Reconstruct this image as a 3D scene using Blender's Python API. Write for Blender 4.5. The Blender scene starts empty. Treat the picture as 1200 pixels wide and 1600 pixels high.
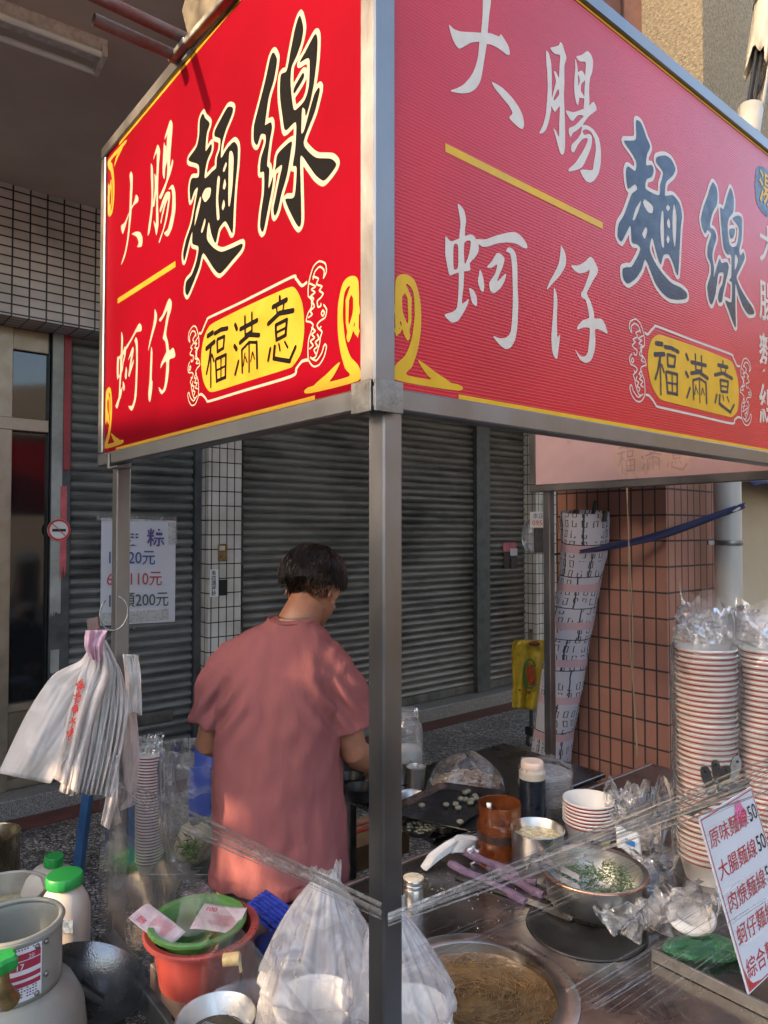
import bpy, bmesh, math, random
import numpy as np
from mathutils import Vector, Matrix, noise
random.seed(7); rng = np.random.default_rng(7)
SC = bpy.context.scene; COL = SC.collection
R = math.radians
# ---------------------------------------------------------------- camera
F, PT = 1105.85, 0.028128
cam = bpy.data.cameras.new('camera'); co = bpy.data.objects.new('camera', cam); COL.objects.link(co)
cam.sensor_fit = 'HORIZONTAL'; cam.sensor_width = 36; cam.lens = F / 1200 * 36
co.location = (0, 0, 1.75); co.rotation_euler = (math.pi / 2 + PT, 0, 0)
cam.clip_start = .02; cam.clip_end = 500
SC.camera = co
SC.render.resolution_x = 768; SC.render.resolution_y = 1024
# ---------------------------------------------------------------- light
SUN_EL, SUN_AZ = R(19), R(240)       # azimuth measured clockwise from +Y: sun stands behind left
sdir = Vector((math.sin(SUN_AZ) * math.cos(SUN_EL), math.cos(SUN_AZ) * math.cos(SUN_EL), math.sin(SUN_EL)))
w = bpy.data.worlds.new('World'); SC.world = w; w.use_nodes = True
nt = w.node_tree; bg = nt.nodes['Background']; sky = nt.nodes.new('ShaderNodeTexSky')
sky.sky_type = 'NISHITA'; sky.sun_disc = False; sky.sun_elevation = SUN_EL; sky.sun_rotation = SUN_AZ
sky.dust_density = 2.6; sky.air_density = .8; sky.ozone_density = 1.2
wb = nt.nodes.new('ShaderNodeMix'); wb.data_type = 'RGBA'; wb.blend_type = 'MULTIPLY'; wb.inputs['Factor'].default_value = 1; wb.inputs['B'].default_value = (1, .90, .78, 1)
nt.links.new(sky.outputs[0], wb.inputs['A']); nt.links.new(wb.outputs['Result'], bg.inputs[0]); bg.inputs[1].default_value = .15
sl = bpy.data.lights.new('sun', 'SUN'); so = bpy.data.objects.new('sun', sl); COL.objects.link(so)
sl.energy = 2.0; sl.angle = R(.55); sl.color = (1, .72, .44)
so.rotation_euler = sdir.to_track_quat('Z', 'Y').to_euler(); so.location = (-6, -6, 8)
SC.view_settings.view_transform = 'Standard'; SC.view_settings.look = 'None'
SC.view_settings.exposure = 2.95; SC.view_settings.gamma = 1
try:
    SC.cycles.transparent_max_bounces = 24; SC.cycles.max_bounces = 8
except Exception: pass
# ---------------------------------------------------------------- stall frame of reference
TH = .69416
A = Vector((-.01444, 1.1)); U = Vector((-math.sin(TH), math.cos(TH))); V = Vector((math.cos(TH), math.sin(TH)))
LU, LV, ZB, ZT = 1.305, 2.12, 1.944, 2.904
def P3(a, b, z): p = A + U * a + V * b; return Vector((p.x, p.y, z))
def ray(px, py):
    x = (px - 600) / F; z = -(py - 800) / F; c, s = math.cos(PT), math.sin(PT)
    return Vector((x, c - s * z, s + c * z))
def atz(px, py, z): d = ray(px, py); return d * ((z - 1.75) / d.z) + Vector((0, 0, 1.75))
def atY(px, py, Y): d = ray(px, py); return d * (Y / d.y) + Vector((0, 0, 1.75))
def onU(px, py, u0):
    d = ray(px, py); t = (u0 + A.dot(U)) / d.xy.dot(U); p = d * t
    return (p.xy - A).dot(V), p.z + 1.75
def onV(px, py, v0):
    d = ray(px, py); t = (v0 + A.dot(V)) / d.xy.dot(V); p = d * t
    return (p.xy - A).dot(U), p.z + 1.75
# ---------------------------------------------------------------- mesh builder
class MB:
    def __init__(s): s.v = []; s.f = []
    def add(s, vs, fs):
        n = len(s.v); s.v.extend([tuple(p) for p in vs]); s.f.extend([tuple(i + n for i in f) for f in fs]); return s
    def obox(s, c, ax, ay, az, bev=0):
        c = Vector(c); ax, ay, az = Vector(ax), Vector(ay), Vector(az)
        if bev:
            # chamfered box: 24 vertices
            L = [ax.length, ay.length, az.length]; n = [ax / L[0], ay / L[1], az / L[2]]
            b = min(bev, *(l * .45 for l in L)); vs = []; idx = {}
            for sx in (-1, 1):
                for sy in (-1, 1):
                    for sz in (-1, 1):
                        for k in range(3):
                            d = [L[0], L[1], L[2]]
                            for m in range(3):
                                if m != k: d[m] -= b
                            idx[(sx, sy, sz, k)] = len(vs)
                            vs.append(c + n[0] * sx * d[0] + n[1] * sy * d[1] + n[2] * sz * d[2])
            fs = []
            def q(k, sg):
                o = [m for m in range(3) if m != k]; r = []
                for a, b2 in ((-1, -1), (1, -1), (1, 1), (-1, 1)):
                    t = [0, 0, 0]; t[k] = sg; t[o[0]] = a; t[o[1]] = b2; r.append(idx[(*t, k)])
                return r
            for k in range(3):
                for sg in (-1, 1): fs.append(q(k, sg))
            for k in range(3):  # edges parallel to axis k
                o = [m for m in range(3) if m != k]
                for a in (-1, 1):
                    for b2 in (-1, 1):
                        t1 = [0, 0, 0]; t1[o[0]] = a; t1[o[1]] = b2; t2 = list(t1); t1[k] = -1; t2[k] = 1
                        fs.append([idx[(*t1, o[0])], idx[(*t2, o[0])], idx[(*t2, o[1])], idx[(*t1, o[1])]])
            for sx in (-1, 1):
                for sy in (-1, 1):
                    for sz in (-1, 1): fs.append([idx[(sx, sy, sz, k)] for k in range(3)])
            return s.add(vs, fs)
        vs = [c + ax * i + ay * j + az * k for i in (-1, 1) for j in (-1, 1) for k in (-1, 1)]
        return s.add(vs, [(0, 1, 3, 2), (4, 6, 7, 5), (0, 4, 5, 1), (2, 3, 7, 6), (0, 2, 6, 4), (1, 5, 7, 3)])
    def ubox(s, a0, a1, b0, b1, z0, z1, bev=0):     # box in stall coordinates
        c = P3((a0 + a1) / 2, (b0 + b1) / 2, (z0 + z1) / 2)
        return s.obox(c, (U * ((a1 - a0) / 2)).to_3d(), (V * ((b1 - b0) / 2)).to_3d(), (0, 0, (z1 - z0) / 2), bev)
    def bar(s, p, q, w, h=None, bev=0, up=(0, 0, 1)):
        p, q = Vector(p), Vector(q); d = (q - p); t = d.normalized(); h = h or w
        up = Vector(up); sx = t.cross(up)
        if sx.length < 1e-4: sx = t.cross(Vector((1, 0, 0)))
        sx.normalize(); sz = sx.cross(t)
        return s.obox((p + q) / 2, d / 2, sx * w / 2, sz * h / 2, bev)
    def tube(s, path, rad, n=10, cap=True, flat=1.0, up=None):
        P = [Vector(p) for p in path]; rs = rad if hasattr(rad, '__len__') else [rad] * len(P)
        up = Vector(up) if up else None; prev = None; vs = []; fs = []
        for i, p in enumerate(P):
            t = (P[min(i + 1, len(P) - 1)] - P[max(i - 1, 0)]).normalized()
            if up: a = t.cross(up)
            elif prev is None: a = t.cross(Vector((0, 0, 1)))
            else: a = prev - t * prev.dot(t)
            if a.length < 1e-5: a = t.cross(Vector((1, .01, 0)))
            a.normalize(); b = t.cross(a); prev = a
            for k in range(n):
                th = 2 * math.pi * k / n; vs.append(p + (a * math.cos(th) + b * math.sin(th) * flat) * rs[i])
        for i in range(len(P) - 1):
            for k in range(n):
                fs.append((i * n + k, i * n + (k + 1) % n, (i + 1) * n + (k + 1) % n, (i + 1) * n + k))
        if cap: fs.append(tuple(range(n))[::-1]); fs.append(tuple((len(P) - 1) * n + k for k in range(n)))
        return s.add(vs, fs)
    def lathe(s, prof, c=(0, 0, 0), n=40, sx=1, sy=1, cap0=True, cap1=False, M=None, fn=None):
        vs = []; fs = []; m = len(prof); c = Vector(c)
        for r, z in prof:
            for k in range(n):
                th = 2 * math.pi * k / n; rr = r * (fn(th, z) if fn else 1)
                p = Vector((rr * math.cos(th) * sx, rr * math.sin(th) * sy, z))
                vs.append(c + (M @ p if M else p))
        for i in range(m - 1):
            for k in range(n):
                fs.append((i * n + k, i * n + (k + 1) % n, (i + 1) * n + (k + 1) % n, (i + 1) * n + k))
        if cap0: fs.append(tuple(range(n))[::-1])
        if cap1: fs.append(tuple((m - 1) * n + k for k in range(n)))
        return s.add(vs, fs)
    def sphere(s, c, r, sc=(1, 1, 1), n=16, M=None):
        pr = [(max(1e-4, r * math.sin(math.pi * i / (n // 2))), -r * math.cos(math.pi * i / (n // 2))) for i in range(n // 2 + 1)]
        S = Matrix.Diagonal(Vector(sc)); M2 = (M @ S) if M else S
        return s.lathe(pr, c, n, M=M2, cap0=True, cap1=True)
    def grid(s, fn, nu, nv, closeu=False):
        vs = [fn(i / nu, j / nv) for j in range(nv + 1) for i in range(nu + (0 if closeu else 1))]
        w_ = nu if closeu else nu + 1; fs = []
        for j in range(nv):
            for i in range(nu):
                a = j * w_ + i; b = j * w_ + (i + 1) % w_; fs.append((a, b, b + w_, a + w_))
        return s.add(vs, fs)
    def build(s, name, mat, parent=None, smooth=False, uv=False, sol=0, bev=0, seg=2, sub=0):
        me = bpy.data.meshes.new(name); me.from_pydata(s.v, [], s.f); me.validate()
        bm = bmesh.new(); bm.from_mesh(me); bmesh.ops.recalc_face_normals(bm, faces=bm.faces); bm.to_mesh(me); bm.free()
        if uv: boxuv(me)
        if smooth: me.polygons.foreach_set('use_smooth', [True] * len(me.polygons))
        ob = bpy.data.objects.new(name, me); COL.objects.link(ob)
        for m in (mat if isinstance(mat, (list, tuple)) else [mat]): me.materials.append(m)
        if parent: attach(ob, parent)
        if bev:
            m = ob.modifiers.new('b', 'BEVEL'); m.width = bev; m.segments = seg; m.limit_method = 'ANGLE'; m.harden_normals = False
        if sol: m = ob.modifiers.new('s', 'SOLIDIFY'); m.thickness = sol; m.offset = 0
        if sub: m = ob.modifiers.new('u', 'SUBSURF'); m.levels = sub; m.render_levels = sub
        if smooth == 'auto':
            me.polygons.foreach_set('use_smooth', [True] * len(me.polygons)); me.set_sharp_from_angle(angle=R(40))
        return ob
def attach(ob, parent):
    ob.parent = parent
    loc = Vector((0, 0, 0)); q = parent
    M = Matrix.Identity(4)
    if q.type == 'EMPTY': M = Matrix.Translation(q.location) @ q.rotation_euler.to_matrix().to_4x4()
    ob.matrix_parent_inverse = M.inverted()
def boxuv(me):
    U3, V3 = U.to_3d(), V.to_3d(); lay = me.uv_layers.new(name='uv'); dat = [0.0] * (2 * len(me.loops))
    for p in me.polygons:
        n = p.normal
        for li in p.loop_indices:
            c = me.vertices[me.loops[li].vertex_index].co; q = c - A.to_3d()
            if abs(n.z) > .7: r = (q.dot(V3), q.dot(U3))
            elif abs(n.dot(U3)) > abs(n.dot(V3)): r = (q.dot(V3), c.z)
            else: r = (q.dot(U3), c.z)
            dat[2 * li], dat[2 * li + 1] = r
    lay.data.foreach_set('uv', dat)
def tag(o, label=None, cat=None, group=None, kind=None):
    if label: o['label'] = label
    if cat: o['category'] = cat
    if group: o['group'] = group
    if kind: o['kind'] = kind
    return o
def empty(name, loc, label, cat, group=None, rz=0):
    o = bpy.data.objects.new(name, None); COL.objects.link(o); o.location = loc; o.rotation_euler = (0, 0, rz)
    o.empty_display_size = .05
    return tag(o, label, cat, group)
def copy_tree(o, kids, loc=None, rz=None, label=None):
    c = o.copy(); COL.objects.link(c)
    if loc is not None: c.location = loc
    if rz is not None: c.rotation_euler = (0, 0, rz)
    if label: c['label'] = label
    for k in kids:
        d = k.copy(); COL.objects.link(d); d.parent = c; d.matrix_parent_inverse = k.matrix_parent_inverse.copy()
        for g in k.children:
            e = g.copy(); COL.objects.link(e); e.parent = d; e.matrix_parent_inverse = g.matrix_parent_inverse.copy()
    return c
# ---------------------------------------------------------------- materials
def newmat(name):
    m = bpy.data.materials.new(name); m.use_nodes = True; n = m.node_tree; return m, n, n.nodes['Principled BSDF'], n.nodes, n.links
def pm(name, col, rough=.5, metal=0, var=.12, scale=8, bump=0, bscale=60, col2=None, fac=.5, spec=.5, coat=0, trans=0, ior=1.45, rvar=.12, stretch=(1, 1, 1), sss=0, detail=6, alpha=1, contrast=(.35, .65)):
    m, n, b, N, L = newmat(name)
    tc = N.new('ShaderNodeTexCoord'); mp = N.new('ShaderNodeMapping'); L.new(tc.outputs['Object'], mp.inputs[0]); mp.inputs['Scale'].default_value = stretch
    nz = N.new('ShaderNodeTexNoise'); nz.inputs['Scale'].default_value = scale; nz.inputs['Detail'].default_value = detail; nz.inputs['Roughness'].default_value = .6
    L.new(mp.outputs[0], nz.inputs['Vector'])
    cr = N.new('ShaderNodeValToRGB'); L.new(nz.outputs['Fac'], cr.inputs[0])
    c1 = [c * (1 - var) for c in col]; c2 = col2 or [min(1, c * (1 + var)) for c in col]
    cr.color_ramp.elements[0].position, cr.color_ramp.elements[1].position = contrast
    cr.color_ramp.elements[0].color = (*c1, 1); cr.color_ramp.elements[1].color = (*c2, 1)
    L.new(cr.outputs[0], b.inputs['Base Color'])
    mr = N.new('ShaderNodeMapRange'); L.new(nz.outputs['Fac'], mr.inputs[0]); mr.inputs['From Min'].default_value = .3; mr.inputs['From Max'].default_value = .7
    mr.inputs['To Min'].default_value = max(.02, rough - rvar); mr.inputs['To Max'].default_value = min(1, rough + rvar); L.new(mr.outputs[0], b.inputs['Roughness'])
    b.inputs['Metallic'].default_value = metal; b.inputs['Specular IOR Level'].default_value = spec; b.inputs['Coat Weight'].default_value = coat
    b.inputs['Transmission Weight'].default_value = trans; b.inputs['IOR'].default_value = ior; b.inputs['Alpha'].default_value = alpha
    if sss: b.inputs['Subsurface Weight'].default_value = sss; b.inputs['Subsurface Radius'].default_value = (.02, .008, .004)
    if bump:
        n2 = N.new('ShaderNodeTexNoise'); n2.inputs['Scale'].default_value = bscale; n2.inputs['Detail'].default_value = 4; L.new(mp.outputs[0], n2.inputs['Vector'])
        bp = N.new('ShaderNodeBump'); bp.inputs['Strength'].default_value = min(1, bump); bp.inputs['Distance'].default_value = .004 * max(1, bump)
        L.new(n2.outputs['Fac'], bp.inputs['Height']); L.new(bp.outputs[0], b.inputs['Normal'])
    return m
def tilemat(name, c1, c2, mort, bw, rh, ms=.004, rough=.35, bump=.6, speck=0, ox=0, oz=0, dirt=.35):
    m, n, b, N, L = newmat(name)
    uv = N.new('ShaderNodeUVMap'); mp = N.new('ShaderNodeMapping'); L.new(uv.outputs[0], mp.inputs[0]); mp.inputs['Location'].default_value = (ox, oz, 0)
    bt = N.new('ShaderNodeTexBrick'); bt.offset = 0; bt.squash = 1; L.new(mp.outputs[0], bt.inputs['Vector'])
    bt.inputs['Scale'].default_value = 1; bt.inputs['Brick Width'].default_value = bw; bt.inputs['Row Height'].default_value = rh
    bt.inputs['Mortar Size'].default_value = ms; bt.inputs['Mortar Smooth'].default_value = .15; bt.inputs['Bias'].default_value = 0
    bt.inputs['Color1'].default_value = (*c1, 1); bt.inputs['Color2'].default_value = (*c2, 1); bt.inputs['Mortar'].default_value = (*mort, 1)
    tc = N.new('ShaderNodeTexCoord'); nz = N.new('ShaderNodeTexNoise'); nz.inputs['Scale'].default_value = 3.5; nz.inputs['Detail'].default_value = 8; L.new(tc.outputs['Object'], nz.inputs['Vector'])
    mx = N.new('ShaderNodeMix'); mx.data_type = 'RGBA'; mx.blend_type = 'MULTIPLY'; L.new(bt.outputs['Color'], mx.inputs['A'])
    cr = N.new('ShaderNodeValToRGB'); L.new(nz.outputs['Fac'], cr.inputs[0]); cr.color_ramp.elements[0].position = .3; cr.color_ramp.elements[1].position = .6
    cr.color_ramp.elements[0].color = (1 - dirt, 1 - dirt, 1 - dirt * 1.1, 1); cr.color_ramp.elements[1].color = (1, 1, 1, 1)
    L.new(cr.outputs[0], mx.inputs['B']); mx.inputs['Factor'].default_value = 1
    out = mx.outputs['Result']
    if speck:
        n3 = N.new('ShaderNodeTexNoise'); n3.inputs['Scale'].default_value = 420; n3.inputs['Detail'].default_value = 2; L.new(tc.outputs['Object'], n3.inputs['Vector'])
        m2 = N.new('ShaderNodeMix'); m2.data_type = 'RGBA'; m2.blend_type = 'OVERLAY'; m2.inputs['Factor'].default_value = speck
        L.new(out, m2.inputs['A']); L.new(n3.outputs['Fac'], m2.inputs['B']); out = m2.outputs['Result']
    L.new(out, b.inputs['Base Color']); b.inputs['Roughness'].default_value = rough
    bp = N.new('ShaderNodeBump'); bp.invert = True; bp.inputs['Strength'].default_value = bump; bp.inputs['Distance'].default_value = .003
    L.new(bt.outputs['Fac'], bp.inputs['Height']); L.new(bp.outputs[0], b.inputs['Normal'])
    return m
def film(name, opac=.12, tint=(1, 1, 1), rough=.12, milky=0., nscale=30, bump=.6, gloss=.5, wr=(.45, .75)):
    """thin plastic film: mostly clear, with glossy creases and a milky share"""
    m, n, b, N, L = newmat(name); N.remove(b); out = N['Material Output']
    tr = N.new('ShaderNodeBsdfTransparent'); tr.inputs[0].default_value = (*[.6 + .4 * t for t in tint], 1)
    gl = N.new('ShaderNodeBsdfGlossy'); gl.inputs['Roughness'].default_value = rough
    di = N.new('ShaderNodeBsdfDiffuse'); di.inputs[0].default_value = (*[t * .85 for t in tint], 1)
    tl = N.new('ShaderNodeBsdfTranslucent'); tl.inputs[0].default_value = (*[t * .85 for t in tint], 1)
    ad = N.new('ShaderNodeMixShader'); ad.inputs[0].default_value = .45; L.new(di.outputs[0], ad.inputs[1]); L.new(tl.outputs[0], ad.inputs[2])
    tc = N.new('ShaderNodeTexCoord'); nz = N.new('ShaderNodeTexNoise'); nz.inputs['Scale'].default_value = nscale; nz.inputs['Detail'].default_value = 3; nz.inputs['Distortion'].default_value = 1.2
    L.new(tc.outputs['Object'], nz.inputs['Vector'])
    bp = N.new('ShaderNodeBump'); bp.inputs['Strength'].default_value = bump; bp.inputs['Distance'].default_value = .01; L.new(nz.outputs['Fac'], bp.inputs['Height'])
    for q in (gl, di, tl): L.new(bp.outputs[0], q.inputs['Normal'])
    lw = N.new('ShaderNodeLayerWeight'); lw.inputs['Blend'].default_value = .35; L.new(bp.outputs[0], lw.inputs['Normal'])
    mr = N.new('ShaderNodeMapRange'); mr.inputs['From Min'].default_value = wr[0]; mr.inputs['From Max'].default_value = wr[1]; L.new(nz.outputs['Fac'], mr.inputs[0])
    mr.inputs['To Min'].default_value = milky; mr.inputs['To Max'].default_value = min(1, milky + opac)
    a = N.new('ShaderNodeMixShader'); L.new(mr.outputs[0], a.inputs[0]); L.new(tr.outputs[0], a.inputs[1]); L.new(ad.outputs[0], a.inputs[2])
    mg = N.new('ShaderNodeMath'); mg.operation = 'MULTIPLY'; mg.inputs[1].default_value = gloss; L.new(lw.outputs['Fresnel'], mg.inputs[0])
    c = N.new('ShaderNodeMixShader'); L.new(mg.outputs[0], c.inputs[0]); L.new(a.outputs[0], c.inputs[1]); L.new(gl.outputs[0], c.inputs[2])
    L.new(c.outputs[0], out.inputs[0]); return m
M_steel = pm('stainless', (.50, .49, .47), .33, 1, .1, 7, .15, 220, stretch=(1, 1, 1), rvar=.13)
M_post = pm('post_steel', (.215, .21, .212), .40, 1, .16, 5, .05, 140, stretch=(1, 1, .5), rvar=.12)
M_galv = pm('galvanised', (.22, .215, .205), .42, .9, .25, 22, .2, 150, rvar=.12)
M_worn = pm('worn_counter', (.18, .175, .172), .3, 1, .35, 5, .25, 60, rvar=.16)
M_black = pm('black_plastic', (.015, .015, .016), .4, 0)
M_rubber = pm('dark_rubber', (.02, .02, .02), .7)
M_white = pm('white_plastic', (.66, .65, .62), .35, 0, .04)
M_paper = pm('white_paper', (.58, .58, .62), .7, 0, .03)
M_cream = pm('cream_vinyl', (.58, .50, .43), .4, 0, .06, 40, spec=.3)
M_creamL = pm('cream_vinyl_dimmed_for_sun', (.225, .19, .15), .5, 0, .05, 40, spec=.3)  # left sign's darker copy of the cream, offsets the sun in its colour
M_yelL = pm('yellow_vinyl_dimmed_for_sun', (.25, .14, .003), .5, 0, .08, 20, spec=.3)
M_inkL = pm('matt_black_vinyl', (.0028, .0028, .0032), .6, 0, .15, 60, spec=.04)  # left sign's black, lowered to offset the sun on it
M_ink = pm('black_vinyl', (.012, .012, .014), .3, 0, .3, 60)
M_inkb = pm('blue_black_vinyl', (.008, .018, .045), .3, 0, .2, 30, spec=.35)
M_yel = pm('yellow_vinyl', (.62, .34, .012), .4, 0, .08, 20, spec=.3)
# ================================================================= the arcade behind
WU = 4.15; GZ = 0.0
def wv(px, py=900, u=WU): return onU(px, py, u)[0]
def wz(px, py, u=WU): return onU(px, py, u)[1]
ZSW = 3.75
def pebbles():
    m, n, b, N, L = newmat('pebble_terrazzo')
    tc = N.new('ShaderNodeTexCoord'); mp = N.new('ShaderNodeMapping'); mp.inputs['Scale'].default_value = (1, 1.5, 1); mp.inputs['Rotation'].default_value = (0, 0, .5); L.new(tc.outputs['Object'], mp.inputs[0])
    v1 = N.new('ShaderNodeTexVoronoi'); v1.feature = 'DISTANCE_TO_EDGE'; v1.inputs['Scale'].default_value = 42; L.new(mp.outputs[0], v1.inputs['Vector'])
    v2 = N.new('ShaderNodeTexVoronoi'); v2.inputs['Scale'].default_value = 42; L.new(mp.outputs[0], v2.inputs['Vector'])
    cr = N.new('ShaderNodeValToRGB'); L.new(v1.outputs['Distance'], cr.inputs[0]); cr.color_ramp.elements[0].position = .07; cr.color_ramp.elements[1].position = .14
    sp = N.new('ShaderNodeSeparateColor'); L.new(v2.outputs['Color'], sp.inputs[0])
    c2 = N.new('ShaderNodeValToRGB'); L.new(sp.outputs[0], c2.inputs[0]); e = c2.color_ramp.elements; e[0].color = (.14, .13, .12, 1); e[1].color = (.58, .54, .49, 1); e[1].position = .8
    e2 = e.new(.45); e2.color = (.34, .31, .28, 1)
    nz = N.new('ShaderNodeTexNoise'); nz.inputs['Scale'].default_value = 1.8; nz.inputs['Detail'].default_value = 8; L.new(tc.outputs['Object'], nz.inputs['Vector'])
    c3 = N.new('ShaderNodeValToRGB'); L.new(nz.outputs['Fac'], c3.inputs[0]); c3.color_ramp.elements[0].position = .35; c3.color_ramp.elements[0].color = (.45, .43, .42, 1); c3.color_ramp.elements[1].position = .62; c3.color_ramp.elements[1].color = (1, 1, 1, 1)
    mx = N.new('ShaderNodeMix'); mx.data_type = 'RGBA'; L.new(cr.outputs[0], mx.inputs['Factor']); mx.inputs['A'].default_value = (.03, .028, .028, 1); L.new(c2.outputs[0], mx.inputs['B'])
    m2 = N.new('ShaderNodeMix'); m2.data_type = 'RGBA'; m2.blend_type = 'MULTIPLY'; m2.inputs['Factor'].default_value = 1; L.new(mx.outputs['Result'], m2.inputs['A']); L.new(c3.outputs[0], m2.inputs['B'])
    L.new(m2.outputs['Result'], b.inputs['Base Color']); b.inputs['Roughness'].default_value = .5
    bp = N.new('ShaderNodeBump'); bp.inputs['Strength'].default_value = .7; bp.inputs['Distance'].default_value = .004; L.new(cr.outputs[0], bp.inputs['Height']); L.new(bp.outputs[0], b.inputs['Normal'])
    return m
M_peb = pebbles()
M_asph = pm('asphalt', (.055, .054, .052), .85, 0, .3, 30, .8, 300)
M_gran = pm('speckled_granite', (.10, .095, .09), .55, 0, .5, 160, .2, 200, col2=(.36, .34, .31), detail=3)
M_redfl = pm('worn_red_floor', (.10, .035, .028), .6, 0, .35, 10, .2, 80)
g = MB(); g.add([(-160, -160, -.16), (160, -160, -.16), (160, 160, -.16), (-160, 160, -.16)], [(0, 1, 2, 3)])
tag(g.build('ground', M_asph), kind='structure')
# raised arcade pavement (the stall stands on its edge)
g = MB(); g.ubox(-.9, 3.72, -14, 14, -.15, 0); tag(g.build('pavement', M_peb), kind='structure')
g = MB(); g.ubox(-1.06, -.903, -14, 14, -.158, .0, .008); tag(g.build('kerb', M_gran), kind='structure')
g = MB(); g.ubox(3.723, 3.93, -14, 14, -.15, .004); tag(g.build('floor_strip', M_redfl), kind='structure')
g = MB(); g.ubox(3.933, 4.5, -14, 14, -.15, .12, .006); tag(g.build('shop_step', M_gran), kind='structure')
# added unseen wall, put in to keep sun off the brick pillar
g = MB(); g.ubox(1.70, 3.85, -2.3, -2.12, -.01, ZSW); M_sw = pm('sun_block_plaster', (.45, .40, .34), .9, 0, .15, 5)
tag(g.build('sun_block_wall', M_sw), 'added unseen plaster wall that keeps the low sun off the brick pillar', 'wall', kind='structure')
M_dk = pm('dark_gap', (.012, .012, .012), .8)
# dividing brass joint lines
# ceiling
CU = 3.86
ZBM = wz(0, 490, CU); ZCE = wz(0, 283, CU)
M_ceil = pm('arcade_ceiling_paint', (.54, .44, .37), .85, 0, .14, 1.6, .1, 30)
g = MB(); g.ubox(.98, CU + 3, -2.15, 9, ZCE, ZCE + .15); tag(g.build('arcade_ceiling', M_ceil), 'brown grey painted ceiling slab over the arcade', 'ceiling', kind='structure')
# tiled beam
M_beam = tilemat('beam_tile', (.60, .53, .50), (.52, .46, .43), (.02, .018, .018), .098, .058, .0052, .3, .7, dirt=.35)
g = MB(); g.ubox(CU, 4.5, -2.15, 9, ZBM, ZCE + .02); tag(g.build('tiled_beam', M_beam, uv=True), 'grey tiled beam under the arcade ceiling', 'beam', kind='structure')
# back of the shop wall (dark core) so nothing is open
M_conc = pm('rough_concrete', (.30, .28, .25), .85, 0, .2, 6, .5, 90)
g = MB(); g.ubox(4.5, 4.7, -2.15, 9, -.1, ZCE); g.ubox(4.3, 4.5, 3.9, 9, .12, ZBM); tag(g.build('shop_wall', M_conc), 'concrete wall behind the roller shutters', 'wall', kind='structure')
# ---- roller shutters
def shutmat(name, c, dirt):
    m, n, b, N, L = newmat(name)
    tc = N.new('ShaderNodeTexCoord'); mp = N.new('ShaderNodeMapping'); L.new(tc.outputs['Object'], mp.inputs[0]); mp.inputs['Rotation'].default_value = (0, 0, -TH); mp.inputs['Scale'].default_value = (1.2, 1.2, 14)
    n1 = N.new('ShaderNodeTexNoise'); n1.inputs['Scale'].default_value = 1.3; n1.inputs['Detail'].default_value = 9; n1.inputs['Roughness'].default_value = .65; L.new(mp.outputs[0], n1.inputs['Vector'])
    n2 = N.new('ShaderNodeTexNoise'); n2.inputs['Scale'].default_value = .9; n2.inputs['Detail'].default_value = 9; n2.inputs['Roughness'].default_value = .7; L.new(tc.outputs['Object'], n2.inputs['Vector'])
    mu = N.new('ShaderNodeMath'); mu.operation = 'ADD'; L.new(n1.outputs['Fac'], mu.inputs[0]); L.new(n2.outputs['Fac'], mu.inputs[1])
    cr = N.new('ShaderNodeValToRGB'); L.new(mu.outputs[0], cr.inputs[0]); e = cr.color_ramp.elements
    mr = N.new('ShaderNodeMapRange'); mr.inputs['From Min'].default_value = .6; mr.inputs['From Max'].default_value = 1.4; L.new(mu.outputs[0], mr.inputs[0]); L.new(mr.outputs[0], cr.inputs[0])
    e[0].position = .22; e[0].color = (*[x * (1 - dirt) for x in c], 1); e[1].position = .62; e[1].color = (*c, 1)
    e2 = e.new(.12); e2.color = (c[0] * .3, c[1] * .22, c[2] * .17, 1)
    L.new(cr.outputs[0], b.inputs['Base Color']); b.inputs['Roughness'].default_value = .48; b.inputs['Metallic'].default_value = .25
    return m
M_shA = shutmat('grey_green_shutter', (.235, .235, .215), .65)
M_shB = shutmat('grey_brown_shutter', (.25, .235, .205), .7)
def shutter(name, v0, v1, mat, label, pitch=.066, ztop=None, z0=.125, u=WU):
    root = empty(name, P3(u, (v0 + v1) / 2, z0), label, 'roller shutter')
    zt = ztop or ZBM + .05; g = MB(); prof = []; z = z0 + .06
    while z < zt:
        for t, d in ((0, 0.0), (.06, .012), (.14, .004), (.3, -.012), (.5, -.018), (.72, -.013), (.88, 0.0), (.93, .010)):
            prof.append((d, z + t * pitch))
        z += pitch
    vs = []; fs = []
    nseg = 6
    for j in range(nseg + 1):
        vv = v0 + (v1 - v0) * j / nseg
        for d, zz in prof: vs.append(P3(u + d, vv, zz))
    k = len(prof)
    for j in range(nseg):
        for i in range(k - 1): fs.append((j * k + i, (j + 1) * k + i, (j + 1) * k + i + 1, j * k + i + 1))
    g.add(vs, fs); g.build('slat_curtain', mat, root, smooth='auto')
    g = MB(); g.ubox(u - .025, u + .02, v0 + .01, v1 - .01, z0, z0 + .075, .004); g.build('bottom_bar', M_shut_bar, root)
    return root
M_shut_bar = pm('shutter_bar', (.14, .14, .13), .45, .6, .3, 12)
xA0, xA1, xP0, xP1, xB1, xM1, xC1 = [wv(p) for p in (108, 299, 309, 378, 739, 757, 835)]
M_jamb = pm('dark_grey_jamb', (.075, .078, .078), .5, .3, .3, 9)
sA = shutter('roller_shutter', xA0, xA1, M_shA, 'grey green roller shutter carrying the white price paper')
g = MB(); g.ubox(WU - .03, WU + .03, wv(113), wv(270), .38, .46, .004); g.build('lock_bar', M_shut_bar, sA)
lk = P3(WU - .034, wv(209, 990), wz(209, 981))
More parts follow.
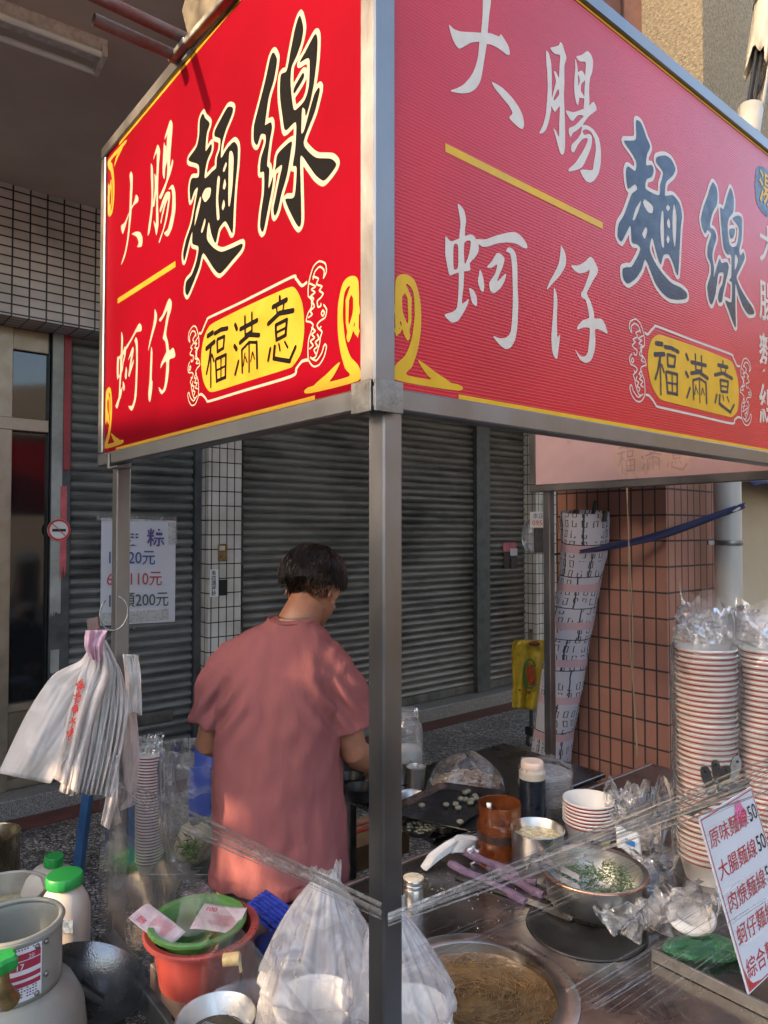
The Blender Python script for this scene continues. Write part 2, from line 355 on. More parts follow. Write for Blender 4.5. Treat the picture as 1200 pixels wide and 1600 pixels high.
g = MB(); g.lathe([(.02, 0), (.02, .01), (.012, .012), (.012, .006), (.004, .006)], lk, 20, M=Matrix.Rotation(TH, 3, 'Z') @ Matrix.Rotation(R(90), 3, 'X'), cap1=True); g.build('lock', M_galv, sA, smooth='auto')
shutter('roller_shutter', xP1 + .0, xB1, M_shB, 'wide dirty grey roller shutter behind the man')
shutter('roller_shutter', xM1, xC1 + .12, M_shB, 'narrow roller shutter between the mullion and the brick pillar')
# ---- jambs, mullion, tile pillars
def solid(name, mat, label, cat, boxes, uv=False, bev=0, kind='structure'):
    g = MB()
    for b_ in boxes: g.ubox(*b_, bev)
    return tag(g.build(name, mat, uv=uv), label, cat, kind=kind)
solid('shutter_guide', M_jamb, 'dark grey guide rail between shutter and white tiled pillar', 'rail', [(WU - .05, WU + .06, xA1 + .003, xP0 + .02, .12, ZBM)], kind=None)
solid('shutter_guide', M_jamb, 'dark grey mullion between the wide and the narrow shutter', 'rail', [(WU - .07, WU + .06, xB1 - .01, xM1 + .01, .12, ZBM)], kind=None)
M_wt = tilemat('white_tile', (.60, .57, .51), (.53, .50, .46), (.03, .028, .026), .062, .108, .0042, .25, .7, dirt=.3)
PU = WU - .17
vp0 = onU(325, 900, PU)[0]; vp1 = onU(377, 900, PU)[0]
g = MB(); g.ubox(PU, 4.4, vp0, vp1, .12, ZBM + .001)
pil = tag(g.build('tiled_pillar', M_wt, uv=True), 'narrow white tiled pillar between the two left shutters', 'pillar')
g = MB(); vq = onU(838, 900, PU)[0]; g.ubox(PU, 4.4, vq, vq + .6, .12, ZBM)
tag(g.build('tiled_pillar', M_wt, uv=True), 'white tiled pillar mostly hidden behind the brick pillar', 'pillar')
# intercom, sticker on the pillar
def plate(px0, py0, px1, py1, u, d, name, mat, parent=None, bev=.002):
    v0, z1 = onU(px0, py0, u); v1, z0 = onU(px1, py1, u); g = MB(); g.ubox(u - d, u - .001, v0, v1, z0, z1, bev); return g.build(name, mat, parent)
M_brass = pm('old_brass', (.25, .18, .08), .4, .8, .4, 30)
def word(txt, mat, name, parent, origin, xdir, size, ydir=(0, 0, 1), off=.0, ext=0.0, align='LEFT', vertical=False, sx=1, shear=0):
    c = bpy.data.curves.new('t', 'FONT'); c.body = txt; c.size = 1; c.align_x = align; c.offset = off; c.extrude = ext; c.resolution_u = 3
    if vertical: c.space_line = .95
    o = bpy.data.objects.new('t', c); COL.objects.link(o)
    dg = bpy.context.evaluated_depsgraph_get(); me = bpy.data.meshes.new_from_object(o.evaluated_get(dg)); bpy.data.objects.remove(o)
    X = Vector(xdir).normalized() * size * sx; Y = Vector(ydir).normalized() * size; Z = X.cross(Y).normalized() * size; O = Vector(origin)
    for v_ in me.vertices: v_.co = O + X * (v_.co.x + shear * v_.co.y) + Y * v_.co.y + Z * v_.co.z
    me.name = name; me.materials.clear(); me.materials.append(mat); ob = bpy.data.objects.new(name, me); COL.objects.link(ob)
    if parent: attach(ob, parent)
    return ob
V3, U3, ZZ = V.to_3d(), U.to_3d(), Vector((0, 0, 1))
def wallpt(px, py, u): a, z = onU(px, py, u); return P3(u, a, z)
pi = empty('door_bell', wallpt(347, 862, PU), 'old brass bell plate on the white tiled pillar', 'bell')
plate(340, 850, 354, 876, PU, .018, 'bell_plate', M_brass, pi, .004)
plate(343, 853, 351, 860, PU - .018, .006, 'button', M_cream, pi)
sk = empty('bell_notice', wallpt(334, 910, PU), 'small white vertical notice strip beside a dark socket hole on the pillar', 'notice')
plate(328, 890, 341, 932, PU, .002, 'backing', M_white, sk, 0)
for i, ch in enumerate('來訪請按鈴'):
    p = wallpt(330, 898.5 + i * 8.0, PU - .004); word(ch, M_ink, 'writing', sk, p, V3, .04, off=.01)
plate(342, 906, 355, 930, PU, .003, 'socket_hole', M_dk, None, 0); tag(bpy.data.objects['socket_hole'], 'dark hole of a missing switch in the white pillar', 'hole')
# ---- price paper on the shutter
PS = WU - .022
pv0, pz1 = onU(158, 809, PS); pv1, pz0 = onU(273, 968, PS)
pap = empty('price_paper', P3(PS, (pv0 + pv1) / 2, pz0), 'white price paper with purple, blue, red and green lines taped to the shutter', 'paper sign')
g = MB()
def pf(a, b_):
    v_ = pv0 + (pv1 - pv0) * a; z = pz0 + (pz1 - pz0) * b_ - .015 * a; return P3(PS - .004 - .004 * math.sin(a * 9) * (1 - b_), v_, z)
g.grid(pf, 16, 12); g.build('sheet', M_paper, pap, smooth=True)
def inkm(n_, c): return pm(n_, c, .6, 0, .1)
IM = [inkm('purple_ink', (.10, .07, .22)), inkm('blue_ink', (.06, .09, .25)), inkm('red_ink', (.45, .08, .07)), inkm('green_ink', (.07, .10, .09))]
for i, (t, y, sz) in enumerate((('便 粽', 850, 27), ('1顆20元', 883, 23), ('6顆110元', 917, 23), ('10顆200元', 951, 23))):
    a, z = onU(190 if i == 0 else 165, y - (3 if i else 0), PS); s_ = sz * 5.3 / F; p = P3(PS - .012, a, z)
    word(t, IM[i], 'writing', pap, p, V3 - ZZ * .03, s_ * 1.05, off=.006 if i else .012, sx=1.0 if i == 0 else .86)
M_tape = film('clear_tape', .3, (1, 1, .95), .2, .12, gloss=.6)
g = MB()
for a0, b0, a1, b1 in ((150, 806, 275, 815), (262, 816, 276, 850), (157, 958, 262, 968)):
    g = MB(); v0, z1 = onU(a0, b0, PS); v1, z0 = onU(a1, b1, PS); g.ubox(PS - .0125, PS - .0115, v0, v1, z0, z1); g.build('tape', M_tape, pap)
# ---- white and red trim, no smoking sticker, black glazed door at the far left
M_trw = pm('chipped_white_trim', (.32, .32, .29), .6, 0, .25, 5, .2, 40)
M_trr = pm('faded_red_trim', (.30, .035, .04), .5, 0, .25, 7)
tv = [wv(p, 800, WU - .06) for p in (79, 97, 107)]
tr = empty('door_trim', P3(WU - .06, tv[0], .12), 'peeling white and red door trim board beside the left shutter', 'trim')
g = MB(); g.ubox(WU - .05, WU + .05, tv[0], tv[2] + .015, .12, ZBM, .003); g.build('core_board', M_jamb, tr)
zcut = wz(90, 960, WU - .06); zr = wz(100, 900, WU - .06)
def ragged(v0, v1, z0, z1, u, n=14, amp=.05):
    g = MB(); vs = [P3(u, v0, z1), P3(u, v1, z1)]
    for i in range(n + 1): vs.append(P3(u, v1 + (v0 - v1) * i / n, z0 + amp * (noise.noise(Vector((i * .9, z0, u))) + .35 * random.random())))
    g.add(vs, [tuple(range(len(vs)))]); return g
ragged(tv[0] + .004, tv[1], zcut, ZBM, WU - .053).build('white_facing', M_trw, tr, sol=.003)
ragged(tv[1] + .004, tv[2] + .008, wz(100, 735, WU - .06), ZBM, WU - .055, amp=.03).build('red_facing', M_trr, tr, sol=.006)
ragged(tv[1] - .01, tv[2] - .01, zr, wz(100, 760, WU - .06), WU - .057, amp=.1).build('red_facing', pm('pale_red_trim', (.5, .10, .11), .5, 0, .3, 9), tr, sol=.003)
for (a0, b0, a1, b1) in ((78, 935, 90, 958), (79, 1016, 92, 1052)):
    v0, z1 = onU(a0, b0, WU - .06); v1, z0 = onU(a1, b1, WU - .06); ragged(v0, v1, z0, z1, WU - .058, 10, .03).build('white_facing', M_trw, tr, sol=.002)
ns = empty('no_smoking_sign', wallpt(92, 828, WU - .06), 'round red and white no smoking sticker on the door trim', 'sign')
NM = Matrix.Rotation(TH, 3, 'Z') @ Matrix.Rotation(R(90), 3, 'X')
M_sred = pm('sign_red', (.55, .03, .02), .4)
pc = wallpt(92, 828, WU - .066); rr_ = .072
g = MB(); g.lathe([(rr_, 0), (rr_, .003)], pc, 32, cap1=True, M=NM); g.build('backing', M_white, ns)
g = MB(); g.lathe([(rr_ * .98, .0035), (rr_ * .98, .005), (rr_ * .80, .005), (rr_ * .80, .0035), (rr_ * .98, .0035)], pc, 32, cap0=False, M=NM); g.build('ring', M_sred, ns)
g = MB(); n_ = -U3; g.bar(pc + n_ * .007 + V3 * -.045 + ZZ * .045, pc + n_ * .007 + V3 * .045 + ZZ * -.045, .011, .003, up=V3 + ZZ)
g.build('slash', M_sred, ns)
g = MB(); g.obox(pc + n_ * .005 - ZZ * .002, V3 * .042, n_ * .001, ZZ * .009); g.build('cigarette', M_black, ns)
# glazed door at far left
M_alu = pm('bronze_aluminium', (.30, .245, .18), .4, .6, .12, 12)
M_glass = pm('dark_glass', (.012, .012, .013), .06, 0, .1, 3, spec=.8, rvar=.02)
dv0 = wv(-260, 900); dv1 = tv[0] - .01
zr0, zr1 = wz(5, 672), wz(5, 652); zk = wz(5, 1108)
door = empty('glazed_door', P3(WU, dv0, .12), 'dark glazed door in bronze aluminium frame left of the shutters', 'door')
fv = wv(8); fb = wv(70)
g = MB()
for a, b_, c, d in ((fv - .09, fv + .02, .12, ZBM), (dv0, dv0 + .1, .12, ZBM)): g.ubox(WU - .045, WU + .035, a, b_, c, d, .004)
g.ubox(WU - .05, WU + .03, dv0, fb, zr0, zr1 + .0, .004); g.ubox(WU - .03, WU + .04, dv0, fb, ZBM - .14, ZBM - .001, .004); g.ubox(WU - .04, WU + .03, dv0, dv1, zk - .02, zk + .03, .004); g.ubox(WU - .04, WU + .03, dv0, dv1, .125, .19, .004)
g.build('frame', M_alu, door)
g = MB(); g.ubox(WU + .0, WU + .01, dv0, dv1, zk, ZBM); g.build('glass', M_glass, door)
g = MB(); g.ubox(WU - .035, WU + .045, fb, dv1, .12, ZBM); g.build('side_strip', M_black, door)
g = MB(); nk = 46
for i in range(nk):
    a = fv + .02 + (fb - fv - .02) * i / nk; g.ubox(WU - .018, WU - .002, a, a + (fb - fv) / nk * .6, .19, zk - .02)
g.build('ribbed_kick_panel', M_alu, door)
# things seen behind / in the door glass: tile pillar reflection is real: build a second orange tile pillar on the left of the street side, the glass reflects it
# ---- fluorescent fixture on the ceiling
M_fix = pm('dusty_white_enamel', (.62, .54, .47), .5, 0, .2, 30, .2, 200)
M_lamp = pm('unlit_tube_glass', (.8, .76, .7), .2, 0, .05)
def fixture():
    e1 = atz(163, 92, ZCE - .05); e2 = atz(-150, -25, ZCE - .05)
    f = empty('ceiling_light', (e1 + e2) / 2, 'dusty unlit twin tube light on the arcade ceiling', 'ceiling light')
    d = (e1 - e2).normalized(); side = d.cross(ZZ).normalized()
    g = MB(); c = (e1 + e2) / 2; hl = (e1 - e2) / 2
    prof = [(-.055, .05), (-.045, 0), (-.02, -.012), (.02, -.012), (.045, 0), (.055, .05)]
    vs = [];
    for t in (-1, 1):
        for x, z in prof: vs.append(c + hl * t + side * x + ZZ * z)
    k = len(prof); g.add(vs, [tuple(range(k)), tuple(range(k, 2 * k))] + [(i, (i + 1) % k, k + (i + 1) % k, k + i) for i in range(k)])
    g.build('housing', M_fix, f)
    for sgn in (-1, 1):
        g = MB(); g.tube([c - hl * .93 + side * .068 * sgn - ZZ * .03, c + hl * .93 + side * .068 * sgn - ZZ * .03], .014, 12); g.build('lamp_tube', M_lamp, f, smooth='auto')
    for t in (-.95, .95):
        g = MB(); g.obox(c + hl * t - ZZ * .02, d * .012, side * .085, ZZ * .022, .003); g.build('lamp_holder', M_fix, f)
fixture()
# ================================================================= brick tiled pillar on the right
CY = 3.3
cc = atY(1042, 900, CY); cu, cv = (cc.xy - A).dot(U), (cc.xy - A).dot(V)
cuL = cu + .62; cvR = onU(1119, 900, cu)[0]
M_brick = tilemat('orange_brown_tile', (.37, .168, .115), (.30, .135, .092), (.04, .032, .028), .062, .122, .0046, .6, .8, speck=.4, ox=-cu % .062 * -1, dirt=.22)
ZSTU = 3.15
g = MB(); g.ubox(cu, cuL, cv, cvR, -.01, ZSTU)
bp_ = tag(g.build('brick_pillar', M_brick, uv=True), 'orange brown tiled arcade pillar behind the leaning umbrella', 'pillar')
# upper stucco pier and beam above it, sunlit
M_stuc = pm('beige_stucco', (.27, .215, .135), .95, 0, .30, 70, 3.0, 110, detail=9)
sc_ = atY(1098, 60, CY - .25); su, sv = (sc_.xy - A).dot(U), (sc_.xy - A).dot(V)
suL, _z = onV(1003, 60, sv)
g = MB(); g.ubox(su, suL, sv, sv + 1.6, ZSTU - .25, 9)
tag(g.build('stucco_pier', M_stuc), 'sunlit beige roughcast pier above the brick pillar', 'pier')
M_peel = pm('peeling_pink_paint', (.36, .15, .10), .8, 0, .4, 5, .4, 40, col2=(.10, .06, .05))
g = MB(); g.ubox(suL - .02, suL + .26, sv + .02, sv + 3, 3.7, 9); g.ubox(.98, 1.24, -2.1, sv - .02, ZCE - .0, 9)
tag(g.build('facade_beam', M_peel), 'peeling pinkish brown facade beam over the arcade opening', 'beam', kind='structure')
# white drain pipe + broken conduit, cloth and strap
M_pvc = pm('weathered_white_pvc', (.42, .41, .38), .4, 0, .14, 6, stretch=(1, 1, .4))
pp = atY(1138, 900, 3.42); pr = 20 / F * 3.42
dp = empty('drain_pipe', (pp.x, pp.y, 0), 'white plastic drain pipe beside the brick pillar', 'pipe')
g = MB(); g.tube([(pp.x, pp.y, z) for z in (0, 1.2, 3.05)], pr, 28); g.build('pipe', M_pvc, dp, smooth='auto')
zc_ = atY(1138, 848, 3.42).z; g = MB(); g.lathe([(pr + .004, -.012), (pr + .006, -.008), (pr + .006, .008), (pr + .004, .012)], (pp.x, pp.y, zc_), 28); g.obox((pp.x - pr - .015, pp.y, zc_), (.02, 0, 0), (0, .008, 0), (0, 0, .01)); g.build('pipe_clamp', M_galv, dp, smooth='auto')
# upper broken pipe
b0 = atY(1166, 215, 2.85); b1 = atY(1197, 15, 2.95)
up_ = empty('broken_conduit', b0, 'broken white conduit with bare cables beside the stucco pier', 'pipe')
dirp = (b1 - b0); d1 = dirp.normalized()
g = MB(); rr2 = .046; side = d1.cross(Vector((0, 1, 0))).normalized(); sd2 = d1.cross(side)
def cyl_r(t0, t1, lo=0, hi=6.283, jag=0, n=26):
    def fn(a, b_):
        th = lo + (hi - lo) * a; tt = t0 + (t1 - t0) * b_ + jag * (noise.noise(Vector((th * 2.3, t1 * 3, 1))) * .5) * (b_ if t1 > t0 else 1)
        return b0 + dirp * tt + (side * math.cos(th) + sd2 * math.sin(th)) * rr2
    g.grid(fn, n, 6)
cyl_r(-.6, .22); cyl_r(1.6, .52, jag=.5); cyl_r(.2, .56, 2.2, 4.6, .2)
g.build('pipe', pm('cream_pvc', (.42, .37, .29), .45, 0, .1), up_, smooth=True, sol=.005)
g = MB()
for k in range(4): g.tube([b0 + dirp * (.0 + .14 * j) + side * (.012 * (k - 1.5) + (.02 if k == 0 else 0) * math.sin(j * 1.2)) + sd2 * .01 * (k % 2) for j in range(6)], .007, 8)
g.build('cables', M_rubber, up_, smooth=True)
for t in (-.02, 1.05):
    g = MB(); c = b0 + dirp * t; g.tube([c - d1 * .014, c + d1 * .014], rr2 + .008, 24); g.build('pipe_clamp', M_galv, up_, smooth='auto')
# beige sheet and navy tarp behind to the right
M_sheet = pm('beige_canvas', (.38, .31, .21), .8, 0, .08, 4, .3, 400)
def sheetf(a, b_):
    p0 = atY(1140, 900, 4.1); v0 = (p0.xy - A).dot(V); u0 = (p0.xy - A).dot(U)
    return P3(u0 + .05 * math.sin(a * 9 + b_ * 5) + .03 * math.sin(b_ * 11), v0 + a * 2.6, 3.0 - b_ * 2.1)
g = MB(); g.grid(sheetf, 50, 24); tag(g.build('canvas_sheet', M_sheet, smooth=True, sol=.003), 'beige canvas sheet hanging behind the white pipe', 'sheet')
M_navy = pm('navy_cloth', (.012, .016, .06), .75, 0, .25, 20, .5, 250)
def tarp(a, b_):
    p0 = atY(1150, 762, 3.85); v0 = (p0.xy - A).dot(V); u0 = (p0.xy - A).dot(U)
    return P3(u0 - .12 + .3 * b_, v0 - .05 + a * 2.4, p0.z + .25 * b_ - .0 + .03 * math.sin(a * 14) * (1 - b_))
g = MB(); g.grid(tarp, 40, 6); tag(g.build('navy_tarp', M_navy, smooth=True, sol=.004), 'navy tarpaulin edge hanging above the beige sheet', 'tarp')

# ================================================================= added unseen wall: shades the stall, its holes cut for wanted sun patches
SD = Vector((sdir.x, sdir.y)).normalized(); SR = Vector((-SD.y, SD.x)); TE = math.tan(SUN_EL); WD = 6.5
def shadow(p): q = Vector((p.x, p.y)); d = WD - q.dot(SD); return q.dot(SR), p.z + d * TE
hz = P3(.10, 0, 1.985); TOPZ = shadow(hz)[1]
patches = [(atY(488, 1010, 2.0), .06, .12), (atY(345, 1350, 2.02), .045, .06), (atY(440, 1402, 2.02), .07, .018), (atY(292, 1240, 2.72), .10, .18), (atY(70, 1382, 1.95), .24, .035),
    (atY(20, 1480, 1.5), .12, .07), (atz(270, 1520, .82), .035, .03), (P3(LU - .1, .04, .60), .07, .09), (atz(775, 1118, 0), .35, .05), (atY(940, 1020, 3.6), .035, .05), (atY(150, 1232, 1.9), .05, .03), (atY(690, 1560, 1.5), .03, .05)]
holes = []
for p, a, b in patches: x, z = shadow(p); holes.append((x - a, x + a, z - b, z + b))
xs = sorted({-9.0, 12.0} | {h[0] for h in holes} | {h[1] for h in holes}); zs_ = sorted({-.16, TOPZ} | {h[2] for h in holes} | {h[3] for h in holes})
zs_ = [z for z in zs_ if z <= TOPZ]
g = MB()
for j in range(len(zs_) - 1):
    i = 0
    while i < len(xs) - 1:
        def solidc(i): cx, cz = (xs[i] + xs[i + 1]) / 2, (zs_[j] + zs_[j + 1]) / 2; return not any(h[0] < cx < h[1] and h[2] < cz < h[3] for h in holes)
        if not solidc(i): i += 1; continue
        k = i
        while k < len(xs) - 1 and solidc(k): k += 1
        c = SD * WD + SR * (xs[i] + xs[k]) / 2; g.obox((c.x, c.y, (zs_[j] + zs_[j + 1]) / 2), (SR * (xs[k] - xs[i]) / 2).to_3d(), (SD * .03).to_3d(), (0, 0, (zs_[j + 1] - zs_[j]) / 2)); i = k
tag(g.build('sun_mask_wall', M_conc), 'added unseen wall behind the viewer with holes placed to let sun patches through', 'wall', kind='structure')

# added unseen building, put in dark for the shiny boards to mirror
M_far = pm('mirror_building_dark', (.085, .08, .078), .9, 0, .2, .6)
g = MB(); g.obox((10.5, 1.5, 2.6), (1.5, 0, 0), (0, 7.5, 0), (0, 0, 2.76)); tag(g.build('mirror_building', M_far), 'added unseen dark building for the shiny signboards to mirror', 'building', kind='structure')
# ================================================================= lettering engine (signed distance + marching squares)
def catmull(pts, n=4, closed=True):
    P = np.array(pts, float); m = len(P); out = []
    rngi = range(m) if closed else range(m - 1)
    for i in rngi:
        if closed: p0, p1, p2, p3 = P[i - 1], P[i], P[(i + 1) % m], P[(i + 2) % m]
        else: p0, p1, p2, p3 = P[max(i - 1, 0)], P[i], P[i + 1], P[min(i + 2, m - 1)]
        for k in range(n):
            t = k / n; out.append(.5 * (2 * p1 + (p2 - p0) * t * .8 + (2 * p0 - 5 * p1 + 4 * p2 - p3) * t * t * .0 + 0 * p0) if False else
                (2 * t**3 - 3 * t**2 + 1) * p1 + (t**3 - 2 * t**2 + t) * (p2 - p0) * .38 + (-2 * t**3 + 3 * t**2) * p2 + (t**3 - t**2) * (p3 - p1) * .38)
    if not closed: out.append(P[-1])
    return np.array(out)
def sdpoly(G, P):
    d = np.full(len(G), 1e9); ins = np.zeros(len(G), bool)
    for i in range(len(P)):
        a, b = P[i], P[(i + 1) % len(P)]; e = b - a; wv_ = G - a
        t = np.clip((wv_ @ e) / max(e @ e, 1e-14), 0, 1); q = wv_ - t[:, None] * e; d = np.minimum(d, (q * q).sum(1))
        c = (a[1] > G[:, 1]) != (b[1] > G[:, 1])
        with np.errstate(divide='ignore', invalid='ignore'):
            x = a[0] + (G[:, 1] - a[1]) / (b[1] - a[1]) * (b[0] - a[0])
        ins ^= c & (G[:, 0] < x)
    d = np.sqrt(d); return np.where(ins, -d, d)
def sdstroke(G, P, r0, r1=None):
    r1 = r0 if r1 is None else r1; d = np.full(len(G), 1e9); L = np.r_[0, np.cumsum(np.linalg.norm(np.diff(P, axis=0), axis=1))]; T = L[-1] or 1
    for i in range(len(P) - 1):
        a, b = P[i], P[i + 1]; e = b - a; t = np.clip(((G - a) @ e) / max(e @ e, 1e-14), 0, 1)
        q = G - a - t[:, None] * e; s = (L[i] + t * (L[i + 1] - L[i])) / T
        d = np.minimum(d, np.sqrt((q * q).sum(1)) - (r0 + (r1 - r0) * s))
    return d
class Field:
    def __init__(s, pts, cell, margin):
        pts = np.vstack(pts); s.lo = pts.min(0) - margin; hi = pts.max(0) + margin; s.cell = cell
        s.nx = int((hi[0] - s.lo[0]) / cell) + 2; s.ny = int((hi[1] - s.lo[1]) / cell) + 2
        X, Y = np.meshgrid(s.lo[0] + np.arange(s.nx) * cell, s.lo[1] + np.arange(s.ny) * cell)
        s.G = np.c_[X.ravel(), Y.ravel()]; s.d = np.full(len(s.G), 1e9)
    def add(s, d): s.d = np.minimum(s.d, d)
    def cut(s, d): s.d = np.maximum(s.d, -d)
    def mesh(s, off, to3, g=None):
        g = g or MB(); D = s.d.reshape(s.ny, s.nx) - off; c = s.cell; vs = []; fs = []; idx = {}
        def vid(k, p):
            if k not in idx: idx[k] = len(vs); vs.append(p)
            return idx[k]
        ins = D < 0; full = ins[:-1, :-1] & ins[1:, :-1] & ins[:-1, 1:] & ins[1:, 1:]; anyi = ins[:-1, :-1] | ins[1:, :-1] | ins[:-1, 1:] | ins[1:, 1:]
        for j in range(s.ny - 1):
            i = 0; row = anyi[j]
            if not row.any(): continue
            while i < s.nx - 1:
                if full[j, i]:
                    k = i
                    while k < s.nx - 1 and full[j, k]: k += 1
                    fs.append([vid((a, b), (a, b)) for a, b in ((i, j), (k, j), (k, j + 1), (i, j + 1))]); i = k; continue
                if row[i]:
                    cs = [(i, j), (i + 1, j), (i + 1, j + 1), (i, j + 1)]; poly = []
                    for q in range(4):
                        a, b = cs[q], cs[(q + 1) % 4]; da, db = D[a[1], a[0]], D[b[1], b[0]]
                        if da < 0: poly.append(vid(a, a))
                        if (da < 0) != (db < 0):
                            t = da / (da - db); k_ = (min(a, b), max(a, b), 'e'); poly.append(vid(k_, (a[0] + (b[0] - a[0]) * t, a[1] + (b[1] - a[1]) * t)))
                    if len(poly) > 2: fs.append(poly)
                i += 1
        g.add([to3(s.lo[0] + x * c, s.lo[1] + y * c) for x, y in vs], fs); return g
def crop(x0, y0, sc): return lambda p: (x0 + p[0] / sc, y0 + p[1] / sc)
GLYPH = {}
exec_polys = None
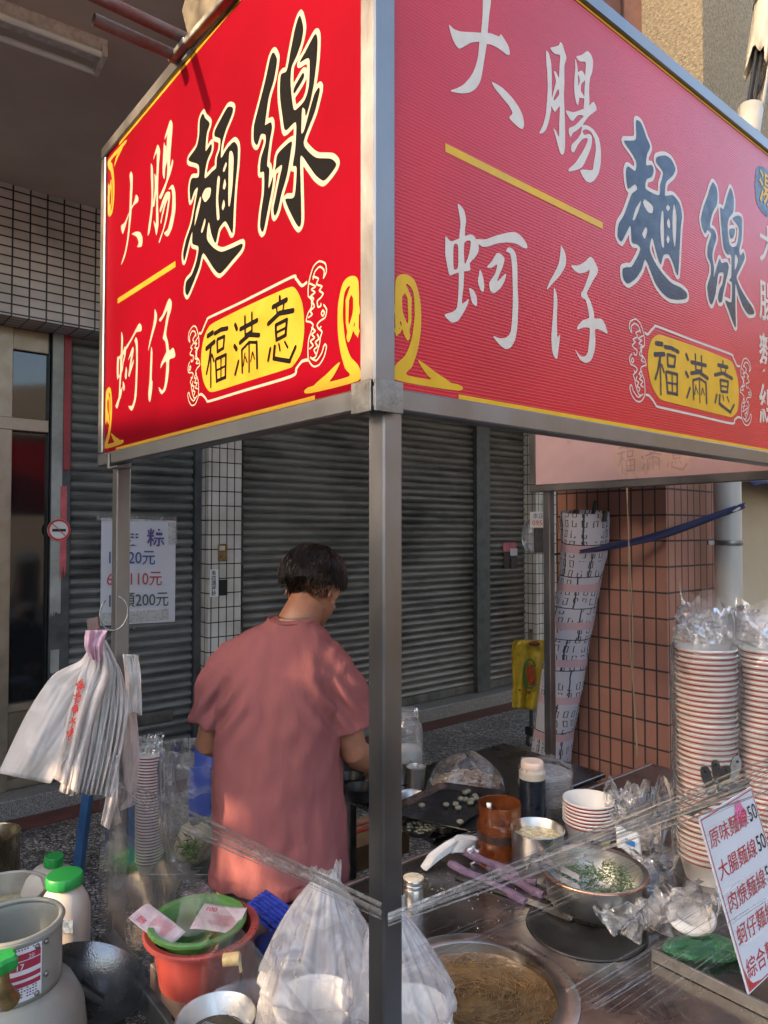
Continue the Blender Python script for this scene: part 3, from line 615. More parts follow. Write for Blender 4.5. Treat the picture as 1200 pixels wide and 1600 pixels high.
# traced brush characters: (sign, crop, polygons, holes, style)
G_R = 'R'; G_L = 'L'
def T(s): return [tuple(float(q) for q in p.split(',')) for p in s.split()]
glyphs = [
 ('R', crop(680, 0, 7.275), ['172,270 225,318 310,348 420,355 535,362 640,368 700,390 745,405 760,380 800,430 850,520 865,590 855,612 825,605 740,540 650,495 600,485 520,462 430,470 360,505 290,540 250,500 210,420',
   '590,-70 630,-60 648,0 630,150 610,360 600,490 570,680 545,840 520,930 470,1000 410,1038 320,1050 240,1038 188,1022 260,995 340,950 420,860 470,760 505,620 520,460 540,340 555,150 558,0 565,-55',
   '660,925 700,940 780,990 880,1090 960,1200 1010,1310 1025,1410 1005,1455 960,1435 860,1335 895,1280 860,1200 780,1100 700,1000'], [], 'c'),
 ('R', crop(830, 50, 6.4), ['165,180 190,210 212,300 218,420 220,600 215,740 195,860 165,960 130,1000 95,1003 130,930 160,820 172,680 180,560 175,400 165,280',
   '207,150 250,140 290,125 305,92 325,115 345,180 365,250 345,330 345,500 340,620 345,760 350,900 352,1100 345,1190 322,1222 300,1190 270,1080 238,960 262,985 292,1040 295,900 300,740 275,760 250,790 225,750 215,700 235,600 250,540 262,480 240,385 265,400 290,450 298,330 303,225 260,212 225,185',
   '455,262 470,310 480,400 485,560 495,640 480,725 460,680 445,580 445,480 455,360',
   '465,240 520,222 575,183 612,222 632,290 622,390 598,470 592,580 592,740 540,760 545,680 548,560 555,420 558,295 500,285',
   '478,400 520,380 552,430 545,480 515,510 510,580 545,640 530,655 490,640 482,560 500,480 490,430',
   '360,780 440,795 530,765 590,735 635,692 662,740 662,778 600,825 550,885 520,930 470,975 430,1000 408,1045 390,1000 395,955 450,930 500,880 540,830 480,825 430,880 400,860',
   '520,925 580,930 640,975 690,1060 710,1180 708,1300 690,1400 650,1470 600,1500 550,1470 505,1385 540,1370 625,1375 640,1300 660,1180 650,1070 610,990 560,965 530,975',
   '520,960 540,1020 600,1015 622,1050 610,1150 570,1250 515,1350 400,1388 388,1365 450,1310 510,1220 560,1130 580,1060 530,1060 480,1120 440,1195 415,1180 420,1120 470,1070 510,1010'],
   ['285,560 292,620 245,680 238,655 255,610'], 'c'),
 ('R', crop(680, 300, 6.156), ['230,115 250,118 290,170 310,260 300,340 298,420 295,600 290,760 285,900 270,1070 335,1025 320,1090 270,1180 230,1235 175,1250 130,1215 105,1175 180,1150 225,1100 240,900 240,700 245,500 248,400 258,300 245,200',
   '115,420 165,470 250,440 350,403 395,430 430,500 428,570 390,630 345,680 350,745 280,760 210,775 155,795 135,730 112,600 112,500',
   '445,742 470,800 485,900 475,955 450,935 425,860 435,790', '340,920 380,940 410,1000 415,1070 405,1092 370,1060 352,990',
   '415,450 500,450 600,415 720,385 790,385 850,430 895,500 898,535 860,530 790,490 700,478 600,490 530,515 470,520 430,490',
   '605,585 650,595 680,640 660,720 630,790 610,860 692,780 680,850 640,920 580,965 545,945 533,880 550,840 590,780 610,690 560,720 510,718 560,660',
   '720,528 760,545 790,600 803,720 805,900 812,1050 808,1200 800,1320 780,1420 740,1490 690,1505 640,1470 570,1385 640,1405 700,1395 740,1340 755,1200 760,1050 760,900 752,700 735,590 695,565'],
   ['190,510 233,508 233,718 190,728', '292,485 355,465 340,590 297,690'], 'c'),
 ('R', crop(840, 370, 7.27), ['282,95 325,170 340,260 325,340 270,430 190,520 120,597 150,510 210,400 255,300 275,180',
   '202,572 230,640 240,740 235,900 240,1135 270,1100 262,1200 245,1330 235,1385 200,1350 178,1260 175,1100 190,900 198,750',
   '398,322 480,320 550,280 615,223 655,260 700,360 690,420 650,480 600,580 575,640 620,740 655,860 662,925 740,928 785,1000 808,1095 740,1060 670,1045 672,1180 660,1300 620,1400 560,1427 500,1390 460,1320 443,1275 490,1340 545,1360 585,1310 600,1200 608,1040 540,1025 465,1048 480,1000 530,945 600,915 585,800 560,710 515,680 512,630 535,600 580,480 610,370 550,400 480,405 430,370'], [], 'c'),
 ('R', crop(950, 160, 4.85), ['222,135 255,145 280,200 300,260 328,330 305,390 298,470 340,470 355,510 340,560 300,580 295,650 360,690 400,695 405,620 420,570 425,520 375,450 380,410 440,398 490,430 520,500 500,550 450,600 440,680 445,705 500,700 550,760 570,850 560,950 550,1150 540,1300 525,1290 500,1210 470,1150 430,1155 408,1225 380,1150 345,1020 325,1105 360,1200 420,1290 490,1365 560,1400 605,1440 605,1480 560,1492 480,1485 420,1440 370,1370 330,1270 292,1185 265,1260 220,1330 160,1370 125,1330 120,1260 150,1245 190,1240 240,1150 255,1100 230,1070 190,1055 180,930 140,1000 110,1052 82,1010 90,920 130,850 160,770 190,690 230,655 215,615 165,650 150,600 145,520 160,480 215,515 225,450 190,380 130,290 175,285 222,270'],
   ['262,735 250,790 215,880 195,885 220,800', '290,730 350,780 345,835 310,825 275,760', '295,940 308,965 290,1030 268,995', '415,830 430,830 435,1085 415,1075 405,950',
    '465,770 480,795 465,820 448,795', '468,872 482,910 478,948 462,940 456,905', '465,1000 478,1035 462,1068 452,1030', '510,762 528,850 525,1000 515,1098 500,1000 498,850'], 'k'),
 ('R', crop(1080, 250, 5.717), ['205,195 235,240 245,310 240,390 200,470 175,590 215,620 235,690 205,800 200,870 215,960 212,1045 262,880 280,915 330,910 345,960 320,1080 295,1190 285,1260 260,1270 250,1220 265,1150 290,1100 300,1005 255,1010 240,1100 225,1200 195,1290 170,1250 155,1130 185,1020 185,930 155,850 160,760 190,660 160,620 135,652 110,600 98,520 120,420 160,310 180,240',
   '360,245 380,290 392,360 385,460 345,520 335,600 350,740 380,775 415,760 430,700 435,600 385,530 385,510 425,492 460,510 465,580 460,700 440,800 450,850 475,820 488,870 460,940 415,1040 450,1140 500,1230 560,1320 572,1370 520,1375 470,1300 430,1190 405,1100 405,1300 408,1490 385,1450 345,1340 315,1250 370,1265 375,1100 350,1070 370,1030 368,850 330,840 300,780 285,650 275,520 270,420 300,435 330,330',
   '350,620 395,608 400,640 385,690 360,695'], ['402,840 430,890 400,985'], 'k'),
 ('L', crop(270, 140, 4.708), ['213,172 228,205 262,245 240,320 232,450 272,395 275,440 240,530 225,650 280,600 310,570 315,500 335,440 340,360 300,340 300,300 340,220 395,125 432,130 425,180 380,290 350,400 345,500 390,430 440,380 468,420 465,550 450,700 440,850 430,1050 405,1010 375,965 330,1020 305,1125 275,1060 255,970 240,1090 290,1160 350,1190 430,1160 500,1130 495,1170 430,1250 340,1350 290,1310 215,1200 185,1300 140,1420 100,1510 82,1480 90,1410 130,1360 165,1260 180,1155 135,1130 135,1040 110,1120 75,1258 68,1200 90,1100 130,980 170,760 175,715 150,740 122,815 115,720 130,650 180,640 180,550 115,525 110,500 165,420 185,330 190,220'],
   ['190,790 200,800 180,900 150,1005 160,900', '230,725 270,720 265,780 230,825 205,780', '225,945 232,970 210,1045 198,1040', '320,640 338,650 325,800 335,940 315,950 308,800',
    '380,530 388,550 370,600 358,590', '372,650 382,690 372,732 358,715', '365,805 374,845 360,885 350,860', '425,450 438,500 430,700 410,850 398,830 400,600 405,460'], 'k'),
 ('L', crop(370, 0, 4.211), ['232,340 255,390 235,520 200,640 178,800 178,820 215,800 222,840 205,940 190,1080 205,1110 200,1240 245,1100 260,1010 350,925 345,1000 320,1150 285,1270 260,1380 240,1418 232,1370 250,1280 270,1180 290,1085 265,1095 235,1130 225,1220 200,1350 165,1520 145,1490 150,1400 170,1260 170,1130 145,1130 150,1040 180,940 180,885 150,880 125,950 103,920 105,820 140,680 180,520 210,380',
   '405,95 428,180 415,270 385,360 350,440 345,560 365,715 400,700 440,650 465,560 470,400 455,378 405,405 440,340 505,220 522,260 515,400 495,560 470,680 445,760 440,720 420,710 415,870 435,850 465,740 500,620 530,570 535,600 500,740 430,930 470,1000 520,1035 610,1040 645,1080 600,1150 560,1185 510,1150 460,1080 410,1020 410,1200 415,1440 400,1490 365,1440 310,1310 370,1290 385,1100 360,1085 375,980 380,800 310,855 290,750 275,620 280,490 320,460 345,330 375,180',
   '425,475 430,510 370,610 368,575'], [], 'k'),
 ('L', crop(170, 170, 6.15), ['200,598 218,640 215,780 208,900 205,1000 190,1150 170,1300 140,1430 105,1498 140,1380 160,1280 175,1150 185,1000 190,850 195,720 188,640',
   '105,1125 140,1090 180,1000 230,890 248,822 272,850 268,890 225,930 180,1020 150,1120 122,1200', '210,1200 250,1178 290,1185 312,1240 305,1315 262,1325 275,1280 255,1225'], [], 'c'),
 ('L', crop(170, 170, 6.15), ['392,522 410,560 415,700 412,900 400,1050 380,1180 362,1215 370,1120 392,960 398,800 392,640',
   '457,340 480,400 470,520 462,700 460,900 465,1100 445,1212 432,1150 418,1070 440,1100 442,950 445,800 425,930 412,920 430,760 428,620 445,640 448,420 415,488 430,420',
   '580,103 600,150 590,300 580,430 575,560 600,480 605,520 580,620 550,700 520,790 490,860 470,845 500,780 540,680 550,560 545,400 548,270 560,230 522,290 545,200', '518,320 530,360 540,345 545,500 530,560 522,670 505,620 508,480',
   '560,770 600,725 625,790 628,960 600,1120 565,1210 540,1220 520,1190 555,1150 590,1000 598,860 590,770', '540,800 575,800 570,900 540,1080 478,1275 470,1265 515,1130 545,970 558,860 530,930 500,1050 490,1100 485,1080 505,970 530,880 485,990 478,960 510,860'], [], 'c'),
 ('L', crop(160, 440, 7.27), ['203,568 220,640 215,800 205,1000 195,1150 190,1230 215,1190 200,1290 175,1370 155,1440 135,1415 150,1370 172,1300 178,1150 185,1000 195,850 200,700',
   '155,858 175,850 215,800 240,735 255,770 245,850 225,930 215,1010 190,1060 170,1090 155,1110 150,1000', '255,965 265,1010 262,1080 252,1110 242,1070', '218,1130 235,1160 240,1210 228,1242 218,1190',
   '250,740 290,680 340,590 385,500 408,472 430,500 428,555 400,565 370,575 320,660 270,750 258,765', '330,740 342,770 325,880 310,950 342,880 335,940 310,1020 292,1078 282,1060 292,980 310,840 278,895 300,820',
   '368,628 385,680 388,850 385,1000 380,1150 372,1300 350,1400 325,1460 305,1455 280,1410 320,1410 345,1340 358,1200 365,1050 370,880 365,720 350,670'], ['175,890 188,880 185,1040 170,1060', '215,850 235,820 220,900 212,990'], 'c'),
 ('L', crop(160, 440, 7.27), ['580,312 605,370 600,450 570,560 535,680 505,788 520,680 560,500 575,400', '540,738 553,800 550,950 545,1130 555,1120 548,1240 528,1362 512,1340 508,1260 522,1100 530,900',
   '628,430 670,370 710,260 745,187 772,230 765,320 735,420 710,590 730,680 745,780 790,750 812,830 800,860 745,885 740,1000 725,1130 700,1230 660,1278 638,1250 625,1195 665,1235 690,1180 705,1050 710,910 675,930 645,985 655,920 700,820 712,790 700,680 672,645 680,600 700,480 725,320 680,400 645,450'], [], 'c')]
def sgn(side, px, py): return onU(px, py, 0) if side == 'R' else onV(px, py, 0)
def to3(side, d):
    if side == 'R': return lambda a, z: P3(-d, a, z)
    return lambda a, z: P3(a, -d, z)
# ================================================================= the stall
stall = empty('food_stall', P3(LU / 2, LV / 2, 0), 'stainless steel street food stall with red signboards and a worktop', 'food stall')
PW = .040; IN = .03
uB = onV(190, 760, .04)[0]
posts = [(.027, .044), (uB, .04), (LU - .03, LV - .0), (.03, LV - .03)]
uD = onV(858, 900, LV)[0]
posts[2] = (uD, LV - .0)
pm_ = PW / 2
for (a, b) in posts:
    g = MB(); g.ubox(a - pm_, a + pm_, b - pm_, b + pm_, .003, ZB + .01, .003); g.build('post', M_post, stall)
# sign frames: square tube boxes round each board
FW = .036
def frame(side, a0, a1, z0, z1, d0, d1, name='sign_frame', mat=M_post, w0=.036):
    g = MB()
    def bx(p, q, r, s_):
        if side == 'U': g.ubox(d0, d1, p, q, r, s_, .003)
        else: g.ubox(p, q, d0, d1, r, s_, .003)
    bx(a0, a1, z0, z0 + FW); bx(a0, a1, z1 - FW, z1)
    if w0: bx(a0, a0 + w0, z0 + FW + .001, z1 - FW - .001)
    bx(a1 - FW, a1, z0 + FW + .001, z1 - FW - .001)
    return g.build(name, mat, stall)
frame('U', -.004, LV, ZB, ZT, -.004, .034, w0=.044)              # right hand long sign (plane u=0)
frame('V', .0345, LU, ZB, ZT, -.004, .034, w0=0)               # left sign (plane v=0)
frame('V', .038, LU + .06, ZB, ZT, LV - .034, LV + .0)  # far end
# boards
def boardmat(name, base, lines):
    m, n, b, N, L = newmat(name)
    tc = N.new('ShaderNodeTexCoord'); sp = N.new('ShaderNodeSeparateXYZ'); L.new(tc.outputs['Object'], sp.inputs[0])
    nz = N.new('ShaderNodeTexNoise'); nz.inputs['Scale'].default_value = 3; nz.inputs['Detail'].default_value = 9; L.new(tc.outputs['Object'], nz.inputs['Vector'])
    cr = N.new('ShaderNodeValToRGB'); L.new(nz.outputs['Fac'], cr.inputs[0]); e = cr.color_ramp.elements
    e[0].position = .35; e[0].color = (base[0] * .86, base[1] * .8, base[2] * .8, 1); e[1].position = .6; e[1].color = (*base, 1)
    L.new(cr.outputs[0], b.inputs['Base Color']); b.inputs['Roughness'].default_value = .26 if lines else .55; b.inputs['Specular IOR Level'].default_value = .35 if lines else .02
    if lines:
        sc = N.new('ShaderNodeMath'); sc.operation = 'MULTIPLY'; sc.inputs[1].default_value = 2 * math.pi / .0125; L.new(sp.outputs['Z'], sc.inputs[0])
        si = N.new('ShaderNodeMath'); si.operation = 'SINE'; L.new(sc.outputs[0], si.inputs[0]); pw = N.new('ShaderNodeMath'); pw.operation = 'POWER'
        ab = N.new('ShaderNodeMath'); ab.operation = 'ABSOLUTE'; L.new(si.outputs[0], ab.inputs[0]); L.new(ab.outputs[0], pw.inputs[0]); pw.inputs[1].default_value = 6
        bp = N.new('ShaderNodeBump'); bp.inputs['Strength'].default_value = .22; bp.inputs['Distance'].default_value = .0015; L.new(pw.outputs[0], bp.inputs['Height']); L.new(bp.outputs[0], b.inputs['Normal'])
    return m
M_redL = boardmat('red_board_dimmed_for_sun', (.112, .0003, .005), False)  # left red darkened in its base colour to offset the sun
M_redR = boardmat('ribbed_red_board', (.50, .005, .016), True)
M_pinkback = pm('pale_pink_board_back', (.48, .32, .31), .3, 0, .12, 2.2, .1, 50)  # light through the red front, put into the back's colour
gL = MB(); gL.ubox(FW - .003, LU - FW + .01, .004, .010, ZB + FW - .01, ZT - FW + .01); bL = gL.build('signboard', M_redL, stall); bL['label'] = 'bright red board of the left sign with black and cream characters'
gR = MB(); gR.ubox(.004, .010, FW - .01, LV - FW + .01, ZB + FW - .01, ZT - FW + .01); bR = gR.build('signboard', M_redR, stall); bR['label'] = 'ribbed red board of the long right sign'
gE = MB(); gE.ubox(FW, LU + .03, LV - .028, LV - .022, ZB + FW - .01, ZT - FW + .01); bE = gE.build('signboard', M_pinkback, stall); bE['label'] = 'pale pink back of the far end signboard'
DP = {'L': -.0035, 'R': -.0035}   # board faces sit at +.004 behind the frame face
for side, cr_, polys, holes, sty in glyphs:
    Ps = [np.array([sgn(side, *cr_(p)) for p in catmull(T(s))]) for s in polys]; Hs = [np.array([sgn(side, *cr_(p)) for p in catmull(T(s))]) for s in holes]
    fl = Field(Ps, .0022 if sty == 'k' else .0017, .014)
    for P_ in Ps: fl.add(sdpoly(fl.G, P_))
    H = Field(Ps, fl.cell, .014); H.d = fl.d.copy()
    for h in Hs: fl.cut(sdpoly(fl.G, h))
    bd = bL if side == 'L' else bR
    if sty == 'k':
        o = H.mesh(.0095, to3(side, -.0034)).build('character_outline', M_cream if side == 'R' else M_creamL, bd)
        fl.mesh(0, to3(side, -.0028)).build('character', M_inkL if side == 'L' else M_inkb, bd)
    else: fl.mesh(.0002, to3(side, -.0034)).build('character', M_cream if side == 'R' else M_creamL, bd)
# ---- golden plaque with three clerical characters, drawn from strokes in plaque space
RC = crop(970, 480, 5.4545)
def S(s): return [tuple(float(q) for q in p.split(',')) for p in s.split()]
plq = [('312,305 362,312', 9), ('385,335 440,345 500,378', 8), ('300,400 380,398', 9), ('345,420 325,540 305,608', 6), ('345,420 352,742', 5), ('360,490 378,550', 5),
 ('408,410 412,500', 6), ('412,400 475,420', 6), ('475,420 468,500', 6), ('412,498 468,505', 6),
 ('396,560 410,730', 6), ('400,548 490,570', 6), ('492,570 490,745', 6), ('408,725 492,740', 6), ('447,560 450,735', 4), ('405,640 490,655', 4),
 ('568,402 582,442', 8), ('566,555 582,588', 8), ('600,685 575,765', 6), ('645,400 650,540', 5), ('697,415 700,545', 5), ('612,465 735,495', 8), ('610,560 680,552 750,604', 8), ('650,533 700,538', 4),
 ('625,620 632,785', 5), ('628,620 680,604 732,640', 5), ('735,640 742,815', 6), ('680,600 684,810', 4), ('650,660 640,740', 3), ('655,690 668,735', 3), ('705,690 695,745', 3), ('708,690 722,745', 3),
 ('880,460 882,500', 6), ('840,490 920,510', 8), ('862,515 868,560', 4), ('905,520 900,570', 4), ('812,575 880,560 958,605', 8),
 ('858,620 865,715', 6), ('860,618 925,632', 6), ('925,632 918,720', 6), ('865,715 920,722', 6), ('865,668 918,678', 4),
 ('828,745 815,810', 6), ('855,750 850,820 900,860 945,895', 7), ('945,890 975,830', 6), ('880,750 888,795', 4), ('915,760 932,805', 4)]
pillR = S('320,235 380,242 640,330 920,440 970,490 1005,600 1018,750 1005,880 965,930 930,932 650,862 380,795 320,750 270,650 242,500 245,380 272,280')
lineR = ['218,215 240,230 270,195 300,165 325,162 620,278 940,395 968,425 1000,495 1025,500', '228,745 250,750 285,790 310,830 340,850 650,920 955,990 980,960 1010,935 1040,945']
ornR = ['105,215 85,175 92,120 135,98 175,130 200,200 213,270 213,325', '105,215 100,165 130,135 165,165 178,212', '178,195 140,215 155,250 115,270 135,295 108,320 128,348', '200,240 160,265 190,280 165,305 195,325 175,345 190,370',
 '128,348 150,365 145,405 125,400 125,385', '105,395 85,430 95,480 130,500 152,525 140,553 125,540', '112,430 122,450 112,470 100,450 112,430', '140,553 118,575 130,610 135,650 150,700 165,740 190,750', '213,325 190,350 190,400 215,440 228,490 200,500 180,522 195,570 212,620 218,700 212,760 180,802 140,795 105,745 88,680 98,660 108,675 120,715 160,765 200,740',
 '190,540 165,565 190,585 170,610 200,630 180,660 205,680', '150,590 140,620 165,640 150,670 175,690 165,715', '185,365 170,400 200,425 185,450 212,468']
def ur(p): return np.array(sgn('R', *RC(p)))
# plaque frame: map right-sign coordinates to unit plaque box, then to each sign's own plaque box
pr_ = np.array([ur(p) for p in pillR]); rlo, rhi = pr_.min(0), pr_.max(0)
LC = crop(280, 390, 5)
pillL = S('240,580 860,265 900,270 940,330 965,480 955,650 920,790 860,910 260,1120 220,1120 180,1050 160,900 170,720 200,630')
pl_ = np.array([sgn('L', *LC(p)) for p in pillL]); llo, lhi = pl_.min(0), pl_.max(0)
def mapper(side, mirror_x=False):
    def f(p):
        t = (ur(p) - rlo) / (rhi - rlo)
        if mirror_x: t[0] = 1 - t[0]
        if side == 'R': return rlo + t * (rhi - rlo)
        if side == 'E': return np.array([.90 - .36 * t[0], ZB + FW + .012 + .15 * t[1]])
        return np.array([lhi[0] - t[0] * (lhi[0] - llo[0]), llo[1] + t[1] * (lhi[1] - llo[1])])
    return f
M_ghy = pm('ghost_yellow', (.50, .33, .27), .3, 0, .1); M_ghk = pm('ghost_grey', (.33, .22, .23), .3, 0, .1)  # front lettering showing through, painted faintly on the back
for side, bd in (('R', bR), ('L', bL), ('E', bE)):
    f = mapper(side); t3 = to3(side, -.0034) if side != 'E' else (lambda a, z: P3(a, LV - .0286, z)); t3b = to3(side, -.0027) if side != 'E' else (lambda a, z: P3(a, LV - .0292, z))
    k = .0013 if side != 'E' else .0008
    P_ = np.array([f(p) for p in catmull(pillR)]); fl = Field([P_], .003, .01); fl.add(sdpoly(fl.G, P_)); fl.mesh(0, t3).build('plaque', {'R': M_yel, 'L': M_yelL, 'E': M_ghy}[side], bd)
    fl = Field([P_], .0016 if side != 'E' else .002, .01)
    for s, r in plq: fl.add(sdstroke(fl.G, np.array([f(p) for p in S(s)]), r * .00062 * (1 if side != 'E' else .7)))
    fl.mesh(0, t3b).build('character', {'L': M_inkL, 'R': M_inkb, 'E': M_ghk}[side], bd)
    if side == 'E': continue
    Q = [np.array([f(p) for p in catmull(S(s), 4, False)]) for s in lineR]; fl = Field(Q, .0018, .01)
    for q in Q: fl.add(sdstroke(fl.G, q, .0028))
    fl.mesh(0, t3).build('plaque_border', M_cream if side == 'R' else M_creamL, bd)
    for mir in (False, True):
        f2 = mapper(side, mir); Q = [np.array([f2(p) for p in catmull(S(s), 3, False)]) for s in ornR]
        if mir: Q = [q + np.array([(.0), 0]) for q in Q]
        fl = Field(Q, .0013, .008)
        for q in Q: fl.add(sdstroke(fl.G, q, .0016))
        fl.mesh(0, t3).build('scroll_ornament', M_cream if side == 'R' else M_creamL, bd)
# yellow rule lines, border strips and corner scrolls
def flat_stroke(side, pts, r, name, mat, bd, cell=.0025):
    q = np.array([sgn(side, *p) for p in pts]); fl = Field([q], cell, r * 2 + .004); fl.add(sdstroke(fl.G, q, r)); return fl.mesh(0, to3(side, -.0033)).build(name, mat, bd)
def strip(side, a0, a1, z0, z1, bd):
    g = MB(); t = to3(side, -.0031); g.add([t(a0, z0), t(a1, z0), t(a1, z1), t(a0, z1)], [(0, 1, 2, 3)]); g.build('yellow_border', M_yel if side == 'R' else M_yelL, bd)
for side, (p, q), bd in (('R', ((698, 229), (944, 352)), bR), ('L', ((182, 470), (272, 412)), bL)):
    a = np.array(sgn(side, *p)); b = np.array(sgn(side, *q)); g = MB(); t = to3(side, -.0034); h = .0075
    g.add([t(a[0], a[1] - h), t(b[0], b[1] - h), t(b[0], b[1] + h), t(a[0], a[1] + h)], [(0, 1, 2, 3)]); g.build('rule_line', M_yel if side == 'R' else M_yelL, bd)
strip('R', .19, LV - FW, ZB + FW, ZB + FW + .009, bR); strip('L', .17, LU - FW - .1, ZB + FW, ZB + FW + .009, bL)
strip('L', .20, LU - FW - .1, ZT - FW - .009, ZT - FW, bL); strip('R', .19, LV - FW, ZT - FW - .006, ZT - FW, bR)
RC2 = crop(600, 400, 2)
sw = [T('40,75 70,55 100,75 118,140 120,220 110,290 92,345 78,372 235,400 235,420 40,386 40,340 70,310 90,260 100,180 95,110 75,85 62,110 62,170 80,220 86,250 78,264 65,240 55,200 48,242 40,240'), T('110,325 130,335 165,362 200,385 218,402 180,402 140,372')]
swR = [np.array([sgn('R', *RC2(p)) for p in catmull(s)]) for s in sw]
lo = np.array([FW, ZB + FW])
for side, bd, a_end in (('R', bR, LV), ('L', bL, LU)):
    for ax, az in ((0, 0), (1, 0), (0, 1), (1, 1)):
        Q = []
        for s in swR:
            q = s.copy(); q[:, 0] = np.maximum(q[:, 0], FW + .0005)
            if side == 'L': q[:, 0] = FW + (q[:, 0] - FW) * 1.02
            if ax: q[:, 0] = a_end - q[:, 0]
            if az: q[:, 1] = ZB + ZT - q[:, 1]
            if ax and side == 'L': q[:, 0] = (LU - FW) - ((LU - FW) - q[:, 0]) * .95
            Q.append(q)
        fl = Field(Q, .002, .006)
        for q in Q: fl.add(sdpoly(fl.G, q))
        for s_, r_ in (([(44, 170), (52, 120), (70, 98), (84, 130), (85, 200), (76, 250)], .0065), ([(42, 232), (50, 210), (58, 225), (50, 240)], .004)):
            q = np.array([sgn('R', *RC2(p)) for p in s_]); q[:, 0] = np.maximum(q[:, 0], FW + .006)
            if ax: q[:, 0] = a_end - q[:, 0]
            if az: q[:, 1] = ZB + ZT - q[:, 1]
            fl.add(sdstroke(fl.G, q, r_, r_ * .4))
        if side == 'L' or True: fl.mesh(0, to3(side, -.0032)).build('corner_scroll', M_yel if side == 'R' else M_yelL, bd)
# further writing near the right edge of the long sign (cut by the picture edge)
a, z = onU(1184, 262, 0); a2, z2 = onU(1184, 322, 0)
Pq = np.array([(a, z), (a + .05, z + .02), (a + .16, z), (a + .19, z - .05), (a + .16, z2 + .02), (a + .06, z2 - .01), (a, z2 + .01), (a - .012, (z + z2) / 2)])
fl = Field([Pq], .003, .01); fl.add(sdpoly(fl.G, catmull(Pq))); fl.mesh(0, to3('R', -.0034)).build('dark_tab', M_inkb, bR)
word('湯', M_yel, 'character', bR, P3(.0026, a + .012, z2 + .03), V3, .105, off=.01)
for ch, yy in (('大', 400), ('腸', 490), ('麵', 575), ('線', 655)):
    a, z = onU(1188, yy, 0); word(ch, M_cream, 'character', bR, P3(.0033, a, z), V3, .125, off=.012)
# corner clips
g = MB(); g.ubox(-.009, -.0045, -.006, .052, ZB - .006, ZB + .045, .0015); g.ubox(.0, .05, -.009, -.0045, ZB - .006, ZB + .045, .0015); g.build('corner_clip', M_galv, stall)
g = MB(); a = onV(170, 715, -.005)[0]; g.ubox(a - .012, a + .002, -.010, -.0045, ZB - .012, ZB + .03, .0015); g.ubox(a - .075, a + .002, -.009, .04, ZB - .014, ZB - .009, .001); g.build('corner_clip', M_galv, stall)
# worktop: sheet with round hole for the noodle pot, edges turned down
WT = .75; UR = .77
pc0 = atz(746, 1548, WT); pcu, pcv = (pc0.xy - A).dot(U), (pc0.xy - A).dot(V); PR = .172
top = MB(); N_ = 48; ring = [(pcu + (PR + .002) * math.cos(2 * math.pi * i / N_), pcv + (PR + .002) * math.sin(2 * math.pi * i / N_)) for i in range(N_)]
def sq(i):
    c, s = math.cos(2 * math.pi * i / N_), math.sin(2 * math.pi * i / N_); k = .2 / max(abs(c), abs(s)); return (pcu + k * c, pcv + k * s)
sqs = [sq(i) for i in range(N_)]
vs = [P3(a, b, WT) for a, b in ring] + [P3(a, b, WT) for a, b in sqs]
fs = [(i, (i + 1) % N_, N_ + (i + 1) % N_, N_ + i) for i in range(N_)]; top.add(vs, fs)
a0, a1, b0, b1 = pcu - .2, pcu + .2, pcv - .2, pcv + .2; ue0 = min(-.34, a0); 
def quad(u0, u1, v0, v1): top.add([P3(u0, v0, WT), P3(u1, v0, WT), P3(u1, v1, WT), P3(u0, v1, WT)], [(0, 1, 2, 3)])
quad(ue0, UR, -.03, b0); quad(ue0, UR, b1, LV + .05); quad(a1, UR, b0, b1)
if a0 > ue0: quad(ue0, a0, b0, b1)
M_top = pm('greasy_worktop', (.25, .235, .225), .26, .95, .35, 4, .25, 40, rvar=.16)
top.build('worktop', M_top, stall, sol=0)
g = MB(); g.ubox(UR, UR + .014, -.03, LV + .05, WT - .05, WT + .004, .002); g.ubox(ue0 - .014, ue0, -.03, LV + .05, WT - .05, WT + .004, .002)
g.ubox(ue0, UR, -.044, -.03, WT - .05, WT + .003, .002); g.build('worktop_edge', pm('copper_tinted_edge', (.26, .19, .165), .35, .8, .2, 12), stall)
g = MB(); g.ubox(ue0 + .02, UR - .02, .0, LV, .12, WT - .06); g.build('cabinet', M_worn, stall)
zr_ = onV(185, 1540, 0)[1]
zr_ = .62
g = MB(); g.ubox(.06, uB - .02, -.012, .028, zr_ - .06, zr_, .002); g.build('side_rail', M_galv, stall)
# galvanised roof pipes that stick out over the left sign + bracket
M_rust = pm('rust_flaked_pipe', (.20, .18, .165), .6, .3, .3, 14, .5, 90, col2=(.14, .05, .04))
for (px, py), ln in (((293, 62), .60), ((280, 90), .20)):
    u_, z_ = onV(px, py, .0); p = P3(u_, .0, z_)
    g = MB(); q0 = p - V3 * ln; g.tube([p + V3 * .06, q0], .0135, 16, cap=False); g.tube([q0 + V3 * .002, p], .0105, 16, cap=False); g.build('roof_pipe', M_rust, stall, smooth='auto')
    g = MB(); 
a_, z_ = onV(330, 40, -.02)
g = MB(); vs = []
for px, py in ((290, 20), (298, -12), (352, -12), (344, 22), (322, 46), (302, 66), (296, 44)):
    u_, z_ = onV(px, py, 0); vs.append(P3(u_, -.007, z_))
g.add(vs, [tuple(range(len(vs)))]); g.build('roof_bracket', pm('grimy_sheet_metal', (.07, .06, .045), .6, .6, .4, 20), stall, sol=.004)
g = MB()
for (px0, py0), (px1, py1) in (((276, 98), (300, 68)), ((300, 72), (372, -8))):
    ua, za = onV(px0, py0, 0); ub, zb_ = onV(px1, py1, 0); g.bar(P3(ua, -.012, za), P3(ub, -.012, zb_), .02, .016, .002)
g.build('roof_bracket', M_galv, stall)
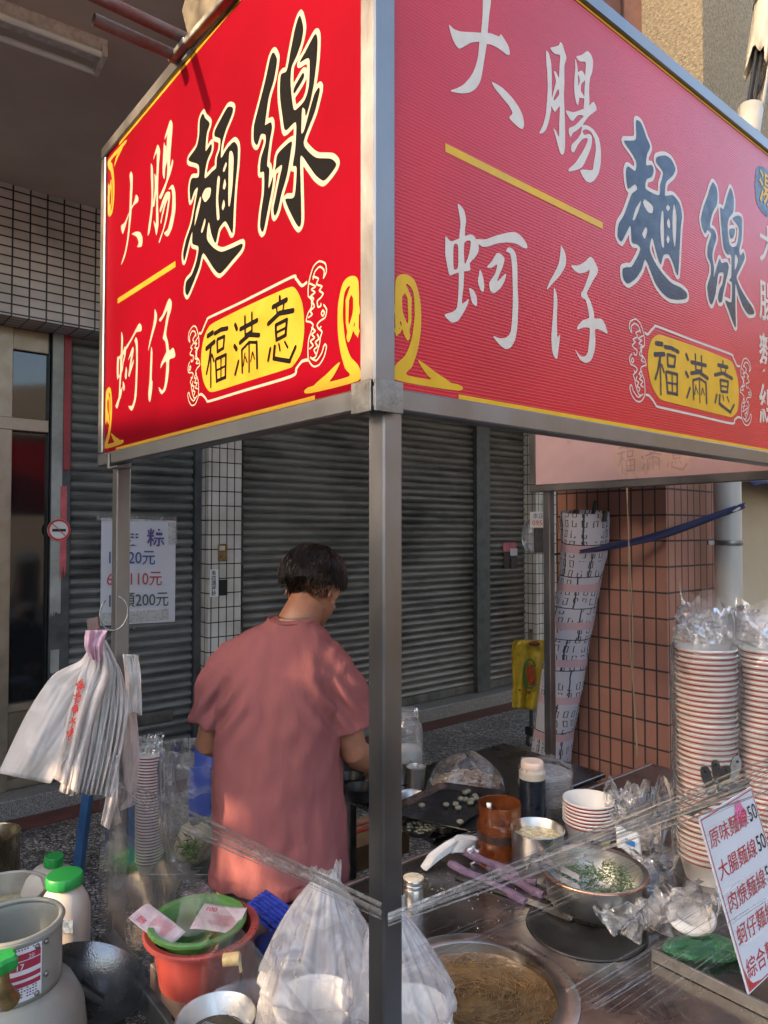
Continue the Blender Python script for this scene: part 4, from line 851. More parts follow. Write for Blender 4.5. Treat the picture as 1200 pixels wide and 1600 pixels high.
# hook ring on the left post
hp = P3(uB, .02, onV(170, 965, .02)[1]); g = MB()
c_ = wallp = atY(178, 958, 1.93); g.tube([c_ + Vector((.038 * math.cos(t), .01 * math.sin(t), .046 * math.sin(t))) for t in [i * math.pi / 10 - .2 for i in range(8, 26)]], .0022, 8)
g.build('wire_hook', M_galv, stall, smooth=True)
# ================================================================= plastics and helpers
M_film = film('clear_film', .05, (1, 1, 1), .12, .012, 9, .22, .3)
M_bagc = film('crinkled_clear_bag', .34, (1, .97, .95), .12, .09, 13, .45, .8, wr=(.45, .72))
M_bagm = film('milky_bag', .38, (.93, .93, .97), .22, .30, 17, .8, .6)
M_bagw = film('white_carrier_bag', .22, (1, .95, .92), .32, .66, 10, .35, .3)
M_strand = film('stretched_film', .25, (1, .99, .98), .16, .06, 45, .3, .62)
def ridged(p, s):
    return 1 - abs(noise.noise(p * s)) * 2
def crumple(center, rx, ry, z0, z1, seed, prof=None, amp=.25, n=56, m=40, twist=0, top=.0, fs=9, open_top=False, lean=(0, 0), vf=0):
    """closed irregular bag surface; prof(t)->radius factor for t 0..1 bottom to top"""
    c = Vector(center); sd = Vector((seed * 3.1, seed * 1.7, seed * 5.3))
    prof = prof or (lambda t: math.sin(math.pi * min(.98, max(.02, t))) ** .5)
    def fn(a, b):
        th = a * 2 * math.pi + twist * b; r = prof(b); z = z0 + (z1 - z0) * b
        d = Vector((math.cos(th), math.sin(th), 0)); q = Vector((d.x * rx, d.y * ry, z - z0)) + sd
        k = 1 + amp * (noise.noise(q * fs) * .9 + (ridged(q, fs * 1.9) - .5) * .45 + .3 * math.sin(th * 7 + seed + 3 * noise.noise(q * 4)) * (b ** 1.5))
        if vf: k += vf * (1 - 2 * abs(noise.noise(Vector((math.cos(th) * 3.5, math.sin(th) * 3.5, b * .9 + seed))))) * min(1, b * 2.2) + vf * .5 * (1 - 2 * abs(noise.noise(Vector((math.cos(th) * 8, math.sin(th) * 8, b * 1.6 + seed))))) * min(1, b * 2)
        zz = z + (z1 - z0) * (.12 if not vf else .03) * noise.noise(q * fs * .8) * (b * 1.3)
        return Vector((c.x + d.x * rx * r * k + lean[0] * b, c.y + d.y * ry * r * k + lean[1] * b, zz))
    g = MB(); g.grid(fn, n, m, closeu=True)
    if not open_top: pass
    return g
def csheet(c, w_, h_, seed, yaw, lean=0.0, fold=.035):
    g = MB(); sd = Vector((seed * 2.7, seed * 1.3, seed * 4.1)); ex_ = Vector((math.cos(yaw), math.sin(yaw), 0)); nn = Vector((-math.sin(yaw), math.cos(yaw), 0))
    def fn(a, b):
        q = Vector((a * 1.9, b * 1.5, 0)) + sd; r1 = 1 - 2 * abs(noise.noise(q)); r2 = 1 - 2 * abs(noise.noise(q * 1.9 + sd)); r3 = 1 - 2 * abs(noise.noise(q * 5.1))
        edge = .86 + .34 * noise.noise(Vector((a * 3.5, seed, 0))) + .05 * noise.noise(Vector((a * 13, seed, 3))); wd = .62 + .5 * b - .25 * b * b
        x = (a - .5) * w_ * wd + .02 * noise.noise(q * 1.4); z = b * h_ * edge + .012 * r2
        d = fold * (1.0 * (r1 - .4) + .30 * (r2 - .4) + .05 * (r3 - .4)) + (a - .5) ** 2 * w_ * .9 - lean * b
        return c + ex_ * x + nn * d + ZZ * max(z, .001)
    g.grid(fn, 64, 48); return g
def onpx(px, py, z=WT): return atz(px, py, z)
def sheetpx(L, Rr, Y, mat, name, parent, n=20, wave=.01, wf=5, seed=0, thick=0, ydel=None, fr=0.0):
    """surface between two pixel polylines hung at depth Y"""
    Lc = catmull([(p[0], p[1]) for p in L], 6, False); Rc = catmull([(p[0], p[1]) for p in Rr], 6, False)
    def samp(C, t): x = t * (len(C) - 1); i = min(int(x), len(C) - 2); return C[i] * (1 - (x - i)) + C[i + 1] * (x - i)
    def fn(a, b):
        p = samp(Lc, b) * (1 - a) + samp(Rc, b) * a; y = Y + (ydel(a, b) if ydel else 0) + wave * math.sin(a * wf * 2 * math.pi + seed + b * 1.5) * (.35 + .65 * b) + .022 * noise.noise(Vector((a * 3, b * 3, seed))) + .006 * noise.noise(Vector((a * 11, b * 9, seed + 5)))
        q = atY(p[0], p[1] + fr * math.sin(a * 40) * (b > .97), y); return q
    g = MB(); g.grid(fn, 40, n); return g.build(name, mat, parent, smooth=True, sol=thick)
# ---------------------------------------------------------------- noodle pot
M_soup = pm('brown_noodle_soup', (.14, .074, .027), .14, 0, .3, 16, .5, 90, coat=.4, col2=(.24, .14, .058))
M_nood = pm('thin_brown_noodles', (.22, .13, .056), .35, 0, .25, 50)
pot = empty('noodle_pot', Vector((pc0.x, pc0.y, WT - .2)), 'large round steel pot of brown noodle soup sunk in the worktop', 'pot')
g = MB(); g.lathe([(.06, -.2), (.168, -.18), (.1715, 0), (.1715, .004), (.176, .007), (.212, .005), (.217, .002), (.217, .0)], (pc0.x, pc0.y, WT + .001), 72, cap0=True); g.build('pot', M_steel, pot, smooth='auto')
g = MB(); sz = WT - .016
def soup(a, b):
    th = a * 2 * math.pi; r = .1705 * b; x, y = r * math.cos(th), r * math.sin(th)
    return Vector((pc0.x + x, pc0.y + y, sz + .004 * noise.noise(Vector((x * 14, y * 14, 0))) + .002 * noise.noise(Vector((x * 50, y * 50, 3)))))
g.grid(soup, 80, 24, closeu=True); g.build('soup', M_soup, pot, smooth=True)
g = MB()
for i in range(1000):
    r = .166 * math.sqrt(random.random()); th = random.random() * 6.283; x, y = r * math.cos(th), r * math.sin(th)
    a = th + 1.57 + random.gauss(0, .5) ; L_ = random.uniform(.012, .035); k = random.uniform(-50, 50); P_ = []
    zz = random.uniform(0, .003); up = random.random() < .12
    for j in range(5):
        hh = sz + .002 + zz + .004 * noise.noise(Vector((x * 14, y * 14, 0))) + (.004 * math.sin(j / 4 * math.pi) if up else .0008 * math.sin(j * 2))
        if math.hypot(x, y) < .168: P_.append((pc0.x + x, pc0.y + y, hh))
        x += math.cos(a) * L_ / 4; y += math.sin(a) * L_ / 4; a += k * L_ / 4
    if len(P_) > 2: g.tube(P_, [.0003] + [.00065] * (len(P_) - 2) + [.0003], 4, cap=False)
g.build('noodles', M_nood, pot, smooth=True)
# ---------------------------------------------------------------- takeaway bags round the front post
M_bowlw = pm('paper_bowl_white', (.62, .60, .56), .4, 0, .02)
M_bred = pm('red_print', (.34, .045, .045), .45, 0, .2, 120)
def paper_bowl(c, r, h, name, label, group=None, detail=True, n=40, parent=None, writing=False):
    b_ = empty(name, c, label, 'bowl', group) if parent is None else parent
    g = MB(); t = .0015
    g.lathe([(r * .72, 0), (r * .74, .001), (r * .95, h - .004), (r * .965, h - .003), (r * 1.0, h - .0035), (r * 1.008, h), (r * .985, h + .002), (r * .93, h - .002), (r * .71, .006), (.001, .005)], c, n, cap0=True)
    k1 = g.build('bowl', M_bowlw, b_, smooth='auto')
    g = MB(); g.lathe([(r * .95 + .0007 - .0016, h - .011), (r * .9505 + .0007, h - .0055)], c, n, cap0=False); k2 = g.build('red_band', M_bred, b_, smooth=True)
    return b_, [k1, k2]
def bag_takeaway(cx, cy, apex, rad, z0, z1, seed, label):
    root = empty('takeaway_bag', (cx, cy, z0), label, 'plastic bag', 'takeaway bags by the front post')
    pr = lambda t: (.35 + 1.35 * t / .12 * .5 if t < .12 else 1.0 - .10 * (t - .12) / .35 if t < .47 else max(.05, .9 * (1 - ((t - .47) / .53) ** 1.35) + .10))
    g = crumple((cx, cy, 0), rad, rad * .9, z0, z1, seed, pr, .10, 150, 80, fs=9, lean=apex, vf=.10); g.build('bag', M_bagm, root, smooth=True)
    for s in (-1, 1):      # handle ears
        a = Vector((cx + apex[0], cy + apex[1], z1 - .06)); g = MB()
        def ear(u_, v_):
            w_ = .028 * (1 - v_ * .55); return a + Vector(((u_ - .5) * w_ + s * (.012 + .01 * v_), s * .012 * v_ + .006 * math.sin(u_ * 9), .075 * v_ - .012 * (u_ - .5) ** 2))
        g.grid(ear, 8, 8); g.build('handle', M_bagm, root, smooth=True)
    return root
b1 = onpx(492, 1672); b2 = onpx(640, 1690)
bag_takeaway(b1.x, b1.y, (.02, .0), .108, WT + .001, 1.115, 3, 'knotted milky takeaway bag with bowls left of the front post')
bag_takeaway(b2.x, b2.y, (-.035, .01), .098, WT + .001, 1.06, 8, 'milky takeaway bag with bowl right of the front post')
for c_, lb in ((b1, 'paper bowl inside the takeaway bag left of the post'), (b2, 'paper bowl inside the takeaway bag right of the post')):
    paper_bowl(Vector((c_.x, c_.y, WT + .012)), .078, .115, 'paper_bowl', lb)
# ---------------------------------------------------------------- things on the worktop, left to right
def can(px, py, r, h, name, label, cat, prof, mats, z=WT, n=40):
    c = onpx(px, py, z); o = empty(name, c, label, cat)
    for nm, pf_, mt, cap1 in prof:
        g = MB(); g.lathe([(a, b) for a, b in pf_], c, n, cap0=True, cap1=cap1); g.build(nm, mats[mt], o, smooth='auto')
    return c, o
M_powder = pm('pale_powder', (.62, .52, .36), .9, 0, .15, 90, .5, 300)
can(646, 1416, 0, 0, 'shaker_tin', 'small steel seasoning shaker with powdery top behind the post', 'shaker',
    [('can', [(.026, 0), (.027, .002), (.027, .05), (.0255, .052)], 's', True), ('lid', [(.0285, .053), (.029, .055), (.029, .062), (.028, .0635), (.029, .066), (.029, .073), (.0275, .076)], 's', True), ('powder_crust', [(.0272, .0762), (.02, .0785), (.001, .079)], 'p', False)], {'s': M_steel, 'p': M_powder})
# nested white spoons
sp = empty('spoon_stack', onpx(690, 1352), 'nested stack of white plastic soup spoons lying on the worktop', 'spoons')
s0 = onpx(662, 1362); s1 = onpx(738, 1338); dS = (s1 - s0); ln = dS.length; dS.normalize(); sS = Vector((-dS.y, dS.x, 0))
for k in range(11):
    g = MB(); off = dS * (.0028 * k) + ZZ * (.0028 * k)
    def spn(a, b):
        t = b; wd = .012 + (.012 * math.sin(min(1, max(0, (t - .5) * 2)) * math.pi) ** .7 if t > .5 else .004 * (1 - t * 2)); dep = .010 if t > .5 else .004
        hgt = .004 + .03 * math.sin(min(t, .62) / .62 * math.pi * .5) * (1 if t < .62 else 1 - (t - .62) * 1.6)
        x = (a - .5) * 2; return s0 + dS * (ln * t) + sS * (wd * x) + ZZ * (hgt - dep * (1 - x * x) + .006) + off
    g.grid(spn, 8, 18); g.build('spoon', M_white, sp, smooth=True, sol=.0012)
nap = onpx(748, 1352); tis = empty('paper_napkin', nap, 'crumpled white napkin leaning on the chilli jar', 'napkin')
g = MB()
def npf(a, b): return nap + Vector(((a - .5) * .05 + .012 * math.sin(b * 5), (.5 - b) * .02 + .012 * noise.noise(Vector((a * 4, b * 4, 2))), .002 + b * .06 * (1 - .5 * abs(a - .35)) + .008 * noise.noise(Vector((a * 6, b * 6, 9)))))
g.grid(npf, 18, 18); g.build('napkin', M_paper, tis, smooth=True)
# chilli jar
M_amber = film('amber_film_glass', .35, (.40, .11, .025), .06, .24, 16, .25, .7, wr=(.4, .7))
M_amber_old = pm('amber_stained_glass', (.62, .25, .09), .10, 0, .5, 14, .3, 30, trans=.88, ior=1.3, rvar=.06)
M_chili = pm('chilli_oil_paste', (.05, .014, .006), .3, 0, .5, 26, .6, 60, col2=(.34, .09, .015), detail=8)
M_sedi = pm('dark_chilli_sediment', (.02, .008, .005), .4, 0, .6, 30)
jc = onpx(781, 1350); jar = empty('chilli_jar', jc, 'wide glass jar stained orange with chilli paste and a thin spoon', 'jar')
JR = .068; g = MB(); g.lathe([(JR * .92, 0), (JR, .01), (JR, .115), (JR * .97, .128), (JR * .93, .134), (JR * .95, .138), (JR * .93, .144), (JR * .955, .150), (JR * .93, .156), (JR * .955, .162), (JR * .95, .180), (JR * .93, .184), (JR * .89, .182), (JR * .89, .135), (JR * .95, .112), (JR * .955, .014), (JR * .9, .006), (.001, .005)], jc, 56); g.build('glass', M_amber, jar, smooth='auto')
g = MB(); g.lathe([(JR * .9, .008), (JR * .945, .02), (JR * .945, .07), (JR * .945, .112)], jc, 48, cap1=True, fn=lambda th, z: 1); g.build('chilli_paste', M_chili, jar, smooth='auto')
g = MB(); g.lathe([(JR * .952, .088), (JR * .953, .094), (JR * .953, .098)], jc, 60, cap0=False, fn=lambda th, z: 1); 
def sed(a, b): th = a * 6.283; return jc + Vector((JR * 1.003 * math.cos(th), JR * 1.003 * math.sin(th), .083 + b * (.022 + .012 * noise.noise(Vector((math.cos(th) * 3, math.sin(th) * 3, 1)))) + .006 * noise.noise(Vector((math.cos(th) * 5, math.sin(th) * 5, 4)))))
g = MB(); g.grid(sed, 60, 3, closeu=True); g.build('sediment_band', M_sedi, jar, smooth=True)
g = MB(); g.tube([jc + Vector((-.01, .02, .06)), jc + Vector((-.012, 0, .17)), jc + Vector((.045, -.075, .09))][1:], .0022, 8); g.tube([jc + Vector((-.03, .01, .1)), jc + Vector((-.035, -.02, .19))], [.006, .008], 8, flat=.4); g.build('spoon', M_steel, jar, smooth=True)
# steel pot of garlic broth
M_broth = pm('garlic_broth', (.50, .40, .20), .25, 0, .25, 60, .6, 140, col2=(.66, .58, .36))
bc = onpx(840, 1373); bp2 = empty('sauce_pot', bc, 'small straight steel pot of pale garlic sauce beside the chilli jar', 'pot')
g = MB(); g.lathe([(.070, 0), (.073, .004), (.0745, .139), (.0775, .141), (.078, .144), (.076, .146), (.0735, .143), (.072, .008), (.001, .006)], bc, 56); g.build('pot', M_steel, bp2, smooth='auto')
g = MB(); g.grid(lambda a, b: bc + Vector((.0725 * b * math.cos(a * 6.283), .0725 * b * math.sin(a * 6.283), .120 + .003 * noise.noise(Vector((b * 4 * math.cos(a * 6.283), b * 4 * math.sin(a * 6.283), 0))))), 40, 12, closeu=True); g.build('sauce', M_broth, bp2, smooth=True)
# soy sauce squeeze bottle
M_soyb = pm('frosted_bottle_plastic', (.62, .54, .44), .35, 0, .05, 20, trans=.3)
M_soy = pm('soy_sauce_dark', (.014, .018, .028), .3, 0, .2, 30)
qc = onpx(832, 1281); qb = empty('sauce_bottle', qc, 'squat plastic bottle of dark soy sauce with pale screw cap', 'bottle')
g = MB(); g.lathe([(.042, 0), (.045, .004), (.045, .145)], qc, 40, cap1=True); g.build('sauce', M_soy, qb, smooth='auto')
g = MB(); g.lathe([(.0453, .146), (.0453, .168), (.038, .176), (.036, .178)], qc, 40, cap1=True); g.build('shoulder', M_soyb, qb, smooth='auto')
g = MB(); g.lathe([(.037, .178), (.0385, .180), (.0385, .200), (.036, .204), (.030, .203)], qc, 40, cap1=True, fn=lambda th, z: 1 + .008 * math.sin(th * 24)); g.build('cap', pm('pale_cap', (.66, .52, .42), .45), qb, smooth='auto')
# stack of plastic lids in a bag
lc = onpx(853, 1262); lid = empty('lid_stack', lc, 'bagged stack of clear plastic bowl lids behind the sauce bottle', 'lids')
M_lid = film('clear_lid', .25, (1, 1, 1), .15, .40, 40, .3, .8)
for k in range(9):
    g = MB(); z = .012 * k + .03; g.lathe([(.088, z), (.091, z + .003), (.086, z + .006), (.078, z + .005), (.076, z + .009), (.001, z + .010)], lc, 36, cap0=False); g.build('lid', M_lid, lid, smooth='auto')
crumple(lc, .098, .098, WT, WT + .155, 21, lambda t: 1.0 if t < .9 else .93, .07, 60, 20, fs=14).build('bag', M_bagc, lid, smooth=True)
# short printed bowl stack
sc0 = onpx(921, 1318); BR = .083
for k in range(7):
    c = Vector((sc0.x, sc0.y, WT + .001 + (.011 * k)))
    r_, kids = paper_bowl(c, BR, .075, 'paper_bowl', ('lowest printed paper bowl of the short stack with black characters' if k == 0 else 'topmost open paper bowl of the short stack by the greens' if k == 6 else 'paper bowl nested in the middle of the short stack'), 'paper bowls in the short stack', n=44)
    if k == 0:
        for ch, a0_ in (('麵', -1.98), ('線', -1.66)):
            a = a0_; rr = BR * .865; p = c + Vector((rr * math.cos(a), rr * math.sin(a), .018)); xd = Vector((-math.sin(a), math.cos(a), 0)); nrm = Vector((math.cos(a), math.sin(a), 0))
            word(ch, M_ink, 'printed_character', r_, p - xd * .014 + nrm * .006, xd, .034, (nrm.x * .28, nrm.y * .28, 1), off=.022)
        for i in range(5):
            a = -1.25 + .0; 
        a = -1.15; nrm = Vector((math.cos(a), math.sin(a), 0)); xd = Vector((-math.sin(a), math.cos(a), 0)); p = c + nrm * (BR * .86) + Vector((0, 0, .022))
        g = MB(); g.obox(p, xd * .017, nrm * .0015, (nrm * .27 + ZZ) * .012); g.build('printed_label', pm('pale_yellow_print', (.65, .62, .30), .5, 0, .25, 300), r_)
# big steel bowl of greens
gc = onpx(926, 1420); gc = atY(926, 1352, gc.y) ; gc.z = WT
gb = empty('greens_bowl', gc, 'deep steel bowl of chopped coriander leaves with copper tinted rim', 'bowl')
g = MB(); g.lathe([(.088, 0), (.10, .004), (.118, .03), (.127, .085), (.130, .100), (.140, .104), (.1405, .107), (.137, .109), (.127, .105), (.123, .085), (.112, .03), (.09, .010), (.001, .008)], gc, 72); g.build('bowl', M_steel, gb, smooth='auto')
g = MB(); g.lathe([(.1385, .1092), (.1415, .107), (.1412, .104)], gc, 72, cap0=False); g.build('rim', pm('copper_rim', (.50, .25, .16), .3, .9), gb, smooth=True)
M_leaf = pm('coriander_green', (.035, .08, .015), .5, 0, .5, 60, col2=(.12, .22, .05))
g = MB()
for i in range(1100):
    r = .105 * math.sqrt(random.random()); th = random.random() * 6.283; p = gc + Vector((r * math.cos(th), r * math.sin(th), .045 + .03 * random.random() + (.02 if th < 1 or th > 5.4 else 0)))
    a = random.random() * 6.283; t = random.uniform(-.6, .9); d = Vector((math.cos(a) * math.cos(t), math.sin(a) * math.cos(t), math.sin(t))); e = d.cross(ZZ).normalized(); L_ = random.uniform(.004, .010)
    if random.random() < .3: g.tube([p, p + d * .02], .0009, 4)
    else: g.add([p, p + d * L_ * .5 + e * L_ * .45, p + d * L_, p + d * L_ * .5 - e * L_ * .45], [(0, 1, 2, 3)])
g.build('coriander', M_leaf, gb)
# lavender wrapped handles and tongs
M_lav = pm('lavender_foam_wrap', (.13, .085, .135), .85, 0, .25, 40, .9, 160)
for i, (p, q, hz, rr, lb) in enumerate((((703, 1356), (822, 1412), .012, .0125, 'nearest lavender foam wrapped utensil handle on the worktop'), ((716, 1342), (840, 1392), .030, .013, 'uppermost lavender wrapped utensil handle with a brown stain'),
        ((745, 1350), (850, 1405), .014, .012, 'middle lavender wrapped utensil handle'), ((778, 1352), (860, 1386), .022, .012, 'short lavender wrapped handle next to the sauce pot'))):
    a, b = onpx(*p), onpx(*q); h = empty('wrapped_handle', a, lb, 'utensil', 'lavender wrapped utensil handles'); d = (b - a).normalized()
    ns_ = 14; g = MB(); g.tube([a + (b - a) * (j / ns_) + ZZ * (hz - .006 * j / ns_ + .0015 * math.sin(j * 1.3 + i)) for j in range(ns_ + 1)], [rr * (.8 if j in (0, ns_) else 1 + .07 * math.sin(j * 2.1 + i)) for j in range(ns_ + 1)], 16); g.build('wrap', M_lav, h, smooth='auto')
    g = MB(); g.bar(b + ZZ * (hz - .006), b + d * .14 + ZZ * .012, .014, .002); g.build('blade', M_steel, h)
a, b = onpx(712, 1372), onpx(800, 1402); k_ = empty('knife', a, 'black handled knife under the lavender handles', 'knife'); g = MB(); g.bar(a + ZZ * .006, b + ZZ * .006, .018, .011, .003); g.build('handle', M_black, k_)
g = MB(); g.bar(b + ZZ * .006, b + (b - a) * 1.1 + ZZ * .004, .022, .0016); g.build('blade', M_steel, k_)
tg = onpx(850, 1390); tn = empty('tongs', tg, 'bent steel tongs leaning on the bowl of greens', 'tongs')
p0, p1, p2 = atY(822, 1352, 1.93), atY(840, 1338, 1.93), atY(905, 1372, 1.86)
for s in (0, 1):
    g = MB(); o_ = Vector((0, -.012 * s, -.022 * s)); pts = [p0 + o_ * .2, (p0 + p1) / 2 + Vector((0, 0, .004)), p1 + o_ * .3, p1 * .6 + p2 * .4 + o_, p2 + o_]; vs = []
    for q in pts: vs += [q + Vector((0, .006, .006)), q - Vector((0, .006, .006))]
    g.add(vs, [(2 * i, 2 * i + 1, 2 * i + 3, 2 * i + 2) for i in range(4)]); g.build('arm', M_worn, tn, sol=.0015)
# crumbs on the worktop
g = MB()
for i in range(130):
    px, py = random.choice(((random.gauss(740, 60), random.gauss(1400, 22)), (random.gauss(850, 60), random.gauss(1440, 25)), (random.gauss(690, 25), random.gauss(1385, 14))))
    p = onpx(px, py); u_, v_ = (p.xy - A).dot(U), (p.xy - A).dot(V)
    if u_ > .74 or (p.xy - pc0.xy).length < .2: continue
    g.sphere(p + ZZ * .001, random.uniform(.0006, .0022), (1, .7, .5), 6)
tag(g.build('food_crumbs', M_powder), 'pale food crumbs scattered on the dark worktop', 'crumbs', kind='stuff')
# ---------------------------------------------------------------- tall stacks of paper bowls on the right
def tallstack(c, r, n, dz, h, labs, group, lean=(0, 0)):
    rt, kids = paper_bowl(Vector(c), r, h, 'paper_bowl', labs[0], group, n=44)
    for k in range(1, n):
        cc_ = Vector(c) + Vector((lean[0] * k + random.gauss(0, .0011), lean[1] * k + random.gauss(0, .0011), dz * k + random.gauss(0, .0006)))
        lab = labs[2] if k == n - 1 else labs[1]
        copy_tree(rt, kids, loc=cc_, rz=random.random() * 6, label=lab)
s1c = onpx(1107, 1372); s2c = onpx(1196, 1376)
st1 = (Vector((s1c.x, s1c.y, WT + .001))); st2 = Vector((s2c.x, s2c.y, WT + .001))
R1 = .0835
tallstack(st1, R1, 41, .0148, .07, ['lowest paper bowl of the tall stack nearer the brick pillar', 'red rimmed paper bowl inside the tall stack nearer the brick pillar', 'topmost paper bowl of the tall stack nearer the brick pillar'], 'paper bowls in the left of two tall stacks')
tallstack(st2, R1, 41, .0148, .07, ['lowest paper bowl of the tall stack at the right edge', 'red rimmed paper bowl inside the tall stack at the right edge', 'topmost paper bowl of the tall stack at the right edge'], 'paper bowls in the right of two tall stacks', lean=(.0006, 0))
M_sleeve = film('bowl_sleeve_film', .22, (1, .98, .97), .10, .07, 9, .8, .8, wr=(.5, .8))
topz = WT + .04 * 14.8 + .075
for c, sd, lb in ((st1, 5, 'clear plastic sleeve with torn top round the tall bowl stack nearer the pillar'), (st2, 11, 'clear plastic sleeve round the tall bowl stack at the right edge')):
    pr = lambda t: 1.08 if t < .80 else 1.04 - .5 * (t - .80) / .2 + .25 * max(0, t - .92) / .08
    zt = topz + .115; g = crumple(c, R1 * 1.05, R1 * 1.05, WT, zt, sd, pr, .10, 100, 80, fs=10, open_top=True, lean=(0, 0))
    # ragged tuft
    tag(g.build('plastic_sleeve', M_sleeve, smooth=True), lb, 'plastic wrap')
    q = MB()
    for k in range(4):
        q_ = csheet(Vector((c.x, c.y + (k - 1.5) * .022, topz + .002)), .17, .125 - .015 * k, sd + k * 5, [.1, -.3, .5, -.6][k], fold=.04); q.add(q_.v, q_.f)
    tag(q.build('plastic_tuft', M_bagc, smooth=True), lb.replace('clear plastic sleeve with torn top round', 'crinkled clear film gathered on top of').replace('clear plastic sleeve round', 'crinkled clear film gathered on top of'), 'plastic wrap')
# crumpled bags
def cbag(px, py, rx, ry, z0, h, seed, mat, label, prof=None, amp=.4, fs=12, dy=0, n=3):
    c = onpx(px, py, z0); g = MB()
    for k in range(n):
        q = csheet(c + Vector((random.gauss(0, rx * .12), (k - 1) * ry * .55, 0)), rx * 2.1, h * (1 - .12 * k), seed + k * 7, [0, .5, -.45, 2.6][k % 4], lean=.02 * (1 - k)); g.add(q.v, q.f)
    return tag(g.build('plastic_bag', mat, smooth=True), label, 'plastic bag')
cbag(1020, 1330, .085, .06, WT, .25, 31, M_bagc, 'tall crumpled clear bag standing between the bowl stacks and short stack', lambda t: (.9 - .35 * t) * (1 if t < .95 else .6), .4, 12)
cbag(975, 1300, .06, .05, WT + .06, .17, 32, M_bagc, 'flared crinkled clear bag against the brick pillar', lambda t: .45 + .6 * t, .5, 16)
cbag(1010, 1385, .075, .06, WT, .10, 33, M_bagc, 'flattened printed clear bag in front of the greens bowl', None, .4, 14)
cbag(985, 1462, .07, .05, WT, .10, 34, M_bagc, 'crinkled clear bag hanging over the worktop divider', None, .45, 14)
# knotted bag with white tub, green bag
kb = onpx(1072, 1462); kt = empty('knotted_bag', kb, 'knotted clear bag holding an oval white tub lid', 'plastic bag')
g = MB()
for k in range(4):
    q = csheet(kb + Vector((-.03 + .02 * k, -.03 + .02 * k, .01)), .17, .12, 90 + k, [.3, -.4, .9, 0][k], lean=.05, fold=.05); g.add(q.v, q.f)
g.build('bag', M_bagc, kt, smooth=True)
g = MB(); g.lathe([(.03, .0), (.046, .012), (.048, .018), (.044, .024), (.030, .026), (.028, .022), (.001, .022)], kb + Vector((.0, -.02, .05)), 40, M=Matrix.Rotation(R(35), 3, 'X'), sx=1.25); g.build('tub_lid', M_white, kt, smooth='auto')
M_greenb = film('green_bag', .3, (.16, .5, .25), .2, .30, 20, .8, .5)
tag(crumple(onpx(1095, 1500), .085, .04, WT + .003, WT + .05, 37, None, .35, 80, 40, fs=14).build('green_plastic_bag', M_greenb, smooth=True), 'crumpled green plastic bag below the knotted clear bag', 'plastic bag')
pk = onpx(1000, 1388); g = MB(); M_pk = Matrix.Rotation(R(20), 3, 'Z')
pk_ = empty('seasoning_packet', onpx(982, 1368), 'small white packet with a blue mark behind the greens bowl', 'packet')
g = MB(); g.grid(lambda a, b: onpx(982, 1360) + Vector(((a - .5) * .07, .02 * (b - .5), .10 + (b - .5) * .06 - a * .03 + .004 * math.sin(a * 9))), 10, 8); g.build('packet', M_white, pk_, smooth=True, sol=.008)
g = MB(); g.obox(onpx(982, 1360) + Vector((.0, -.016, .088)), (.014, 0, -.006), (0, .001, 0), (0, 0, .008)); g.build('blue_mark', pm('blue_print', (.05, .2, .5), .5), pk_)
# divider upstand along the worktop
dv = onpx(1032, 1507); dvv = (dv.xy - A).dot(V); duu = (dv.xy - A).dot(U)
g = MB(); g.ubox(ue0 + .01, duu + .02, dvv - .004, dvv + .004, WT + .001, WT + .028, .001); g.build('divider', M_galv, stall)
g = MB(); g.ubox(ue0 + .01, duu + .02, dvv + .02, dvv + .30, WT + .001, WT + .012, .001); g.build('side_tray', M_worn, stall)
# dark disc standing in for the shaded recess beside the bowl
oc = onpx(915, 1448); g = MB(); g.lathe([(.001, .002), (.135, .002), (.14, .004), (.147, .004), (.149, .001)], oc, 60, cap0=False); tag(g.build('dark_recess_disc', pm('recess_shade_black', (.03, .028, .026), .5, .4, .3, 12), smooth='auto'), 'dark round disc standing in for the shaded recess beside the greens bowl', 'lid')
# ---------------------------------------------------------------- price board with bulldog clips
BU = -.17
def bpt(px, py, u=BU): a, z = onU(px, py, u); return P3(u, a, z)
TL, BL, TR = atY(1092, 1279, 1.55), atY(1170, 1555, 1.50), atY(1174, 1229, 1.68)
ex = (TR - TL); ey = (BL - TL); W_, H_ = ex.length, ey.length
ex.normalize(); ey = (ey - ex * ey.dot(ex)).normalized(); nb = ex.cross(ey).normalized()
if nb.dot(Vector((0, -1, 0))) < 0: nb = -nb
board = empty('price_board', BL, 'white laminated menu board with red handwriting prices, clipped above the worktop', 'sign')
def BP(x, y, o=0): return TL + ex * x + ey * y + nb * o
g = MB(); c = BP(W_ / 2, H_ / 2, -.002); g.obox(c, ex * W_ / 2, ey * H_ / 2, nb * .002, .001); g.build('card', pm('menu_card', (.46, .48, .53), .35, 0, .03), board)
M_mred = pm('menu_red', (.34, .03, .03), .4, 0, .1)
g = MB()
for x0, y0, x1, y1 in ((.0035, .004, .006, H_ - .004), (W_ - .006, .004, W_ - .0035, H_ - .004), (.0062, .004, W_ - .0062, .0065), (.0062, H_ - .0065, W_ - .0062, H_ - .004)):
    g.add([BP(x0, y0, .0006), BP(x1, y0, .0006), BP(x1, y1, .0006), BP(x0, y1, .0006)], [(0, 1, 2, 3)])
g.build('border', M_mred, board)
g = MB(); vs = [BP(.007, H_ - .007, .0008)] + [BP(.007 + .05 * math.sin(t), H_ - .007 - .05 + .05 * (1 - math.cos(t)) * 0 + .05 * (1 - math.cos(1.57 - t)) * 0 + .05 * (1 - math.sin(1.57 - t)) * 0 + (.05 if t > 0 else 0) * 0, .0008) for t in (0,)] 
